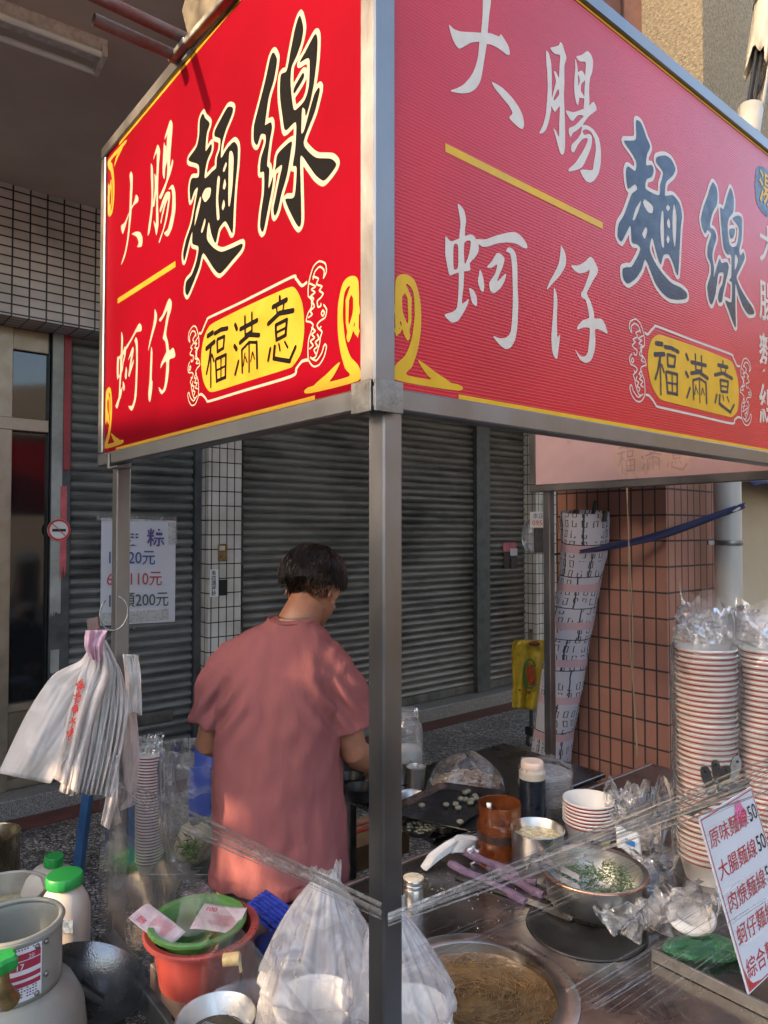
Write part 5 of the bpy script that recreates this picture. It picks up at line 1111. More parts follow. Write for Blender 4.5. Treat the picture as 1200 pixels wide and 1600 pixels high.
g.add([BP(.007, H_ - .007, .0008), BP(.055, H_ - .007, .0008), BP(.024, H_ - .013, .0008), BP(.012, H_ - .026, .0008), BP(.007, H_ - .05, .0008)], [(0, 1, 2, 3, 4)]); g.build('corner_scroll', M_mred, board)
g = MB(); g.add([BP(.15 + .022 * math.cos(t) * (1 + .25 * math.sin(3 * t)), .035 + .026 * math.sin(t), .0008) for t in [i * .3 for i in range(21)]], [tuple(range(21))]); g.build('flower_print', pm('magenta_print', (.5, .12, .25), .5, 0, .5, 200), board)
yrow = H_ * .93 / 5.0
rows = ['原味麵線50', '大腸麵線50', '肉焿麵線50', '蚵仔麵線60', '綜合麵線70']
for i, t in enumerate(rows):
    sz_ = .041; x = .012; y = .036 + yrow * (i + .45)
    word(t[:4], M_mred, 'writing', board, BP(x, y, .0009), ex, sz_, -ey, off=.004, sx=.98, shear=.12)
    word(t[4:], M_ink, 'price', board, BP(x + .166, y, .0009), ex, sz_ * 1.15, -ey, off=.006, sx=.8)
# clips (four dark steel bulldog tabs) and holder bar
cb = empty('clip_rail', bpt(1090, 1262, BU + .012), 'dark flat metal rail at the top of the menu board', 'rail')
g = MB(); g.bar(bpt(1074, 1270, BU + .012), bpt(1165, 1222, BU + .012), .018, .01, .001); g.build('rail', M_galv, cb)
M_clip = pm('dark_clip_steel', (.20, .19, .18), .35, .9, .2, 40)
for i, ((bx, by), (tx, ty), tw) in enumerate((((1112, 1240), (1099, 1197), 16), ((1122, 1228), (1117, 1187), 14), ((1128, 1236), (1135, 1196), 17), ((1142, 1226), (1153, 1182), 17))):
    p, q = bpt(bx, by, BU + .005 + .012 * (i % 2)), bpt(tx, ty, BU - .01 + .03 * (i % 2)); cl = empty('bulldog_clip', p, ['leftmost', 'second', 'third', 'rightmost'][i] + ' dark steel bulldog clip above the menu board', 'clip', 'bulldog clips above the menu board')
    d = (q - p); s = d.cross(Vector((0, 1, 0))).normalized(); w2 = tw / 1106 * p.y / 2; Y1 = Vector((0, .002, 0)); out = []
    for t, k in ((0, .6), (.25, .75), (.5, .95), (.75, 1), (.9, .8), (1, .35)): out.append((t, k))
    vs = [p + d * t + s * w2 * k for t, k in out] + [p + d * t - s * w2 * k for t, k in out[::-1]]
    g = MB(); g.add(vs, [tuple(range(len(vs)))]); g.build('tab', M_clip, cl, sol=.003)
    g = MB(); g.tube([p + d * .12 - s * w2 * .8, p + d * .12 + s * w2 * .8], .006, 12); g.build('jaw', M_clip, cl, smooth='auto')
    g = MB(); hc = p + d * .83 - Y1 * 1.6; g.lathe([(.0032, 0), (.0001, .0004)], hc, 12, M=Matrix.Rotation(R(90), 3, 'X'), cap0=False); g.build('hole', M_dk, cl)
# ---------------------------------------------------------------- stretched film strands
def strands(side, ends, n, seed, label, wr=(.001, .004), sag=.0):
    random.seed(seed); g = MB()
    (a0, a1), (b0, b1) = ends
    for i in range(n):
        t = random.random(); s = min(1, max(0, t + random.gauss(0, .12)))
        pa = (a0[0] + (a1[0] - a0[0]) * t, a0[1] + (a1[1] - a0[1]) * t); pb = (b0[0] + (b1[0] - b0[0]) * s, b0[1] + (b1[1] - b0[1]) * s)
        off = -.012 + random.gauss(0, .004)
        def P_(p, off=off):
            if side == 'U': a, z = onU(*p, off); return P3(off, a, z)
            a, z = onV(*p, off); return P3(a, off, z)
        A3, B3 = P_(pa), P_(pb, off - (.22 if side == 'U' else 0)); wd = random.uniform(*wr) * (1.8 if random.random() < .15 else 1); m = 10; vs = []
        ph = random.random() * 6
        for j in range(m + 1):
            q = A3.lerp(B3, j / m) - ZZ * (sag * math.sin(j / m * math.pi)); w2 = wd * (.55 + .45 * math.sin(j * .9 + ph)); tilt = Vector((-.3 * math.sin(j * .5 + ph), -.3 * math.cos(j + ph), 1)).normalized()
            vs += [q + tilt * w2 / 2, q - tilt * w2 / 2]
        g.add(vs, [(2 * j, 2 * j + 1, 2 * j + 3, 2 * j + 2) for j in range(m)])
    return tag(g.build('stretched_film', M_strand, smooth=True), label, 'plastic wrap', 'bands of stretched plastic wrap', kind='stuff')
strands('U', (((606, 1424), (606, 1448)), ((1230, 1165), (1230, 1228))), 34, 2, 'bright stretched wrap running from the front post up to the right')
strands('U', (((640, 1470), (700, 1510)), ((1230, 1215), (1230, 1262))), 9, 3, 'few loose wrap strands below the main band', wr=(.0008, .002))
strands('U', (((880, 1545), (985, 1612)), ((1230, 1330), (1230, 1430))), 26, 4, 'fan of wrap strands at the lower right under the menu board', wr=(.0008, .003))
strands('V', (((205, 1222), (206, 1262)), ((596, 1412), (596, 1436))), 20, 5, 'wrap band running from the left post down to the front post')
strands('V', (((206, 1500), (210, 1560)), ((470, 1640), (520, 1700))), 10, 6, 'wrap strands over the metal bowl at the bottom left', wr=(.0006, .002))
# clear film sheet on the left side opening and front, with faint creases
g = MB()
def fs_(a, b):
    return P3(uB - .02 - a * (uB - .06), -.018 + .004 * noise.noise(Vector((a * 5, b * 5, 1))), .64 + (.30 - .02 * a) * b * (1.55 - .55 * a) + .02 * math.sin(a * 3))
g.grid(fs_, 40, 16); tag(g.build('clear_film_sheet', M_film, smooth=True), 'thin clear film stretched over the left side of the stall', 'plastic wrap')
g = MB()
def fw(a, b): th = a * 6.283; r = .0285 + .003 * noise.noise(Vector((math.cos(th) * 2, math.sin(th) * 2, b * 9))) + .002 * math.sin(b * 60 + th * 1.0); cx = P3(uB, .04, 0); return Vector((cx.x + r * math.cos(th), cx.y + r * math.sin(th), .67 + b * .46))
g.grid(fw, 28, 110, closeu=True); tag(g.build('post_wrap', film('post_wrap_film', .35, (1, 1, 1), .12, .06, 60, 1, .95), smooth=True), 'shiny clear wrap wound round the lower left post', 'plastic wrap')
# ---------------------------------------------------------------- money basin
M_redp = pm('translucent_red_plastic', (.34, .06, .05), .25, 0, .08, 6, trans=.15, sss=.3)
M_grnp = pm('green_plastic', (.08, .20, .05), .3, 0, .08, 6, sss=.2)
rc = onpx(315, 1528); rb = empty('money_basin', rc, 'red plastic basin standing on the left of the worktop', 'basin')
RR = .117; zs = .115
def basin(c, r, h, name, mat, parent, base=.68):
    g = MB(); g.lathe([(r * base, 0), (r * (base + .02), .003), (r * .9, h * .82), (r * .95, h - .006), (r * 1.06, h - .004), (r * 1.08, h - .008), (r * 1.085, h - .002), (r * 1.05, h + .001), (r * .93, h - .002), (r * .86, h * .8), (r * base * .96, .008), (.001, .006)], c, 72); g.build(name, mat, parent, smooth='auto')
basin(rc + ZZ * .001, RR, zs, 'basin', M_redp, rb, .76)
gc2 = rc + Vector((-.012, .006, .034)); gbn = empty('inner_basin', gc2, 'green plastic basin nested in the red one holding banknotes', 'basin')
basin(gc2, RR * .86, .095, 'basin', M_grnp, gbn)
M_note = pm('pink_banknote', (.44, .33, .35), .6, 0, .14, 30, col2=(.52, .44, .44)); M_nred = pm('banknote_red', (.45, .05, .07), .6, 0, .2, 60)
def note(o, ex_, ey_, w_, h_, bend, label, seed):
    nt_ = empty('banknote', o, label, 'banknote', 'banknotes in the green basin'); ex_ = Vector(ex_).normalized(); ey_ = Vector(ey_); ey_ = (ey_ - ex_ * ey_.dot(ex_)).normalized(); nn = ex_.cross(ey_)
    if nn.z < 0: nn = -nn
    def P_(x, y, k=0): return o + ex_ * (x * w_) + ey_ * (y * h_) + nn * (bend * math.sin((x * 1.1 + y * .4) * 3 + seed) + k)
    g = MB(); g.grid(lambda a, b: P_(a, b), 20, 12); g.build('paper', M_note, nt_, smooth=True, sol=.0003)
    def flat(me):
        for v_ in me.data.vertices:
            x, y = v_.co.x, v_.co.y; v_.co = P_(x, y, .0012)
    t = word('100', M_nred, 'figure', nt_, (0, 0, 0), (1, 0, 0), .24, (0, 1, 0), off=.02)
    for v_ in t.data.vertices: v_.co = P_(.10 + v_.co.x * .75, .70 + v_.co.y * 1.0, .0012)
    g = MB(); random.seed(seed)
    for k in range(26):
        y = .22 + .016 * k; x0 = .32 - .1 * math.sin(k * .35) + random.random() * .1; x1 = .92 - random.random() * .15; g.add([P_(x0, y, .0008), P_((x0 + x1) / 2, y + .003, .0009), P_(x1, y, .0008), P_(x1, y + .004, .0008), P_((x0 + x1) / 2, y + .0075, .0009), P_(x0, y + .004, .0008)], [(0, 1, 4, 5), (1, 2, 3, 4)])
    g.build('engraving', M_nred, nt_)
zt_ = gc2.z + .097
n0 = atz(297, 1453, zt_ - .02); n1 = atz(372, 1458, zt_ - .01); n2 = atz(317, 1408, zt_ + .004)
note(n0, n1 - n0, n2 - n0, .108, .072, .004, 'folded pink banknote with red 100 lying across the green basin', 1)
m0 = atz(252, 1470, zt_ - .004); m1 = atz(296, 1448, zt_ - .03); m2 = atz(218, 1430, zt_ + .012)
note(atz(262, 1478, zt_ - .02), atz(300, 1452, zt_ - .03) - atz(262, 1478, zt_ - .02), atz(225, 1430, zt_ + .012) - atz(262, 1478, zt_ - .02), .062, .115, .006, 'curled pink banknote hanging over the left rim of the green basin', 4)
g = MB()
for i in range(16):
    th = random.random() * 6.28; r = .05 * random.random(); g.lathe([(.011, 0), (.011, .0016), (.0001, .0016)], gc2 + Vector((r * math.cos(th), r * math.sin(th), .012 + .0018 * i)), 16, M=Matrix.Rotation(random.uniform(-.3, .3), 3, 'X'))
tag(g.build('coins', M_brass, smooth='auto'), 'loose coins in the bottom of the green basin', 'coins', kind='stuff')
# tied golden paper roll hanging on basin side
tp = atY(362, 1500, 1.42); tr_ = empty('rolled_paper', tp, 'small rolled golden paper tied against the red basin', 'roll'); g = MB(); g.tube([tp + Vector((-.016, 0, 0)), tp + Vector((.016, 0, .003))], .012, 16); g.tube([tp + Vector((.014, -.002, .01)), tp + Vector((.02, -.006, -.02))], .004, 8, flat=.3); g.build('roll', pm('golden_paper', (.55, .38, .16), .4, 0, .3, 60), tr_, smooth='auto')
# small metal bowl
mc = onpx(338, 1636); mb = empty('metal_bowl', mc, 'shallow steel bowl with leftover sauce below the money basin', 'bowl')
g = MB(); g.lathe([(.045, 0), (.052, .003), (.072, .05), (.078, .056), (.0785, .058), (.075, .059), (.069, .05), (.049, .007), (.001, .005)], mc, 56); g.build('bowl', M_steel, mb, smooth='auto')
g = MB(); g.lathe([(.058, .024), (.001, .025)], mc, 40, cap0=False); g.build('leftover_sauce', pm('murky_sauce', (.16, .12, .05), .3, 0, .6, 30, .5, 60, col2=(.04, .035, .02)), mb)
g = MB(); g.tube([mc + Vector((-.03, .02, .03)), mc + Vector((.04, -.03, .05))], [.008, .004], 10, flat=.4); g.build('spoon', M_steel, mb, smooth=True)
# bundle of blue wrapped chopsticks + dark blue cloth
M_blue = pm('blue_stripe_plastic', (.02, .045, .30), .3, 0, .3, 40)
cs = empty('chopstick_bundle', onpx(425, 1440), 'bundle of blue paper sleeved chopsticks by the money basin', 'chopsticks')
for k in range(12):
    a = onpx(386 + k * 2.6, 1420 - k * 1.9, WT + .03); b = onpx(452 + k * 2.4, 1478 - k * 3.0, WT + .03); g = MB(); z = .01 * (k % 2)
    g.tube([a + ZZ * z, b + ZZ * z], .0055, 8); g.build('sleeve', M_blue, cs, smooth='auto')
    g = MB(); g.tube([b + ZZ * z, b + (b - a).normalized() * .03 + ZZ * z], .0038, 6); g.build('stick', M_powder, cs, smooth='auto')
tag(crumple(onpx(440, 1500), .06, .05, WT + .001, WT + .06, 51, None, .35, 60, 30).build('blue_cloth', pm('dark_blue_cloth', (.012, .02, .10), .8, 0, .3, 30, .5, 300), smooth=True), 'crumpled dark blue cloth behind the takeaway bag', 'cloth')
# ================================================================= the man
def remeshed(g, vox, name, mat, parent, smooth_it=4, disp=None, sub=0):
    me = bpy.data.meshes.new('r'); me.from_pydata(g.v, [], g.f)
    bm = bmesh.new(); bm.from_mesh(me); bmesh.ops.recalc_face_normals(bm, faces=bm.faces); bm.to_mesh(me); bm.free()
    o = bpy.data.objects.new('r', me); COL.objects.link(o)
    m = o.modifiers.new('r', 'REMESH'); m.mode = 'VOXEL'; m.voxel_size = vox
    m = o.modifiers.new('s', 'SMOOTH'); m.factor = .5; m.iterations = smooth_it
    dg = bpy.context.evaluated_depsgraph_get(); me2 = bpy.data.meshes.new_from_object(o.evaluated_get(dg)); bpy.data.objects.remove(o)
    if disp:
        n = len(me2.vertices); co_ = np.empty(n * 3); me2.vertices.foreach_get('co', co_); no = np.empty(n * 3); me2.vertex_normals.foreach_get('vector', no)
        co_ = co_.reshape(-1, 3); no = no.reshape(-1, 3); d = np.array([disp(Vector(p)) for p in co_]); co_ += no * d[:, None]; me2.vertices.foreach_set('co', co_.ravel())
    me2.polygons.foreach_set('use_smooth', [True] * len(me2.polygons)); me2.name = name; me2.materials.clear()
    me2.materials.append(mat); ob = bpy.data.objects.new(name, me2); COL.objects.link(ob)
    if parent: attach(ob, parent)
    return ob
pbase = atY(438, 900, 2.16); PB = Vector((pbase.x, 2.16, 0))
man = empty('person', PB, 'man from behind in dusty pink t-shirt and camouflage shorts, head bowed over work', 'person')
L2W = lambda x, y, z: PB + Vector((x, y, z))
def loft(g, secs, n=28, sq_=2.3):
    """secs: (center xyz, rx, ry) ellipse sections in local space, in horizontal planes"""
    vs = []; fs = []
    for (cx, cy, cz), rx, ry in secs:
        for k in range(n):
            t = 2 * math.pi * k / n; c, s = math.cos(t), math.sin(t); e = 2 / sq_
            vs.append(L2W(cx + rx * math.copysign(abs(c) ** e, c), cy + ry * math.copysign(abs(s) ** e, s), cz))
    for i in range(len(secs) - 1):
        for k in range(n): fs.append((i * n + k, i * n + (k + 1) % n, (i + 1) * n + (k + 1) % n, (i + 1) * n + k))
    fs.append(tuple(range(n))[::-1]); fs.append(tuple((len(secs) - 1) * n + k for k in range(n))); g.add(vs, fs)
def limb(g, pts, rs, n=20, flat=1): g.tube([L2W(*p) for p in pts], rs, n, flat=flat)
M_skin = pm('tanned_skin', (.27, .12, .07), .45, 0, .12, 25, .25, 350, sss=.12)
SHL, SHR = (-.150, .0, 1.380), (.158, .0, 1.385)
ELL, ELR = (-.222, .03, 1.105), (.222, .045, 1.075)
WRL, WRR = (-.06, .27, 1.0), (.285, .27, .945)
g = MB()
loft(g, [((0, .02, .80), .155, .10), ((0, .02, .95), .145, .095), ((0, .02, 1.1), .14, .09), ((0, .015, 1.25), .155, .095), ((0, .01, 1.36), .135, .08), ((.02, .01, 1.44), .10, .065), ((.04, .02, 1.47), .06, .055)])
HC = Vector((.093, .075, 1.572)); hyaw = R(-26); hp_ = R(-24)
HM = Matrix.Rotation(hyaw, 3, 'Z') @ Matrix.Rotation(hp_, 3, 'X')   # head looks right and down; local +Y = face
def hd(x, y, z): return L2W(*(HC + HM @ Vector((x, y, z))))
limb(g, [(.03, .005, 1.42), (.06, .02, 1.49), (.082, .045, 1.535)], [.066, .061, .058], 24)
def ell(c, r, n=24):
    pr = [(math.sin(math.pi * i / n * 1.0), -math.cos(math.pi * i / n)) for i in range(n + 1)]; vs = []; fs = []; m = 24
    for a, z in pr:
        for k in range(m):
            t = 2 * math.pi * k / m; vs.append(hd(c[0] + r[0] * max(a, .001) * math.cos(t), c[1] + r[1] * max(a, .001) * math.sin(t), c[2] + r[2] * z))
    for i in range(n):
        for k in range(m): fs.append((i * m + k, i * m + (k + 1) % m, (i + 1) * m + (k + 1) % m, (i + 1) * m + k))
    g.add(vs, fs)
ell((0, -.012, .028), (.075, .092, .082)); ell((0, .035, -.03), (.060, .062, .078)); ell((0, .062, -.078), (.032, .03, .026)); ell((0, .098, -.015), (.011, .016, .02))
ell((0, .09, -.052), (.022, .010, .006)); ell((0, .09, -.060), (.019, .009, .006)); ell((-.028, .078, .012), (.016, .012, .010)); ell((.028, .078, .012), (.016, .012, .010)); ell((0, .088, .012), (.008, .012, .03))
for s in (-1, 1):   # ears: a curled rim and a lobe
    ring_ = [hd(s * (.076 + .012 * (math.cos(t) * -.4 + .6)), -.008 - .018 * math.cos(t + .3), -.012 + .031 * math.sin(t)) for t in [i * .35 - .9 for i in range(14)]]
    g.tube(ring_, .0055, 8); ell((s * .080, .0, -.012), (.010, .014, .025)); ell((s * .079, .004, -.040), (.007, .008, .010))
# arms (upper arm thicker, taper to the wrist), hands with five fingers
for S_, E_, W_a, sg in ((SHL, ELL, WRL, -1), (SHR, ELR, WRR, 1)):
    S_, E_, W_a = Vector(S_) - Vector((.012 * sg, 0, .03)), Vector(E_), Vector(W_a)
    limb(g, [S_, S_.lerp(E_, .35), S_.lerp(E_, .8), E_, E_.lerp(W_a, .22), E_.lerp(W_a, .6), W_a], [.044, .050, .046, .043, .045, .035, .027], 20)
    d = (W_a - E_).normalized(); side_ = d.cross(Vector((0, 0, 1))).normalized(); dn = side_.cross(d)
    pl = W_a + d * .05; limb(g, [W_a, W_a + d * .03, pl + d * .035], [.026, .036, .036], 18, flat=.45)
    for i, (o_, l_) in enumerate(((-.027, .062), (-.009, .072), (.009, .068), (.026, .052))):
        k0 = pl + d * .032 + side_ * o_; k1 = k0 + d * l_ * .5 - Vector((0, 0, .010)); k2 = k1 + d * l_ * .32 - Vector((0, 0, .022)); k3 = k2 + d * l_ * .1 - Vector((0, 0, .02))
        limb(g, [k0 - d * .02, k0, k1, k2, k3], [.0095, .0095, .0088, .008, .0065], 10)
    t0 = W_a + d * .025 - side_ * .028 * sg; limb(g, [W_a + d * .012, t0, t0 + d * .03 - side_ * .018 * sg - Vector((0, 0, .01)), t0 + d * .055 - side_ * .016 * sg - Vector((0, 0, .022))], [.013, .013, .0105, .008], 10)
# legs and feet
for s in (-1, 1):
    limb(g, [(s * .085, .02, .86), (s * .09, .02, .70), (s * .095, .03, .48), (s * .095, .025, .40), (s * .097, .0, .25), (s * .1, .0, .09)], [.092, .085, .058, .052, .05, .036], 20)
    limb(g, [(s * .1, -.03, .045), (s * .105, .05, .05), (s * .115, .16, .03)], [.035, .038, .03], 14, flat=.8)
remeshed(g, .0055, 'body', M_skin, man, 3)
# shirt
g = MB()
loft(g, [((.0, .02, .70), .207, .152), ((0, .02, .73), .205, .150), ((-.002, .02, .85), .196, .144), ((-.003, .018, 1.0), .189, .138), ((-.004, .012, 1.12), .186, .134), ((-.003, .008, 1.25), .184, .130), ((-.001, .006, 1.33), .180, .120), ((.0, .004, 1.385), .166, .100), ((.006, .004, 1.42), .150, .086), ((.015, .006, 1.445), .130, .078), ((.028, .010, 1.468), .088, .070), ((.036, .014, 1.485), .072, .066)], 44, 2.5)
for S_, E_, hem, in ((SHL, ELL, .74), (SHR, ELR, .74)):
    S_, E_ = Vector(S_), Vector(E_); sx_ = 1 if S_.x > 0 else -1; P_ = [Vector((.075 * sx_, .004, 1.375)), Vector((.108 * sx_, .004, 1.378)), Vector((.136 * sx_, .004, 1.366)), Vector((.158 * sx_, .006, 1.335)), S_.lerp(E_, .34), S_.lerp(E_, .55), S_.lerp(E_, hem)]; limb(g, P_, [.050, .058, .064, .068, .073, .077, .079], 26)
def fold(p):
    q = p - PB; x, z = q.x, q.z; sx = noise.noise(Vector((x * 5, q.y * 5, z * 1.1)))
    v_ = .0035 * math.sin(x * 34 + 3 * noise.noise(Vector((x * 2, 1, z * 1.6))) + 1.5) * max(0, min(1, (1.25 - z) / .35)) * (.5 + sx)
    v_ += .007 * noise.noise(Vector((x * 7, q.y * 7, z * 2.2))) * min(1, max(.25, (1.42 - z) * 3)) + .0028 * noise.noise(Vector((x * 24, q.y * 24, z * 14)))
    a = abs(x) - .12                         # diagonal pull lines from the armpits
    if a > -.06 and 1.0 < z < 1.36: v_ += .0045 * math.sin((z * 1.0 + abs(x) * 1.4) * 70) * math.exp(-((z - 1.24) / .09) ** 2) * min(1, (a + .06) * 12)
    if z < .74: v_ += .005 * noise.noise(Vector((x * 26, q.y * 14, 3)))
    return v_
def shirtmat():
    m = pm('dusty_pink_cotton', (.225, .078, .078), .9, 0, .07, 5, 1.8, 20, spec=.2, stretch=(1, 1, .45)); return m
M_shirt = shirtmat()
shirt = remeshed(g, .0055, 'shirt', M_shirt, man, 9, lambda p: 2.1 * fold(p))
# seams: collar rib, sleeve seams and hems (thin raised tubes)
M_seam = pm('shirt_seam', (.18, .06, .06), .9, 0, .05)
def seam(pts, r=.0018): 
    g = MB(); g.tube(pts, r, 8); return g
g = MB(); g.tube([L2W(.036 + .074 * math.cos(t), .013 + .069 * math.sin(t), 1.484 + .007 * math.sin(t)) for t in [i * math.pi / 20 for i in range(41)]], .0048, 10, cap=False); g.build('collar', M_shirt, man, smooth=True)
# shorts
def camo():
    m, n, b, N, L = newmat('tan_camouflage'); tc = N.new('ShaderNodeTexCoord'); nz = N.new('ShaderNodeTexNoise'); nz.inputs['Scale'].default_value = 11; nz.inputs['Detail'].default_value = 1; L.new(tc.outputs['Object'], nz.inputs['Vector'])
    cr = N.new('ShaderNodeValToRGB'); cr.color_ramp.interpolation = 'CONSTANT'; L.new(nz.outputs['Fac'], cr.inputs[0]); e = cr.color_ramp.elements; e[0].color = (.04, .035, .028, 1); e[0].position = 0; e[1].color = (.32, .22, .12, 1); e[1].position = .46
    x = e.new(.60); x.color = (.14, .10, .06, 1); L.new(cr.outputs[0], b.inputs['Base Color']); b.inputs['Roughness'].default_value = .9; return m
g = MB(); loft(g, [((0, .02, .58), .188, .125), ((0, .02, .72), .185, .125), ((0, .02, .92), .16, .11)], 32)
for s in (-1, 1): limb(g, [(s * .09, .02, .72), (s * .1, .025, .60), (s * .105, .03, .44)], [.098, .10, .105], 24)
remeshed(g, .008, 'shorts', camo(), man, 3, lambda p: .004 * noise.noise(p * 14))
# hair: dark cap with faded nape and strands falling from the crown
M_hair = pm('black_hair', (.012, .009, .008), .38, 0, .3, 60, col2=(.035, .020, .012))
M_hair2 = pm('hair_highlight_brown', (.13, .07, .035), .4, 0, .4, 60)  # brown of the lit crown, put into the strand colour
M_fade = pm('faded_nape_hair', (.085, .045, .032), .7, 0, .3, 200, .3, 500)
def hairline(az):   # az: 0 at the face, pi at the nape; returns lowest latitude (z / rz) of the mop
    a = abs(az); return .35 - .56 * min(1, a / 1.7) if a < 1.7 else -.21 - .07 * (a - 1.7)
def capf(low, k, nm, mat, seed):
    g = MB()
    def fn(a, b):
        az = (a * 2 - 1) * math.pi; lo_ = low(az); la = math.pi / 2 - b * (math.pi / 2 - math.asin(max(-1, min(1, lo_)))); x = math.sin(az) * math.cos(la); y = math.cos(az) * math.cos(la)
        kk = k + .03 * noise.noise(Vector((x * 4, y * 4, la * 3 + seed))) * 1.0; tp_ = 1 - .45 * max(0, b - .8)
        return hd(x * .085 * kk, -.014 + y * .103 * kk, .028 + math.sin(la) * .092 * kk)
    g.grid(fn, 60, 20); g.build(nm, mat, man, smooth=True)
gf = MB(); random.seed(9)
for i in range(4200):
    az = math.pi + random.gauss(0, .85); az = (az + math.pi) % (2 * math.pi) - math.pi; t = random.random() ** 1.9; la = math.asin(max(-.99, hairline(az) + .05 - .58 * t)); x = math.sin(az) * math.cos(la); y = math.cos(az) * math.cos(la)
    if abs(az) < 1.25: continue
    p = hd(x * .0765, -.012 + y * .0935, .028 + math.sin(la) * .0835); q = hd(x * .079, -.012 + y * .0965, .028 + math.sin(la) * .0835 - .006); gf.tube([p, q], [.0006, .0003], 3, cap=False)
gf.build('faded_hair', M_hair, man)
capf(hairline, 1.06, 'hair', M_hair, 1)
gh, gh2 = MB(), MB(); random.seed(12)
for i in range(5200):
    az = random.uniform(-math.pi, math.pi); st = random.random() ** .8; lo_ = math.asin(max(-1, hairline(az) - .04 - .26 * random.random() ** 2)); la0 = math.pi / 2 - (.02 + .95 * st) * (math.pi / 2 - lo_) * .75
    la1 = max(lo_, la0 - random.uniform(.35, .75)); pts = []; dz = random.gauss(0, .1) + .5 * noise.noise(Vector((az * 2.5, st * 3, 7))); k0 = 1.05 + .09 * random.random() + .05 * noise.noise(Vector((az * 3, st * 5, 1)))
    for j in range(5):
        t = j / 4; la = la0 + (la1 - la0) * t; a_ = az + dz * t; kk = k0 + .07 * math.sin(t * 2.2) + (.03 * t if random.random() < .3 else 0); x = math.sin(a_) * math.cos(la); y = math.cos(a_) * math.cos(la)
        pts.append(hd(x * .085 * kk, -.014 + y * .103 * kk, .028 + math.sin(la) * .092 * kk))
    (gh2 if random.random() < .14 and st < .5 else gh).tube(pts, [.0013, .0014, .0012, .0009, .0003], 3, cap=False)
gh.build('hair_strands', M_hair, man, smooth=True); gh2.build('lit_top_strands', M_hair2, man, smooth=True)
# silver chain and ear ring
g = MB(); g.tube([L2W(.052 + .068 * math.cos(t), .022 + .066 * math.sin(t), 1.498 + .006 * math.sin(t) + .0014 * math.sin(t * 60)) for t in [i * math.pi / 60 for i in range(121)]], .0016, 6, cap=False); g.build('neck_chain', M_galv, man, smooth=True)
g = MB(); c = hd(.087, .004, -.052); g.tube([c + Vector((.003 * math.cos(t), .008 * math.cos(t), .008 * math.sin(t))) for t in [i * .42 for i in range(16)]], .0013, 6); g.build('ear_ring', M_galv, man, smooth=True)
# ================================================================= work table behind, trays and jars
wt = empty('work_table', P3(1.1, 1.35, 0), 'dark cluttered steel work table in front of the man', 'table')
g = MB(); g.ubox(.86, 1.42, .95, 1.95, .715, .735, .003); g.build('tabletop', M_worn, wt)
for a, b in ((.9, 1.0), (.9, 1.9), (1.38, 1.0), (1.38, 1.9)):
    g = MB(); g.ubox(a - .015, a + .015, b - .015, b + .015, .002, .714); g.build('leg', M_galv, wt)
g = MB(); g.ubox(.88, 1.4, .98, 1.9, .30, .315); g.build('lower_shelf', M_worn, wt)
M_cardb = pm('printed_cardboard', (.20, .13, .075), .8, 0, .2, 20)
g = MB(); cbx = atz(560, 1350, .35); g.obox(cbx + Vector((.02, .1, .05)), (V3 * .16), (U3 * .12), (0, 0, .05), .002); kx = empty('cardboard_box', cbx, 'brown cardboard box with red print under the trays', 'box'); g.build('box', M_cardb, kx)
g = MB(); c = cbx + Vector((.02, .1, .1015)); g.obox(c, V3 * .14, U3 * .012, ZZ * .0008); g.obox(c + U3 * .05, V3 * .10, U3 * .006, ZZ * .0008); g.build('red_print', M_mred, kx)
TZ = .737
def tray(corners, z, h, label, mat=M_worn):
    P_ = [atz(px, py, z + h) for px, py in corners]; c = sum(P_, Vector()) / 4; o = empty('steel_tray', Vector((c.x, c.y, z)), label, 'tray')
    g = MB(); rings = []
    for k, zz in ((.80, 0.002), (.93, h * .8), (.97, h), (1.0, h + .002), (1.0, h - .001)):
        rings.append([Vector((c.x + (p.x - c.x) * k, c.y + (p.y - c.y) * k, z + zz)) for p in P_])
    def rr(ring, n=6):
        out = []
        for i in range(4):
            a, b, d = ring[i - 1], ring[i], ring[(i + 1) % 4]; p = b + (a - b).normalized() * .03; q = b + (d - b).normalized() * .03
            for j in range(n + 1): t = j / n; out.append(p * (1 - t) ** 2 + b * 2 * t * (1 - t) + q * t * t)
        return out
    R_ = [rr(r) for r in rings]; n = len(R_[0]); vs = [p for r in R_ for p in r]; fs = [tuple(range(n))] + [(i * n + k, i * n + (k + 1) % n, (i + 1) * n + (k + 1) % n, (i + 1) * n + k) for i in range(len(R_) - 1) for k in range(n)]
    g.add(vs, fs); g.build('tray', mat, o, smooth='auto'); return o, c
t1, tc1 = tray(((592, 1268), (690, 1222), (800, 1238), (742, 1300)), TZ + .045, .022, 'large steel baking tray lined with dark film and scattered quail eggs')
M_wetf = film('wet_dark_film', .2, (.6, .6, .65), .1, .05, 30, 1, .9)
g = MB()
def wf_(a, b):
    p = atz(612 + a * 80 + b * 100, 1270 - a * 38 + b * 4 + (28 - 25 * 0) * b * (1 - a) * .8, TZ + .053); return p + ZZ * .004 * noise.noise(Vector((a * 6 + b * 8, b * 7, 2)))
g.grid(wf_, 30, 20); tag(g.build('tray_film', pm('wet_black_film', (.02, .02, .022), .15, 0, .2, 10, .8, 60), smooth=True), 'wet black film crumpled on the big tray', 'plastic wrap')
M_egg = pm('quail_dumpling', (.34, .31, .21), .45, 0, .4, 50, .4, 200, col2=(.25, .22, .14))
k = 0
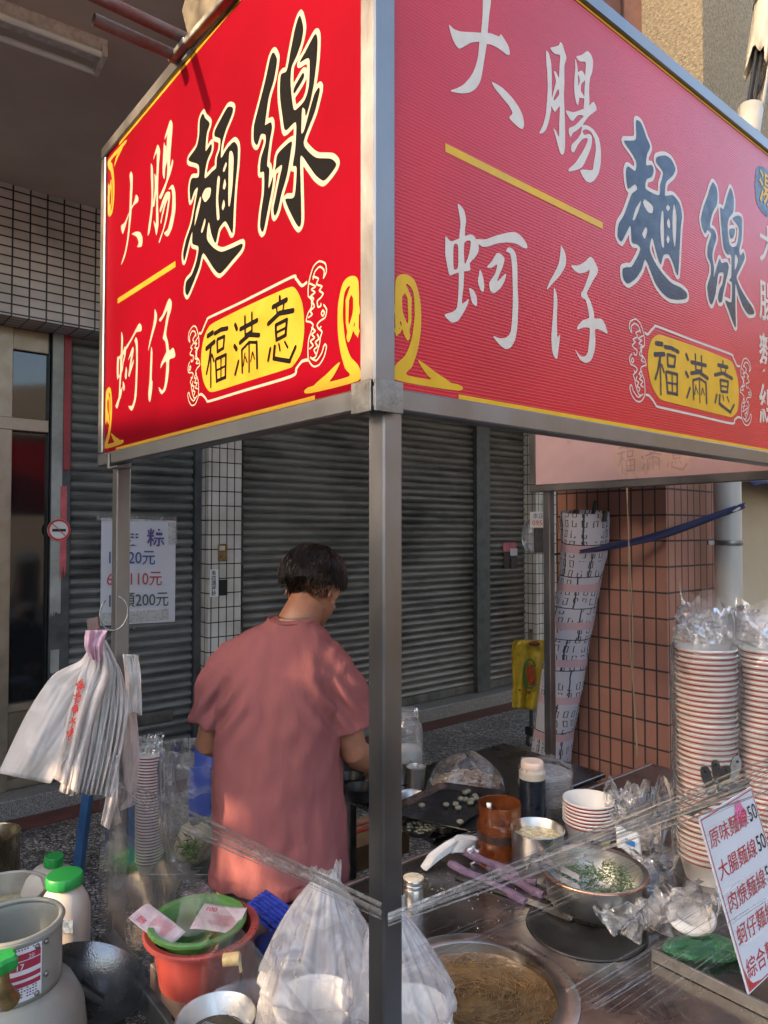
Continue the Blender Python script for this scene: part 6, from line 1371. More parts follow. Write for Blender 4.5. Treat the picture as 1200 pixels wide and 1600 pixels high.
for px, py in ((659, 1258), (697, 1257), (712, 1256), (716, 1262), (720, 1248), (728, 1249), (727, 1238), (737, 1250), (744, 1247), (742, 1243), (719, 1284), (731, 1236), (735, 1254)):
    p = atz(px, py, TZ + .064); g = MB(); g.sphere(p, .011, (1.1, .9, .75), 12); tag(g.build('quail_egg', M_egg, smooth=True), 'small speckled pale egg lying on the big steel tray', 'egg', 'pale eggs scattered on the big tray'); k += 1
t2, tc2 = tray(((590, 1248), (640, 1232), (684, 1240), (650, 1262)), TZ + .001, .03, 'small bright tray of shellfish behind the big tray', M_steel)
for (px, py, r_, lb) in ((655, 1302, .058, 'small round steel dish of clams under the big tray, nearest the post'), (692, 1297, .042, 'small round steel dish of clams under the big tray, farther from the post')):
    c = atz(px, py, TZ + .001); o = empty('clam_dish', c, lb, 'dish'); g = MB(); g.lathe([(r_ * .7, 0), (r_, .022), (r_ * 1.05, .023), (r_ * .97, .019), (r_ * .66, .004), (.001, .003)], c, 40); g.build('dish', M_steel, o, smooth='auto')
    g = MB()
    for i in range(34): th = random.random() * 6.28; rr_ = r_ * .8 * math.sqrt(random.random()); g.sphere(c + Vector((rr_ * math.cos(th), rr_ * math.sin(th), .015 + .008 * random.random())), .0075, (1.2, .8, .6), 8)
    g.build('clams', M_egg, o, smooth=True)
# glass jar, cups, crumb bag
M_jarg = film('clear_jar_glass', .22, (1, 1, 1), .05, .12, 14, .25, .9)
c = atz(636, 1212, TZ); o = empty('glass_jar', c, 'tall clear glass jar of white powder beside the front post', 'jar'); JR2 = .066
g = MB(); g.lathe([(JR2 * .94, 0), (JR2, .012), (JR2, .19), (JR2 * .9, .215), (JR2 * .72, .232), (JR2 * .70, .238), (JR2 * .76, .242), (JR2 * .76, .252), (JR2 * .70, .256), (JR2 * .74, .262), (JR2 * .72, .275)], c, 48); g.build('glass', M_jarg, o, smooth='auto')
g = MB(); g.lathe([(JR2 * .93, .004), (JR2 * .95, .1), (JR2 * .8, .118), (.001, .13)], c, 40); g.build('white_powder', pm('white_starch', (.5, .49, .47), .9, 0, .08, 30), o, smooth=True)
for px, py, lb in ((650, 1231, 'small steel cup beside the glass jar on the work table'), (628, 1222, 'small steel cup half hidden by the front post')):
    c = atz(px, py, TZ); o = empty('steel_cup', c, lb, 'cup', 'steel cups by the jar'); g = MB(); g.lathe([(.030, 0), (.032, .002), (.038, .082), (.0405, .084), (.0375, .085), (.0365, .082), (.030, .004), (.001, .003)], c, 40); g.build('cup', M_steel, o, smooth='auto')
cb_ = atz(728, 1232, TZ); o = empty('cracker_bag', cb_, 'clear bag of pale fried crumbs lying on the work table', 'bag')
crumple(cb_, .155, .09, TZ + .002, TZ + .135, 61, lambda t: (1 - t ** 2.2 * .85), .22, 90, 50, fs=9).build('bag', M_bagc, o, smooth=True)
g = MB(); random.seed(5); M_crk = pm('pale_fried_crumbs', (.46, .33, .21), .8, 0, .25, 60, .5, 200)
for i in range(420):
    th = random.random() * 6.28; r = math.sqrt(random.random()); hz = random.random() * (.075 * (1 - r * .6)); p = cb_ + Vector((.13 * r * math.cos(th), .072 * r * math.sin(th), .008 + hz)); g.sphere(p, random.uniform(.006, .012), (1.2, .8, .5), 6, M=Matrix.Rotation(random.random() * 3, 3, 'X'))
g.build('crumbs', M_crk, o)
g = MB()
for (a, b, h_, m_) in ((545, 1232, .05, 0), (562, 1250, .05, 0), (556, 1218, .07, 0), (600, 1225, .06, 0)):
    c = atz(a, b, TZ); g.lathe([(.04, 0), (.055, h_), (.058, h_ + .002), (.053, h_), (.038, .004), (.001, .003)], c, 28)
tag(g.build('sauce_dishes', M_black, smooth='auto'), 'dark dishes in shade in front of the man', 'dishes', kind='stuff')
# ================================================================= bags hung on the left post
hb = empty('carrier_bag_bundle', atY(150, 1000, 1.95), 'hanging bundle of white carrier bags with red print clipped to the left post', 'plastic bags')
sheetpx([(146, 998), (128, 1030), (82, 1056), (40, 1120), (-2, 1208)], [(156, 1000), (158, 1060), (140, 1110), (112, 1170), (78, 1224)], 1.90, M_bagw, 'bag_sheet', hb, 24, .010, 1.2, 1, .004)
sheetpx([(146, 1000), (126, 1050), (108, 1110), (98, 1160), (84, 1216)], [(160, 1002), (168, 1055), (150, 1110), (132, 1180), (122, 1240)], 1.88, M_bagw, 'bag_sheet', hb, 24, .014, 2.5, 3, .003)
random.seed(3)
for k in range(9):
    x0 = 146 + k * 3.2; x1 = 118 + k * 8.6; Yk = 1.90 + .006 * k
    sheetpx([(148 + k * 1.5, 1000), (x0 - 2 + random.uniform(-2, 2), 1046), (x1 - 2, 1120), (x1 - 14 + random.uniform(-3, 3), 1180), (x1 - 26, 1238 + random.uniform(-6, 6))], [(153 + k * 1.5, 1000), (x0 + 20 - k * .3, 1042 + k), (x1 + 14, 1100), (x1 + 2, 1180), (x1 - 12, 1240 + random.uniform(-6, 6))], Yk, M_bagw, 'bag_sheet', hb, 26, .012, 1.6, k, .0025, lambda a, b: -.012 * a)
sheetpx([(172, 1180), (168, 1230), (158, 1288)], [(186, 1180), (184, 1240), (170, 1296)], 1.93, M_bagw, 'bag_sheet', hb, 14, .008, 1.2, 5, .002)
sheetpx([(192, 1022), (196, 1060), (196, 1116)], [(216, 1024), (220, 1060), (222, 1118)], 2.02, M_bagw, 'bag_sheet', hb, 12, .006, 1, 2, .002)
sheetpx([(186, 1110), (190, 1180), (186, 1268)], [(212, 1100), (218, 1180), (210, 1258)], 2.05, film('pinkish_bag', .2, (1, .85, .8), .35, .6, 10, .35, .3), 'bag_sheet', hb, 12, .01, 1, 7, .002)
sheetpx([(134, 985), (132, 1010), (142, 1030)], [(168, 984), (160, 1008), (158, 1034)], 1.86, film('pink_handles', .2, (1, .75, .88), .35, .65, 20, .5, .3), 'bag_handles', hb, 10, .012, 3, 7, .002)
g = MB()
for i in range(5):
    px = 120 - i * 3.5; py = 1075 + i * 19; p = atY(px, py, 1.872); 
    word('福滿意大腸'[i], M_sred, 'red_print', hb, p - ZZ * .01, Vector((.5, -.05, .35)), .026, Vector((-.25, 0, 1)), off=.02)
p = atY(146, 976, 1.9); cl = empty('binder_clip', p, 'brown rusty bulldog clip holding the white carrier bags', 'clip')
g = MB(); g.obox(p, (.014, .004, .003), (0, .004, 0), (-.003, 0, .018), .002); g.build('jaw', M_rust, cl); g = MB(); g.obox(p + Vector((.012, -.008, -.04)), (.010, .004, .003), (0, .004, 0), (-.003, 0, .012), .002); g.build('tab', M_rust, cl)
# ================================================================= lower left corner
# low steel trolley carrying jugs and pans
ltc = P3(.95, -.42, 0)
def ltab():
    o = empty('steel_trolley', ltc, 'low steel trolley beside the stall carrying jugs and pans', 'trolley'); g = MB(); g.ubox(.62, 1.55, -.80, -.16, .50, .53, .004); g.build('top', M_worn, o)
    for a, b in ((.66, -.76), (.66, -.2), (1.5, -.76), (1.5, -.2)): g = MB(); g.ubox(a - .014, a + .014, b - .014, b + .014, .002, .499); g.build('leg', M_galv, o)
ltab(); LTZ = .531
M_jug = pm('milky_jug_plastic', (.48, .43, .37), .35, 0, .05, 6, sss=.2)
M_gcap = pm('green_cap', (.02, .24, .05), .3, 0, .1)
def jug(px, ytop, Y, w_, h_, label, tilt=0, cs=1.0):
    c = atY(px, ytop, Y); zt = c.z; base = Vector((c.x, c.y, zt - h_)); o = empty('plastic_jug', base, label, 'jug', 'milky jugs with green caps'); g = MB()
    Mx = Matrix.Rotation(tilt, 3, 'Y')
    prof = [(.0, .0), (.46, .0), (.5, .02), (.5, .60), (.47, .72), (.38, .80), (.30 * cs, .84), (.29 * cs, .87)]
    vs = []; n = 40
    for r, z in prof:
        for k in range(n):
            t = 2 * math.pi * k / n; e = .55 if z < .7 else .8; c_, s_ = math.cos(t), math.sin(t); vs.append(base + Mx @ Vector((w_ * max(r, .001) * math.copysign(abs(c_) ** e, c_), w_ * .9 * max(r, .001) * math.copysign(abs(s_) ** e, s_), h_ * z)))
    g.add(vs, [(i * n + k, i * n + (k + 1) % n, (i + 1) * n + (k + 1) % n, (i + 1) * n + k) for i in range(len(prof) - 1) for k in range(n)]); g.build('body', M_jug, o, smooth='auto', bev=0)
    g = MB(); g.lathe([(w_ * .37 * cs, h_ * .865), (w_ * .385 * cs, h_ * .88), (w_ * .385 * cs, h_ * .965), (w_ * .36 * cs, h_ * .98), (.001, h_ * .98)], base, 48, M=Mx, fn=lambda th, z: 1 + .012 * math.sin(th * 30)); g.build('cap', M_gcap, o, smooth='auto')
    return o, base
j1, jb = jug(101, 1362, 1.98, .125, .26, 'nearer milky plastic jug with a wide green cap and small blue label')
g = MB(); pl2 = atY(100, 1448, 1.915); g.obox(pl2, (.024, 0, 0), (0, .001, 0), (0, 0, .017)); g.build('label', pm('blue_white_label', (.15, .3, .5), .4, 0, .6, 60, col2=(.6, .65, .65)), j1)
jug(70, 1333, 2.25, .15, .26, 'farther milky jug with a green cap behind the front jug', .12, .5)
# tin can and pot at the left edge
def vessel(px, py, Y, r, h, name, label, cat, mat, inner=None, zoff=0):
    c = atY(px, py, Y); b = Vector((c.x, c.y, c.z - h)); o = empty(name, b, label, cat); g = MB(); g.lathe([(r * .97, 0), (r, .004), (r, h * .96), (r * 1.03, h * .97), (r * 1.04, h * .99), (r * 1.01, h), (r * .97, h * .97), (r * .96, .006), (.001, .005)], b, 56); g.build('pan', mat, o, smooth='auto')
    if inner: g = MB(); g.lathe([(r * .95, h * .5), (.001, h * .52)], b, 40, cap0=False); g.build('residue', inner, o)
    return b
M_alw = pm('scaled_aluminium', (.42, .40, .36), .45, .7, .25, 8, .25, 50, col2=(.55, .52, .45))
vessel(0, 1392, 2.1, .125, .13, 'cooking_pot', 'pale scaled aluminium pot with dried residue at the left edge', 'pot', M_alw, pm('dried_residue', (.30, .27, .17), .7, 0, .5, 30))
vessel(-14, 1302, 2.55, .093, .16, 'metal_tin', 'shiny brass coloured tin at the far left edge', 'tin', pm('tarnished_tin', (.30, .24, .15), .25, .9, .35, 9), None)
# wok
wc = atY(148, 1532, 1.80); wo = empty('wok', wc, 'dark steel wok with black handle beside the left post', 'wok')
g = MB()
g.lathe([(.001, -.075), (.06, -.068), (.11, -.042), (.138, -.006), (.142, 0), (.139, .001), (.135, -.006), (.107, -.040), (.058, -.063), (.001, -.070)], wc, 64, M=Matrix.Rotation(R(-66), 3, 'X'), cap0=False); g.build('pan', pm('blued_steel_wok', (.22, .22, .235), .28, .9, .3, 8, .2, 200), wo, smooth='auto')
g = MB(); h0 = atY(86, 1532, 1.68); h1 = atY(158, 1566, 1.72); g.tube([h0, h0.lerp(h1, .5) + ZZ * .004, h1], [.012, .013, .011], 14); g.build('handle', M_black, wo, smooth='auto')
# gas cylinder
M_tank = pm('pale_green_grey_paint', (.22, .225, .195), .4, 0, .14, 6, .15, 60)
tkc = atY(22, 1440, 1.62); tb = Vector((tkc.x, 1.62, 0)); tk = empty('gas_cylinder', tb, 'pale green grey gas cylinder with paper label and green valve in the bottom left corner', 'gas cylinder')
zt = tkc.z; CR = .098
g = MB(); g.lathe([(.15, .04), (.155, .06), (.155, zt - .26), (.148, zt - .20), (.125, zt - .155), (.09, zt - .13), (.001, zt - .125)], tb, 64); g.build('body', M_tank, tk, smooth='auto')
g = MB(); g.lathe([(.115, .0), (.115, .05)], tb, 48, cap0=False); g.build('foot_ring', M_tank, tk, smooth='auto')
g = MB()
def colr(a, b):
    th = R(-138) + a * R(296); z0_ = zt - .135; cut = .045 if (.42 < a < .58 or .86 < a < .97) else 0; r = CR + .006 * (b > .93); return Vector((tb.x + r * math.cos(th), tb.y + r * math.sin(th), z0_ + .135 * b))
def colr2(a, b):
    th = R(-100) - a * R(310); return Vector((tb.x + CR * math.cos(th), tb.y + CR * math.sin(th), zt - .135 + .135 * b))
g.grid(colr, 60, 10); g.build('collar', M_tank, tk, smooth=True, sol=.004)
g = MB(); g.tube([Vector((tb.x + CR * math.cos(R(-138) + t * R(296)), tb.y + CR * math.sin(R(-138) + t * R(296)), zt)) for t in [i / 40 for i in range(41)]], .006, 8); g.build('collar_rim', M_tank, tk, smooth=True)
def onc(a, z, o=.003): return Vector((tb.x + (CR + o) * math.cos(a), tb.y + (CR + o) * math.sin(a), z))
g = MB(); a0, a1 = R(-112), R(-30)
g.grid(lambda a, b: onc(a0 + (a1 - a0) * a, zt - .125 + .112 * b), 24, 4); g.build('paper_label', M_paper, tk, smooth=True)
M_mar = pm('maroon_print', (.32, .03, .06), .5)
g = MB()
for i, (za, zb_) in enumerate(((.100, .086), (.084, .066), (.056, .046), (.040, .030))):
    for (s0, s1) in ((.02, .44), (.46, .98)):
        if i == 1 and s0 > .4: s0 = .46
        n = 8
        for j in range(n):
            b0_, b1_ = s0 + (s1 - s0) * j / n, s0 + (s1 - s0) * (j + 1) / n; g.add([onc(a0 + (a1 - a0) * q, zt - .125 + z, .0036) for q, z in ((b0_, zb_), (b1_, zb_), (b1_, za), (b0_, za))], [(0, 1, 2, 3)])
g.build('label_bands', M_mar, tk, smooth=True)
for s_, q, z, sz in (('15', .22, .068, .016), ('17', .62, .068, .018), ('20', .8, .088, .012)):
    a = a0 + (a1 - a0) * q; t = word(s_, M_paper, 'label_figure', tk, onc(a, zt - .125 + z, .0045), Vector((-math.sin(a), math.cos(a), 0)), sz)
g = MB()
for rr_ in range(5):
    for j in range(22):
        q = .06 + j * .04; z = (.108 - rr_ * 0 if rr_ == 0 else .026 - .006 * (rr_ - 1)); 
        if random.random() < .25: continue
        g.add([onc(a0 + (a1 - a0) * qq, zt - .125 + zz, .0036) for qq, zz in ((q, z), (q + .022, z), (q + .022, z + .0025), (q, z + .0025))], [(0, 1, 2, 3)])
g.build('fine_print', M_ink, tk)
for a in (R(-36), R(-24)):
    for z in (zt - .02, zt - .12 + (.03 if a > R(-30) else 0)):
        g = MB(); p = onc(a, z); nrm = Vector((math.cos(a), math.sin(a), 0)); g.sphere(p, .006, (1, 1, 1), 10); g.build('rivet', M_galv, tk, smooth=True)
vc = Vector((tb.x - .03, tb.y - .06, zt - .06)); g = MB(); g.lathe([(.014, -.07), (.014, -.02), (.02, -.018), (.02, .0)], Vector((tb.x, tb.y, zt - .06)), 20); g.build('valve_body', M_brass, tk, smooth='auto')
gv = atY(2, 1505, 1.47); g = MB(); g.lathe([(.026, -.012), (.030, -.006), (.030, .010), (.024, .016), (.001, .017)], gv, 30, cap0=True, fn=lambda th, z: 1 + .12 * math.cos(th * 5)); g.build('valve_wheel', M_gcap, tk, smooth='auto')
g = MB(); g.tube([gv - ZZ * .012, gv - ZZ * .05, gv - ZZ * .09 + Vector((.01, .02, 0))], [.014, .018, .02], 14); g.build('regulator', M_brass, tk, smooth='auto')
# blue plastic stool
M_bstool = pm('faded_blue_plastic', (.035, .10, .22), .45, 0, .15, 10)
sc_ = atY(232, 1180, 3.85); 
def stool(c, zs, label, w1=.30, wb=.36):
    o = empty('plastic_stool', Vector((c.x, c.y, 0)), label, 'stool'); g = MB(); g.lathe([(w1 / 2 * 1.12, zs - .05), (w1 / 2 * 1.06, zs - .01), (w1 / 2 * .98, zs), (w1 / 2 * .7, zs - .004), (w1 / 2 * .68, zs - .01), (.001, zs - .01)], (c.x, c.y, 0), 48, cap0=False, fn=lambda th, z: 1 + .05 * abs(math.sin(2 * th))); g.build('seat', M_bstool, o, smooth='auto')
    for i in range(4):
        a = R(35 + 90 * i); p0 = Vector((c.x + w1 / 2 * math.cos(a), c.y + w1 / 2 * math.sin(a), zs - .03)); p1 = Vector((c.x + wb / 1.7 * math.cos(a), c.y + wb / 1.7 * math.sin(a), .002)); g = MB(); g.tube([p0, p0.lerp(p1, .9), p1 + ZZ * .02, p1], [.028, .030, .036, .036], 4); g.build('leg', M_bstool, o, smooth=False)
stc = atY(190, 1180, 3.75); stool(Vector((stc.x, 3.75, 0)), stc.z, 'tall faded blue plastic stool behind the left post')
# red rimmed bowls standing on the pavement
bs = atY(233, 1365, 3.45); zz0 = .002
rt, kids = paper_bowl(Vector((bs.x, 3.45, zz0 + .12)), .0675, .06, 'paper_bowl', 'lowest paper bowl of the floor stack behind the left post', 'red rimmed bowls stacked behind the left post', n=36)
for k in range(1, 36):
    copy_tree(rt, kids, loc=Vector((bs.x + random.gauss(0, .0006), 3.45, zz0 + .12 + .0142 * k)), rz=random.random() * 6, label='topmost paper bowl of the floor stack behind the left post' if k == 35 else 'red rimmed paper bowl inside the floor stack behind the left post')
g = MB(); g.obox((bs.x, 3.45, .06), (.12, 0, 0), (0, .12, 0), (0, 0, .058), .004); tag(g.build('low_box', M_cardb), 'low box under the floor stack of bowls', 'box')
g = MB()
for k in range(3):
    q = csheet(Vector((bs.x, 3.43 + k * .02, .12 + .0142 * 36 + .045)), .13, .09, 120 + k, [.2, -.4, .7][k]); g.add(q.v, q.f)
tag(g.build('plastic_tuft', M_bagc, smooth=True), 'crinkled film tuft on the floor stack of bowls', 'plastic wrap')
# clear bag of greens clipped by the man's left
hb2 = atY(300, 1340, 2.85); o = empty('hanging_clear_bag', Vector((hb2.x, 2.85, .45)), 'large clear bag clipped open beside the man with greens at its bottom', 'plastic bag')
zt_ = atY(300, 1163, 2.85).z; zb_ = atY(300, 1352, 2.85).z
crumple(Vector((hb2.x, 2.85, 0)), .112, .10, zb_, zt_, 81, lambda t: .75 + .3 * min(1, t * 3) if t < .9 else 1.0, .10, 110, 80, fs=7, open_top=True, vf=.14).build('bag', M_bagc, o, smooth=True)
tag(crumple(Vector((hb2.x + .01, 2.86, 0)), .085, .08, zb_ + .01, zb_ + .16, 82, None, .3, 60, 30).build('garlic_bag', pm('pale_garlic', (.60, .50, .34), .6, 0, .2, 30, .5, 60), smooth=True), 'pale garlic heads in the bottom of the clear bag', 'food')
g = MB()
for i in range(60):
    p = atY(298 + random.gauss(0, 9), 1330 + random.gauss(0, 10), 2.73); d = Vector((random.gauss(0, 1), random.gauss(0, .3), random.gauss(0, 1))).normalized(); g.tube([p, p + d * .02, p + d * .035 + ZZ * .004], [.001, .002, .0006], 4)
tag(g.build('greens', M_leaf), 'small bunch of green herbs at the bottom of the clear bag', 'herbs', kind='stuff')
cp = atY(318, 1168, 2.74); cl = empty('binder_clip', cp, 'metal binder clip on the rim of the clear bag beside the man', 'clip'); g = MB(); g.obox(cp, (.022, 0, -.006), (0, .006, 0), (.003, 0, .009), .002); g.build('jaw', M_brass, cl)
for s in (-1, 1):
    g = MB(); g.bar(cp + ZZ * .008, cp + Vector((.008 * s, 0, .04)), .012, .002); g.build('handle', M_brass, cl)
bl = atY(325, 1185, 2.98); g = MB(); g.obox(bl, (.05, 0, 0), (0, .03, 0), (0, 0, .045), .006); g.obox(bl + Vector((-.02, -.05, -.12)), (.045, 0, 0), (0, .004, 0), (0, 0, .10), .002); tag(g.build('blue_crate', pm('blue_crate_plastic', (.02, .07, .42), .4, 0, .1), parent=None), 'blue plastic container hidden behind the clear bag', 'container')
sh = empty('side_stand', Vector((hb2.x, 2.9, 0)), 'grey metal stand beside the man holding the clear bag', 'stand'); g = MB(); g.obox((hb2.x + .01, 2.92, zb_ - .012), (.16, 0, 0), (0, .14, 0), (0, 0, .01), .002); g.build('top', M_galv, sh)
for sx in (-1, 1):
    for sy in (-1, 1): g = MB(); g.bar((hb2.x + .01 + sx * .14, 2.92 + sy * .12, zb_ - .024), (hb2.x + .01 + sx * .14, 2.92 + sy * .12, .002), .02); g.build('leg', M_galv, sh)
# ================================================================= by the brick pillar
# long patterned umbrella cover leaning on the pillar
def umbmat():
    m, n, b, N, L = newmat('printed_building_fabric'); uv = N.new('ShaderNodeUVMap')
    def brick(w_, h_, ms, off=.5, loc=(0, 0, 0)):
        mp = N.new('ShaderNodeMapping'); L.new(uv.outputs[0], mp.inputs[0]); mp.inputs['Location'].default_value = loc
        nz = N.new('ShaderNodeTexNoise'); nz.inputs['Scale'].default_value = 9; L.new(uv.outputs[0], nz.inputs['Vector'])
        ad = N.new('ShaderNodeVectorMath'); ad.operation = 'MULTIPLY_ADD'; L.new(nz.outputs['Color'], ad.inputs[0]); ad.inputs[1].default_value = (.02, .02, 0); L.new(mp.outputs[0], ad.inputs[2])
        t = N.new('ShaderNodeTexBrick'); t.offset = off; L.new(ad.outputs[0], t.inputs['Vector']); t.inputs['Scale'].default_value = 1; t.inputs['Brick Width'].default_value = w_; t.inputs['Row Height'].default_value = h_; t.inputs['Mortar Size'].default_value = ms; t.inputs['Mortar Smooth'].default_value = 0
        t.inputs['Color1'].default_value = (0, 0, 0, 1); t.inputs['Color2'].default_value = (0, 0, 0, 1); t.inputs['Mortar'].default_value = (1, 1, 1, 1); return t.outputs['Fac']
    big = brick(.085, .16, .0024, .37); sm = brick(.030, .048, .0022, .0, (.004, .01, 0)); sm2 = brick(.030, .048, .0105, .0, (.004, .01, 0)); 
    # window outlines: ring between two mortar widths
    def mth(op, a, bb):
        x = N.new('ShaderNodeMath'); x.operation = op
        for i, v_ in enumerate((a, bb)):
            if isinstance(v_, (int, float)): x.inputs[i].default_value = v_
            else: L.new(v_, x.inputs[i])
        return x.outputs[0]
    sm3 = brick(.030, .048, .0075, .0, (.004, .01, 0)); ring_ = mth('SUBTRACT', sm2, sm3)
    nz = N.new('ShaderNodeTexNoise'); nz.inputs['Scale'].default_value = 14; L.new(uv.outputs[0], nz.inputs['Vector']); msk = mth('GREATER_THAN', nz.outputs['Fac'], .47)
    ln = mth('MAXIMUM', mth('MULTIPLY', ring_, msk), big)
    sp = N.new('ShaderNodeSeparateXYZ'); L.new(uv.outputs[0], sp.inputs[0]); ph = mth('FRACT', mth('MULTIPLY', sp.outputs['Y'], 5.2), 0); pk = mth('GREATER_THAN', ph, .80)
    mx = N.new('ShaderNodeMix'); mx.data_type = 'RGBA'; L.new(pk, mx.inputs['Factor']); mx.inputs['A'].default_value = (.34, .33, .36, 1); mx.inputs['B'].default_value = (.36, .23, .24, 1)
    nl = mth('MULTIPLY', ln, mth('SUBTRACT', 1.0, pk)); m2 = N.new('ShaderNodeMix'); m2.data_type = 'RGBA'; L.new(nl, m2.inputs['Factor']); L.new(mx.outputs['Result'], m2.inputs['A']); m2.inputs['B'].default_value = (.012, .012, .018, 1)
    L.new(m2.outputs['Result'], b.inputs['Base Color']); b.inputs['Roughness'].default_value = .7; return m
UV_ = 2.29
ctr = [(916, 800), (914, 850), (906, 900), (897, 950), (885, 1020), (873, 1100), (863, 1180), (856, 1260), (850, 1340)]
hw = [38, 37, 34, 33, 33, 33, 31, 28, 26]
um = empty('covered_umbrella', P3(onV(840, 1350, UV_)[0], UV_, .0), 'long rolled umbrella in a white and pink printed cover leaning on the brick pillar', 'umbrella')
C3 = []; 
for (x, y), h_ in zip(ctr, hw):
    a, z = onV(x, y, UV_); p = P3(a, UV_, z); C3.append((p, h_ / F * p.y))
nsub = 90; path = catmull([tuple(c[0]) + (c[1],) for c in C3], 12, False)
g = MB(); vs = []; fs = []; uvs = []; n = 40; acc = 0; last = None
for i, q in enumerate(path):
    p = Vector(q[:3]); r = q[3]; 
    if last is not None: acc += (p - last).length
    last = p
    for k in range(n + 1):
        th = 2 * math.pi * k / n; d = (Vector((1, 0, 0)) * math.cos(th) + Vector((0, .55, 0)) * math.sin(th)); fo = 1 + .05 * math.sin(th * 3 + acc * 5) + .012 * math.sin(acc * 38 + 2 * math.sin(th * 2)) + .09 * noise.noise(Vector((math.cos(th) * 1.6, math.sin(th) * 1.6, acc * 5))) + .03 * noise.noise(Vector((math.cos(th) * 5, math.sin(th) * 5, acc * 20)))
        vs.append(p + d * r * fo + Vector((0, 0, .012 * math.sin(th) ))); uvs.append((k / n * .42, acc))
m_ = len(path)
for i in range(m_ - 1):
    for k in range(n): fs.append((i * (n + 1) + k, i * (n + 1) + k + 1, (i + 1) * (n + 1) + k + 1, (i + 1) * (n + 1) + k))
me = bpy.data.meshes.new('cover'); me.from_pydata(vs, [], fs); lay = me.uv_layers.new(name='uv')
for lp in me.loops: lay.data[lp.index].uv = uvs[lp.vertex_index]
me.polygons.foreach_set('use_smooth', [True] * len(me.polygons)); me.materials.append(umbmat()); ob = bpy.data.objects.new('cover', me); COL.objects.link(ob); attach(ob, um)
def uvp(px, py, v_=UV_): a, z = onV(px, py, v_); return P3(a, v_, z)
for (p, q, r, mt, nm) in (((922, 830), (930, 782), .010, M_black, 'handle'), ((898, 830), (900, 796), .015, pm('brown_wrap', (.10, .05, .04), .6, 0), 'handle'), ((886, 835), (880, 812), .013, M_black, 'handle'), ((944, 815), (946, 798), .012, M_black, 'handle')):
    g = MB(); g.tube([uvp(*p), uvp(*q)], [r, r * .9], 14); g.build(nm, mt, um, smooth='auto')
# navy strap to the drain pipe
g = MB(); P_ = [uvp(878, 862, 2.24), uvp(948, 850, 2.24)]; e1 = atY(1157, 792, 3.37); cnr = atY(1042, 833, 3.27); pts = [uvp(866, 866, 2.3), uvp(905, 862, 2.22), uvp(950, 855, 2.25), cnr, e1, e1 + Vector((.03, .06, .005))]
wd = [.010, .014, .026, .034, .026, .016]; sp_ = catmull([tuple(p) + (w_,) for p, w_ in zip(pts, wd)], 8, False); vs = []
for i, q in enumerate(sp_):
    p = Vector(q[:3]); k = q[3] / 2 * 1.1
    for j in range(5): vs.append(p + Vector((0, .006 * math.sin(j * 1.7 + i * .5), k * (1 - j / 2))))
g.add(vs, [(5 * i + j, 5 * i + j + 1, 5 * (i + 1) + j + 1, 5 * (i + 1) + j) for i in range(len(sp_) - 1) for j in range(4)]); tag(g.build('navy_strap', M_navy, smooth=True, sol=.003), 'navy cloth strap tied from the umbrella round to the drain pipe', 'strap')
# hanging cords
M_cord = pm('tan_cord', (.30, .22, .13), .8)
g = MB()
for o_ in (0, 4): g.tube([atY(979 + o_ * .6 + 7 * t + 8 * t * t + 1.5 * math.sin(t * 9 + o_), 762 + 420 * t, 3.05) for t in [i / 16 for i in range(17)]], .0022, 6)
tag(g.build('tan_string', M_cord, smooth=True), 'two thin tan cords hanging from the far signboard in front of the pillar', 'cord')
# yellow bag on a hand trolley
yb = empty('yellow_bag', atY(826, 1105, 4.6), 'yellow carrier bag with a green and red printed emblem hanging on the trolley', 'bag')
M_yb = pm('yellow_bag_plastic', (.36, .27, .02), .35, 0, .2, 20, .4, 60)
sheetpx([(806, 1000), (800, 1010), (801, 1060), (800, 1106)], [(862, 1000), (860, 1020), (852, 1060), (846, 1110)], 4.6, M_yb, 'bag', yb, 20, .03, 2.2, 0, .004)
def yp(x, y, Y=4.54): return atY(x, y, Y)
g = MB(); 
for (cx, cy, rx, ry, w_, nm, mt) in ((828, 1053, 11, 24, 3.2, 'green_ring', pm('emblem_green', (.02, .12, .06), .5)), (830, 1055, 6, 17, 5, 'red_figure', pm('emblem_red', (.28, .04, .02), .5))):
    g = MB(); vs = []; n = 26
    for i in range(n):
        t = i / (n - 1) * (5.2 if nm == 'green_ring' else 6.28) + .6
        for k in (0, 1): vs.append(yp(cx + (rx - k * w_) * math.cos(t) + 2 * math.sin(3 * t) * (nm != 'green_ring'), cy + (ry - k * w_) * math.sin(t)))
    g.add(vs, [(2 * i, 2 * i + 1, 2 * i + 3, 2 * i + 2) for i in range(n - 1)]); g.build(nm, mt, yb)
g = MB(); g.sphere(yp(826, 1082, 4.55), .012, (1, .3, 1), 8); g.sphere(yp(812, 1078, 4.55), .009, (1, .3, 1), 8); g.sphere(yp(835, 1006, 4.55), .03, (1.3, .3, .6), 10); g.build('printed_marks', pm('emblem_brown', (.12, .04, .02), .5), yb)
ht = empty('hand_trolley', atz(832, 1168, 0), 'black hand trolley with small wheels in the shade behind the left of the pillar', 'trolley'); tp0 = atz(830, 1165, 0)
g = MB(); g.bar(tp0 + ZZ * .12, tp0 + ZZ * .95, .025, .025); g.bar(tp0 + ZZ * .12 + V3 * .22, tp0 + ZZ * .95 + V3 * .22, .025, .025); g.obox(tp0 + ZZ * .12 + V3 * .11, V3 * .15, U3 * .04, ZZ * .035, .01); g.build('frame', M_black, ht)
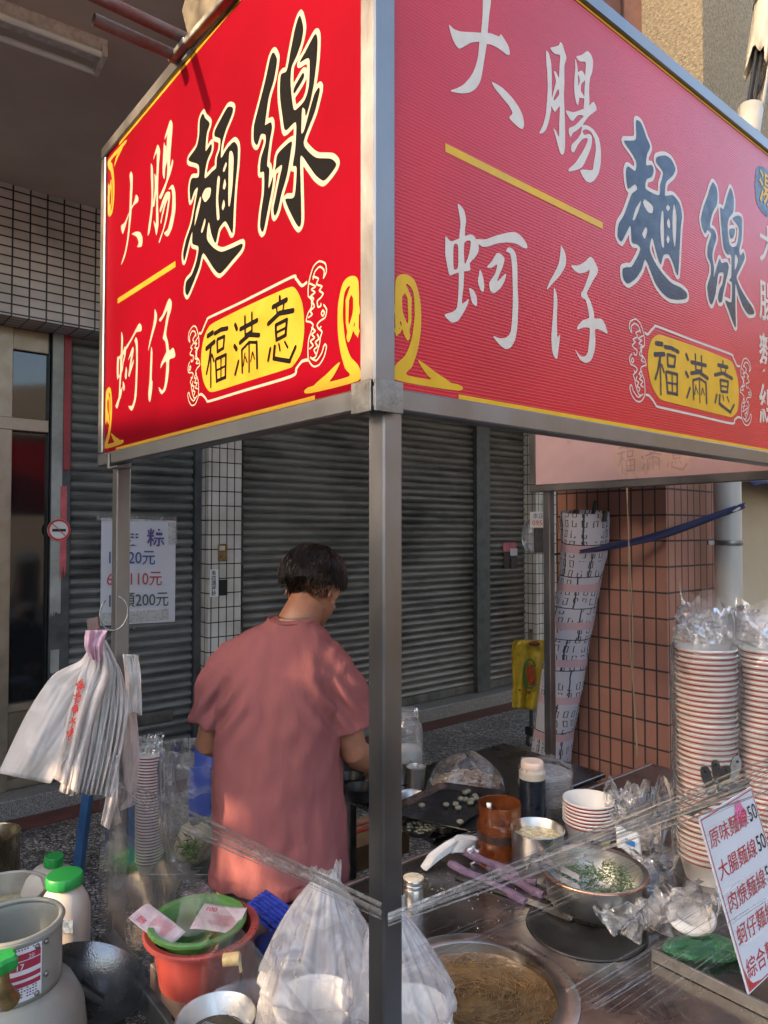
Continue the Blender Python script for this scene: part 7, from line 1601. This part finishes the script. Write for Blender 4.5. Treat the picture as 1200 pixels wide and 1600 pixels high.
for s in (-.02, .24):
    g = MB(); c = tp0 + V3 * s + ZZ * .052; g.lathe([(.018, -.012), (.048, -.014), (.052, -.009), (.052, .009), (.048, .014), (.018, .012)], c, 28, M=Matrix.Rotation(TH, 3, 'Z') @ Matrix.Rotation(R(90), 3, 'X') @ Matrix.Rotation(R(15), 3, 'Y'), cap1=True); g.build('wheel', M_rubber, ht, smooth='auto')
    g = MB(); g.lathe([(.016, -.0155), (.030, -.0155), (.030, .0155), (.016, .0155)], c, 20, M=Matrix.Rotation(TH, 3, 'Z') @ Matrix.Rotation(R(90), 3, 'X') @ Matrix.Rotation(R(15), 3, 'Y'), cap1=True); g.build('hub', M_galv, ht, smooth='auto')
# clear globe and phone number card behind the far post
gl = atY(832, 838, 4.9); o = empty('clear_globe', gl, 'clear plastic globe hanging beside the phone number card', 'globe'); g = MB(); g.sphere(gl, .10, (.75, .75, 1.25), 28); g.build('globe', M_jarg, o, smooth=True)
pc_ = atY(843, 812, 4.5); o = empty('number_card', pc_, 'small white card with blue characters and red digits behind the far post', 'card'); g = MB(); g.obox(pc_, (.06, .0, 0), (0, .002, 0), (0, 0, .05)); g.build('card', M_white, o)
word('本店', IM[1], 'writing', o, pc_ + Vector((-.045, -.004, .01)), (1, 0, 0), .038); word('095', M_sred, 'writing', o, pc_ + Vector((-.048, -.004, -.035)), (1, 0, 0), .044)
g = MB(); g.obox(pc_ + Vector((.01, 0, -.13)), (.045, 0, 0), (0, .02, 0), (0, 0, .08), .005); g.build('holder', M_jamb, o)
# small cards stuck on the narrow shutter
for (x0, y0, x1, y1, mt, lb) in ((786, 848, 806, 862, pm('pink_card', (.50, .14, .18), .5), 'small pink card stuck on the narrow shutter'), (787, 862, 796, 888, M_black, 'left of two dark cards stuck on the narrow shutter'), (798, 860, 808, 888, pm('dark_card', (.05, .05, .055), .5, 0, .6, 120), 'right of two dark cards stuck on the narrow shutter'), (797, 857, 808, 868, M_paper, 'tiny white card overlapping the pink card')):
    o = plate(x0, y0, x1, y1, WU - .022 - (.006 if mt is M_paper else 0), .004, 'business_card', mt, None, 0); tag(o, lb, 'card')
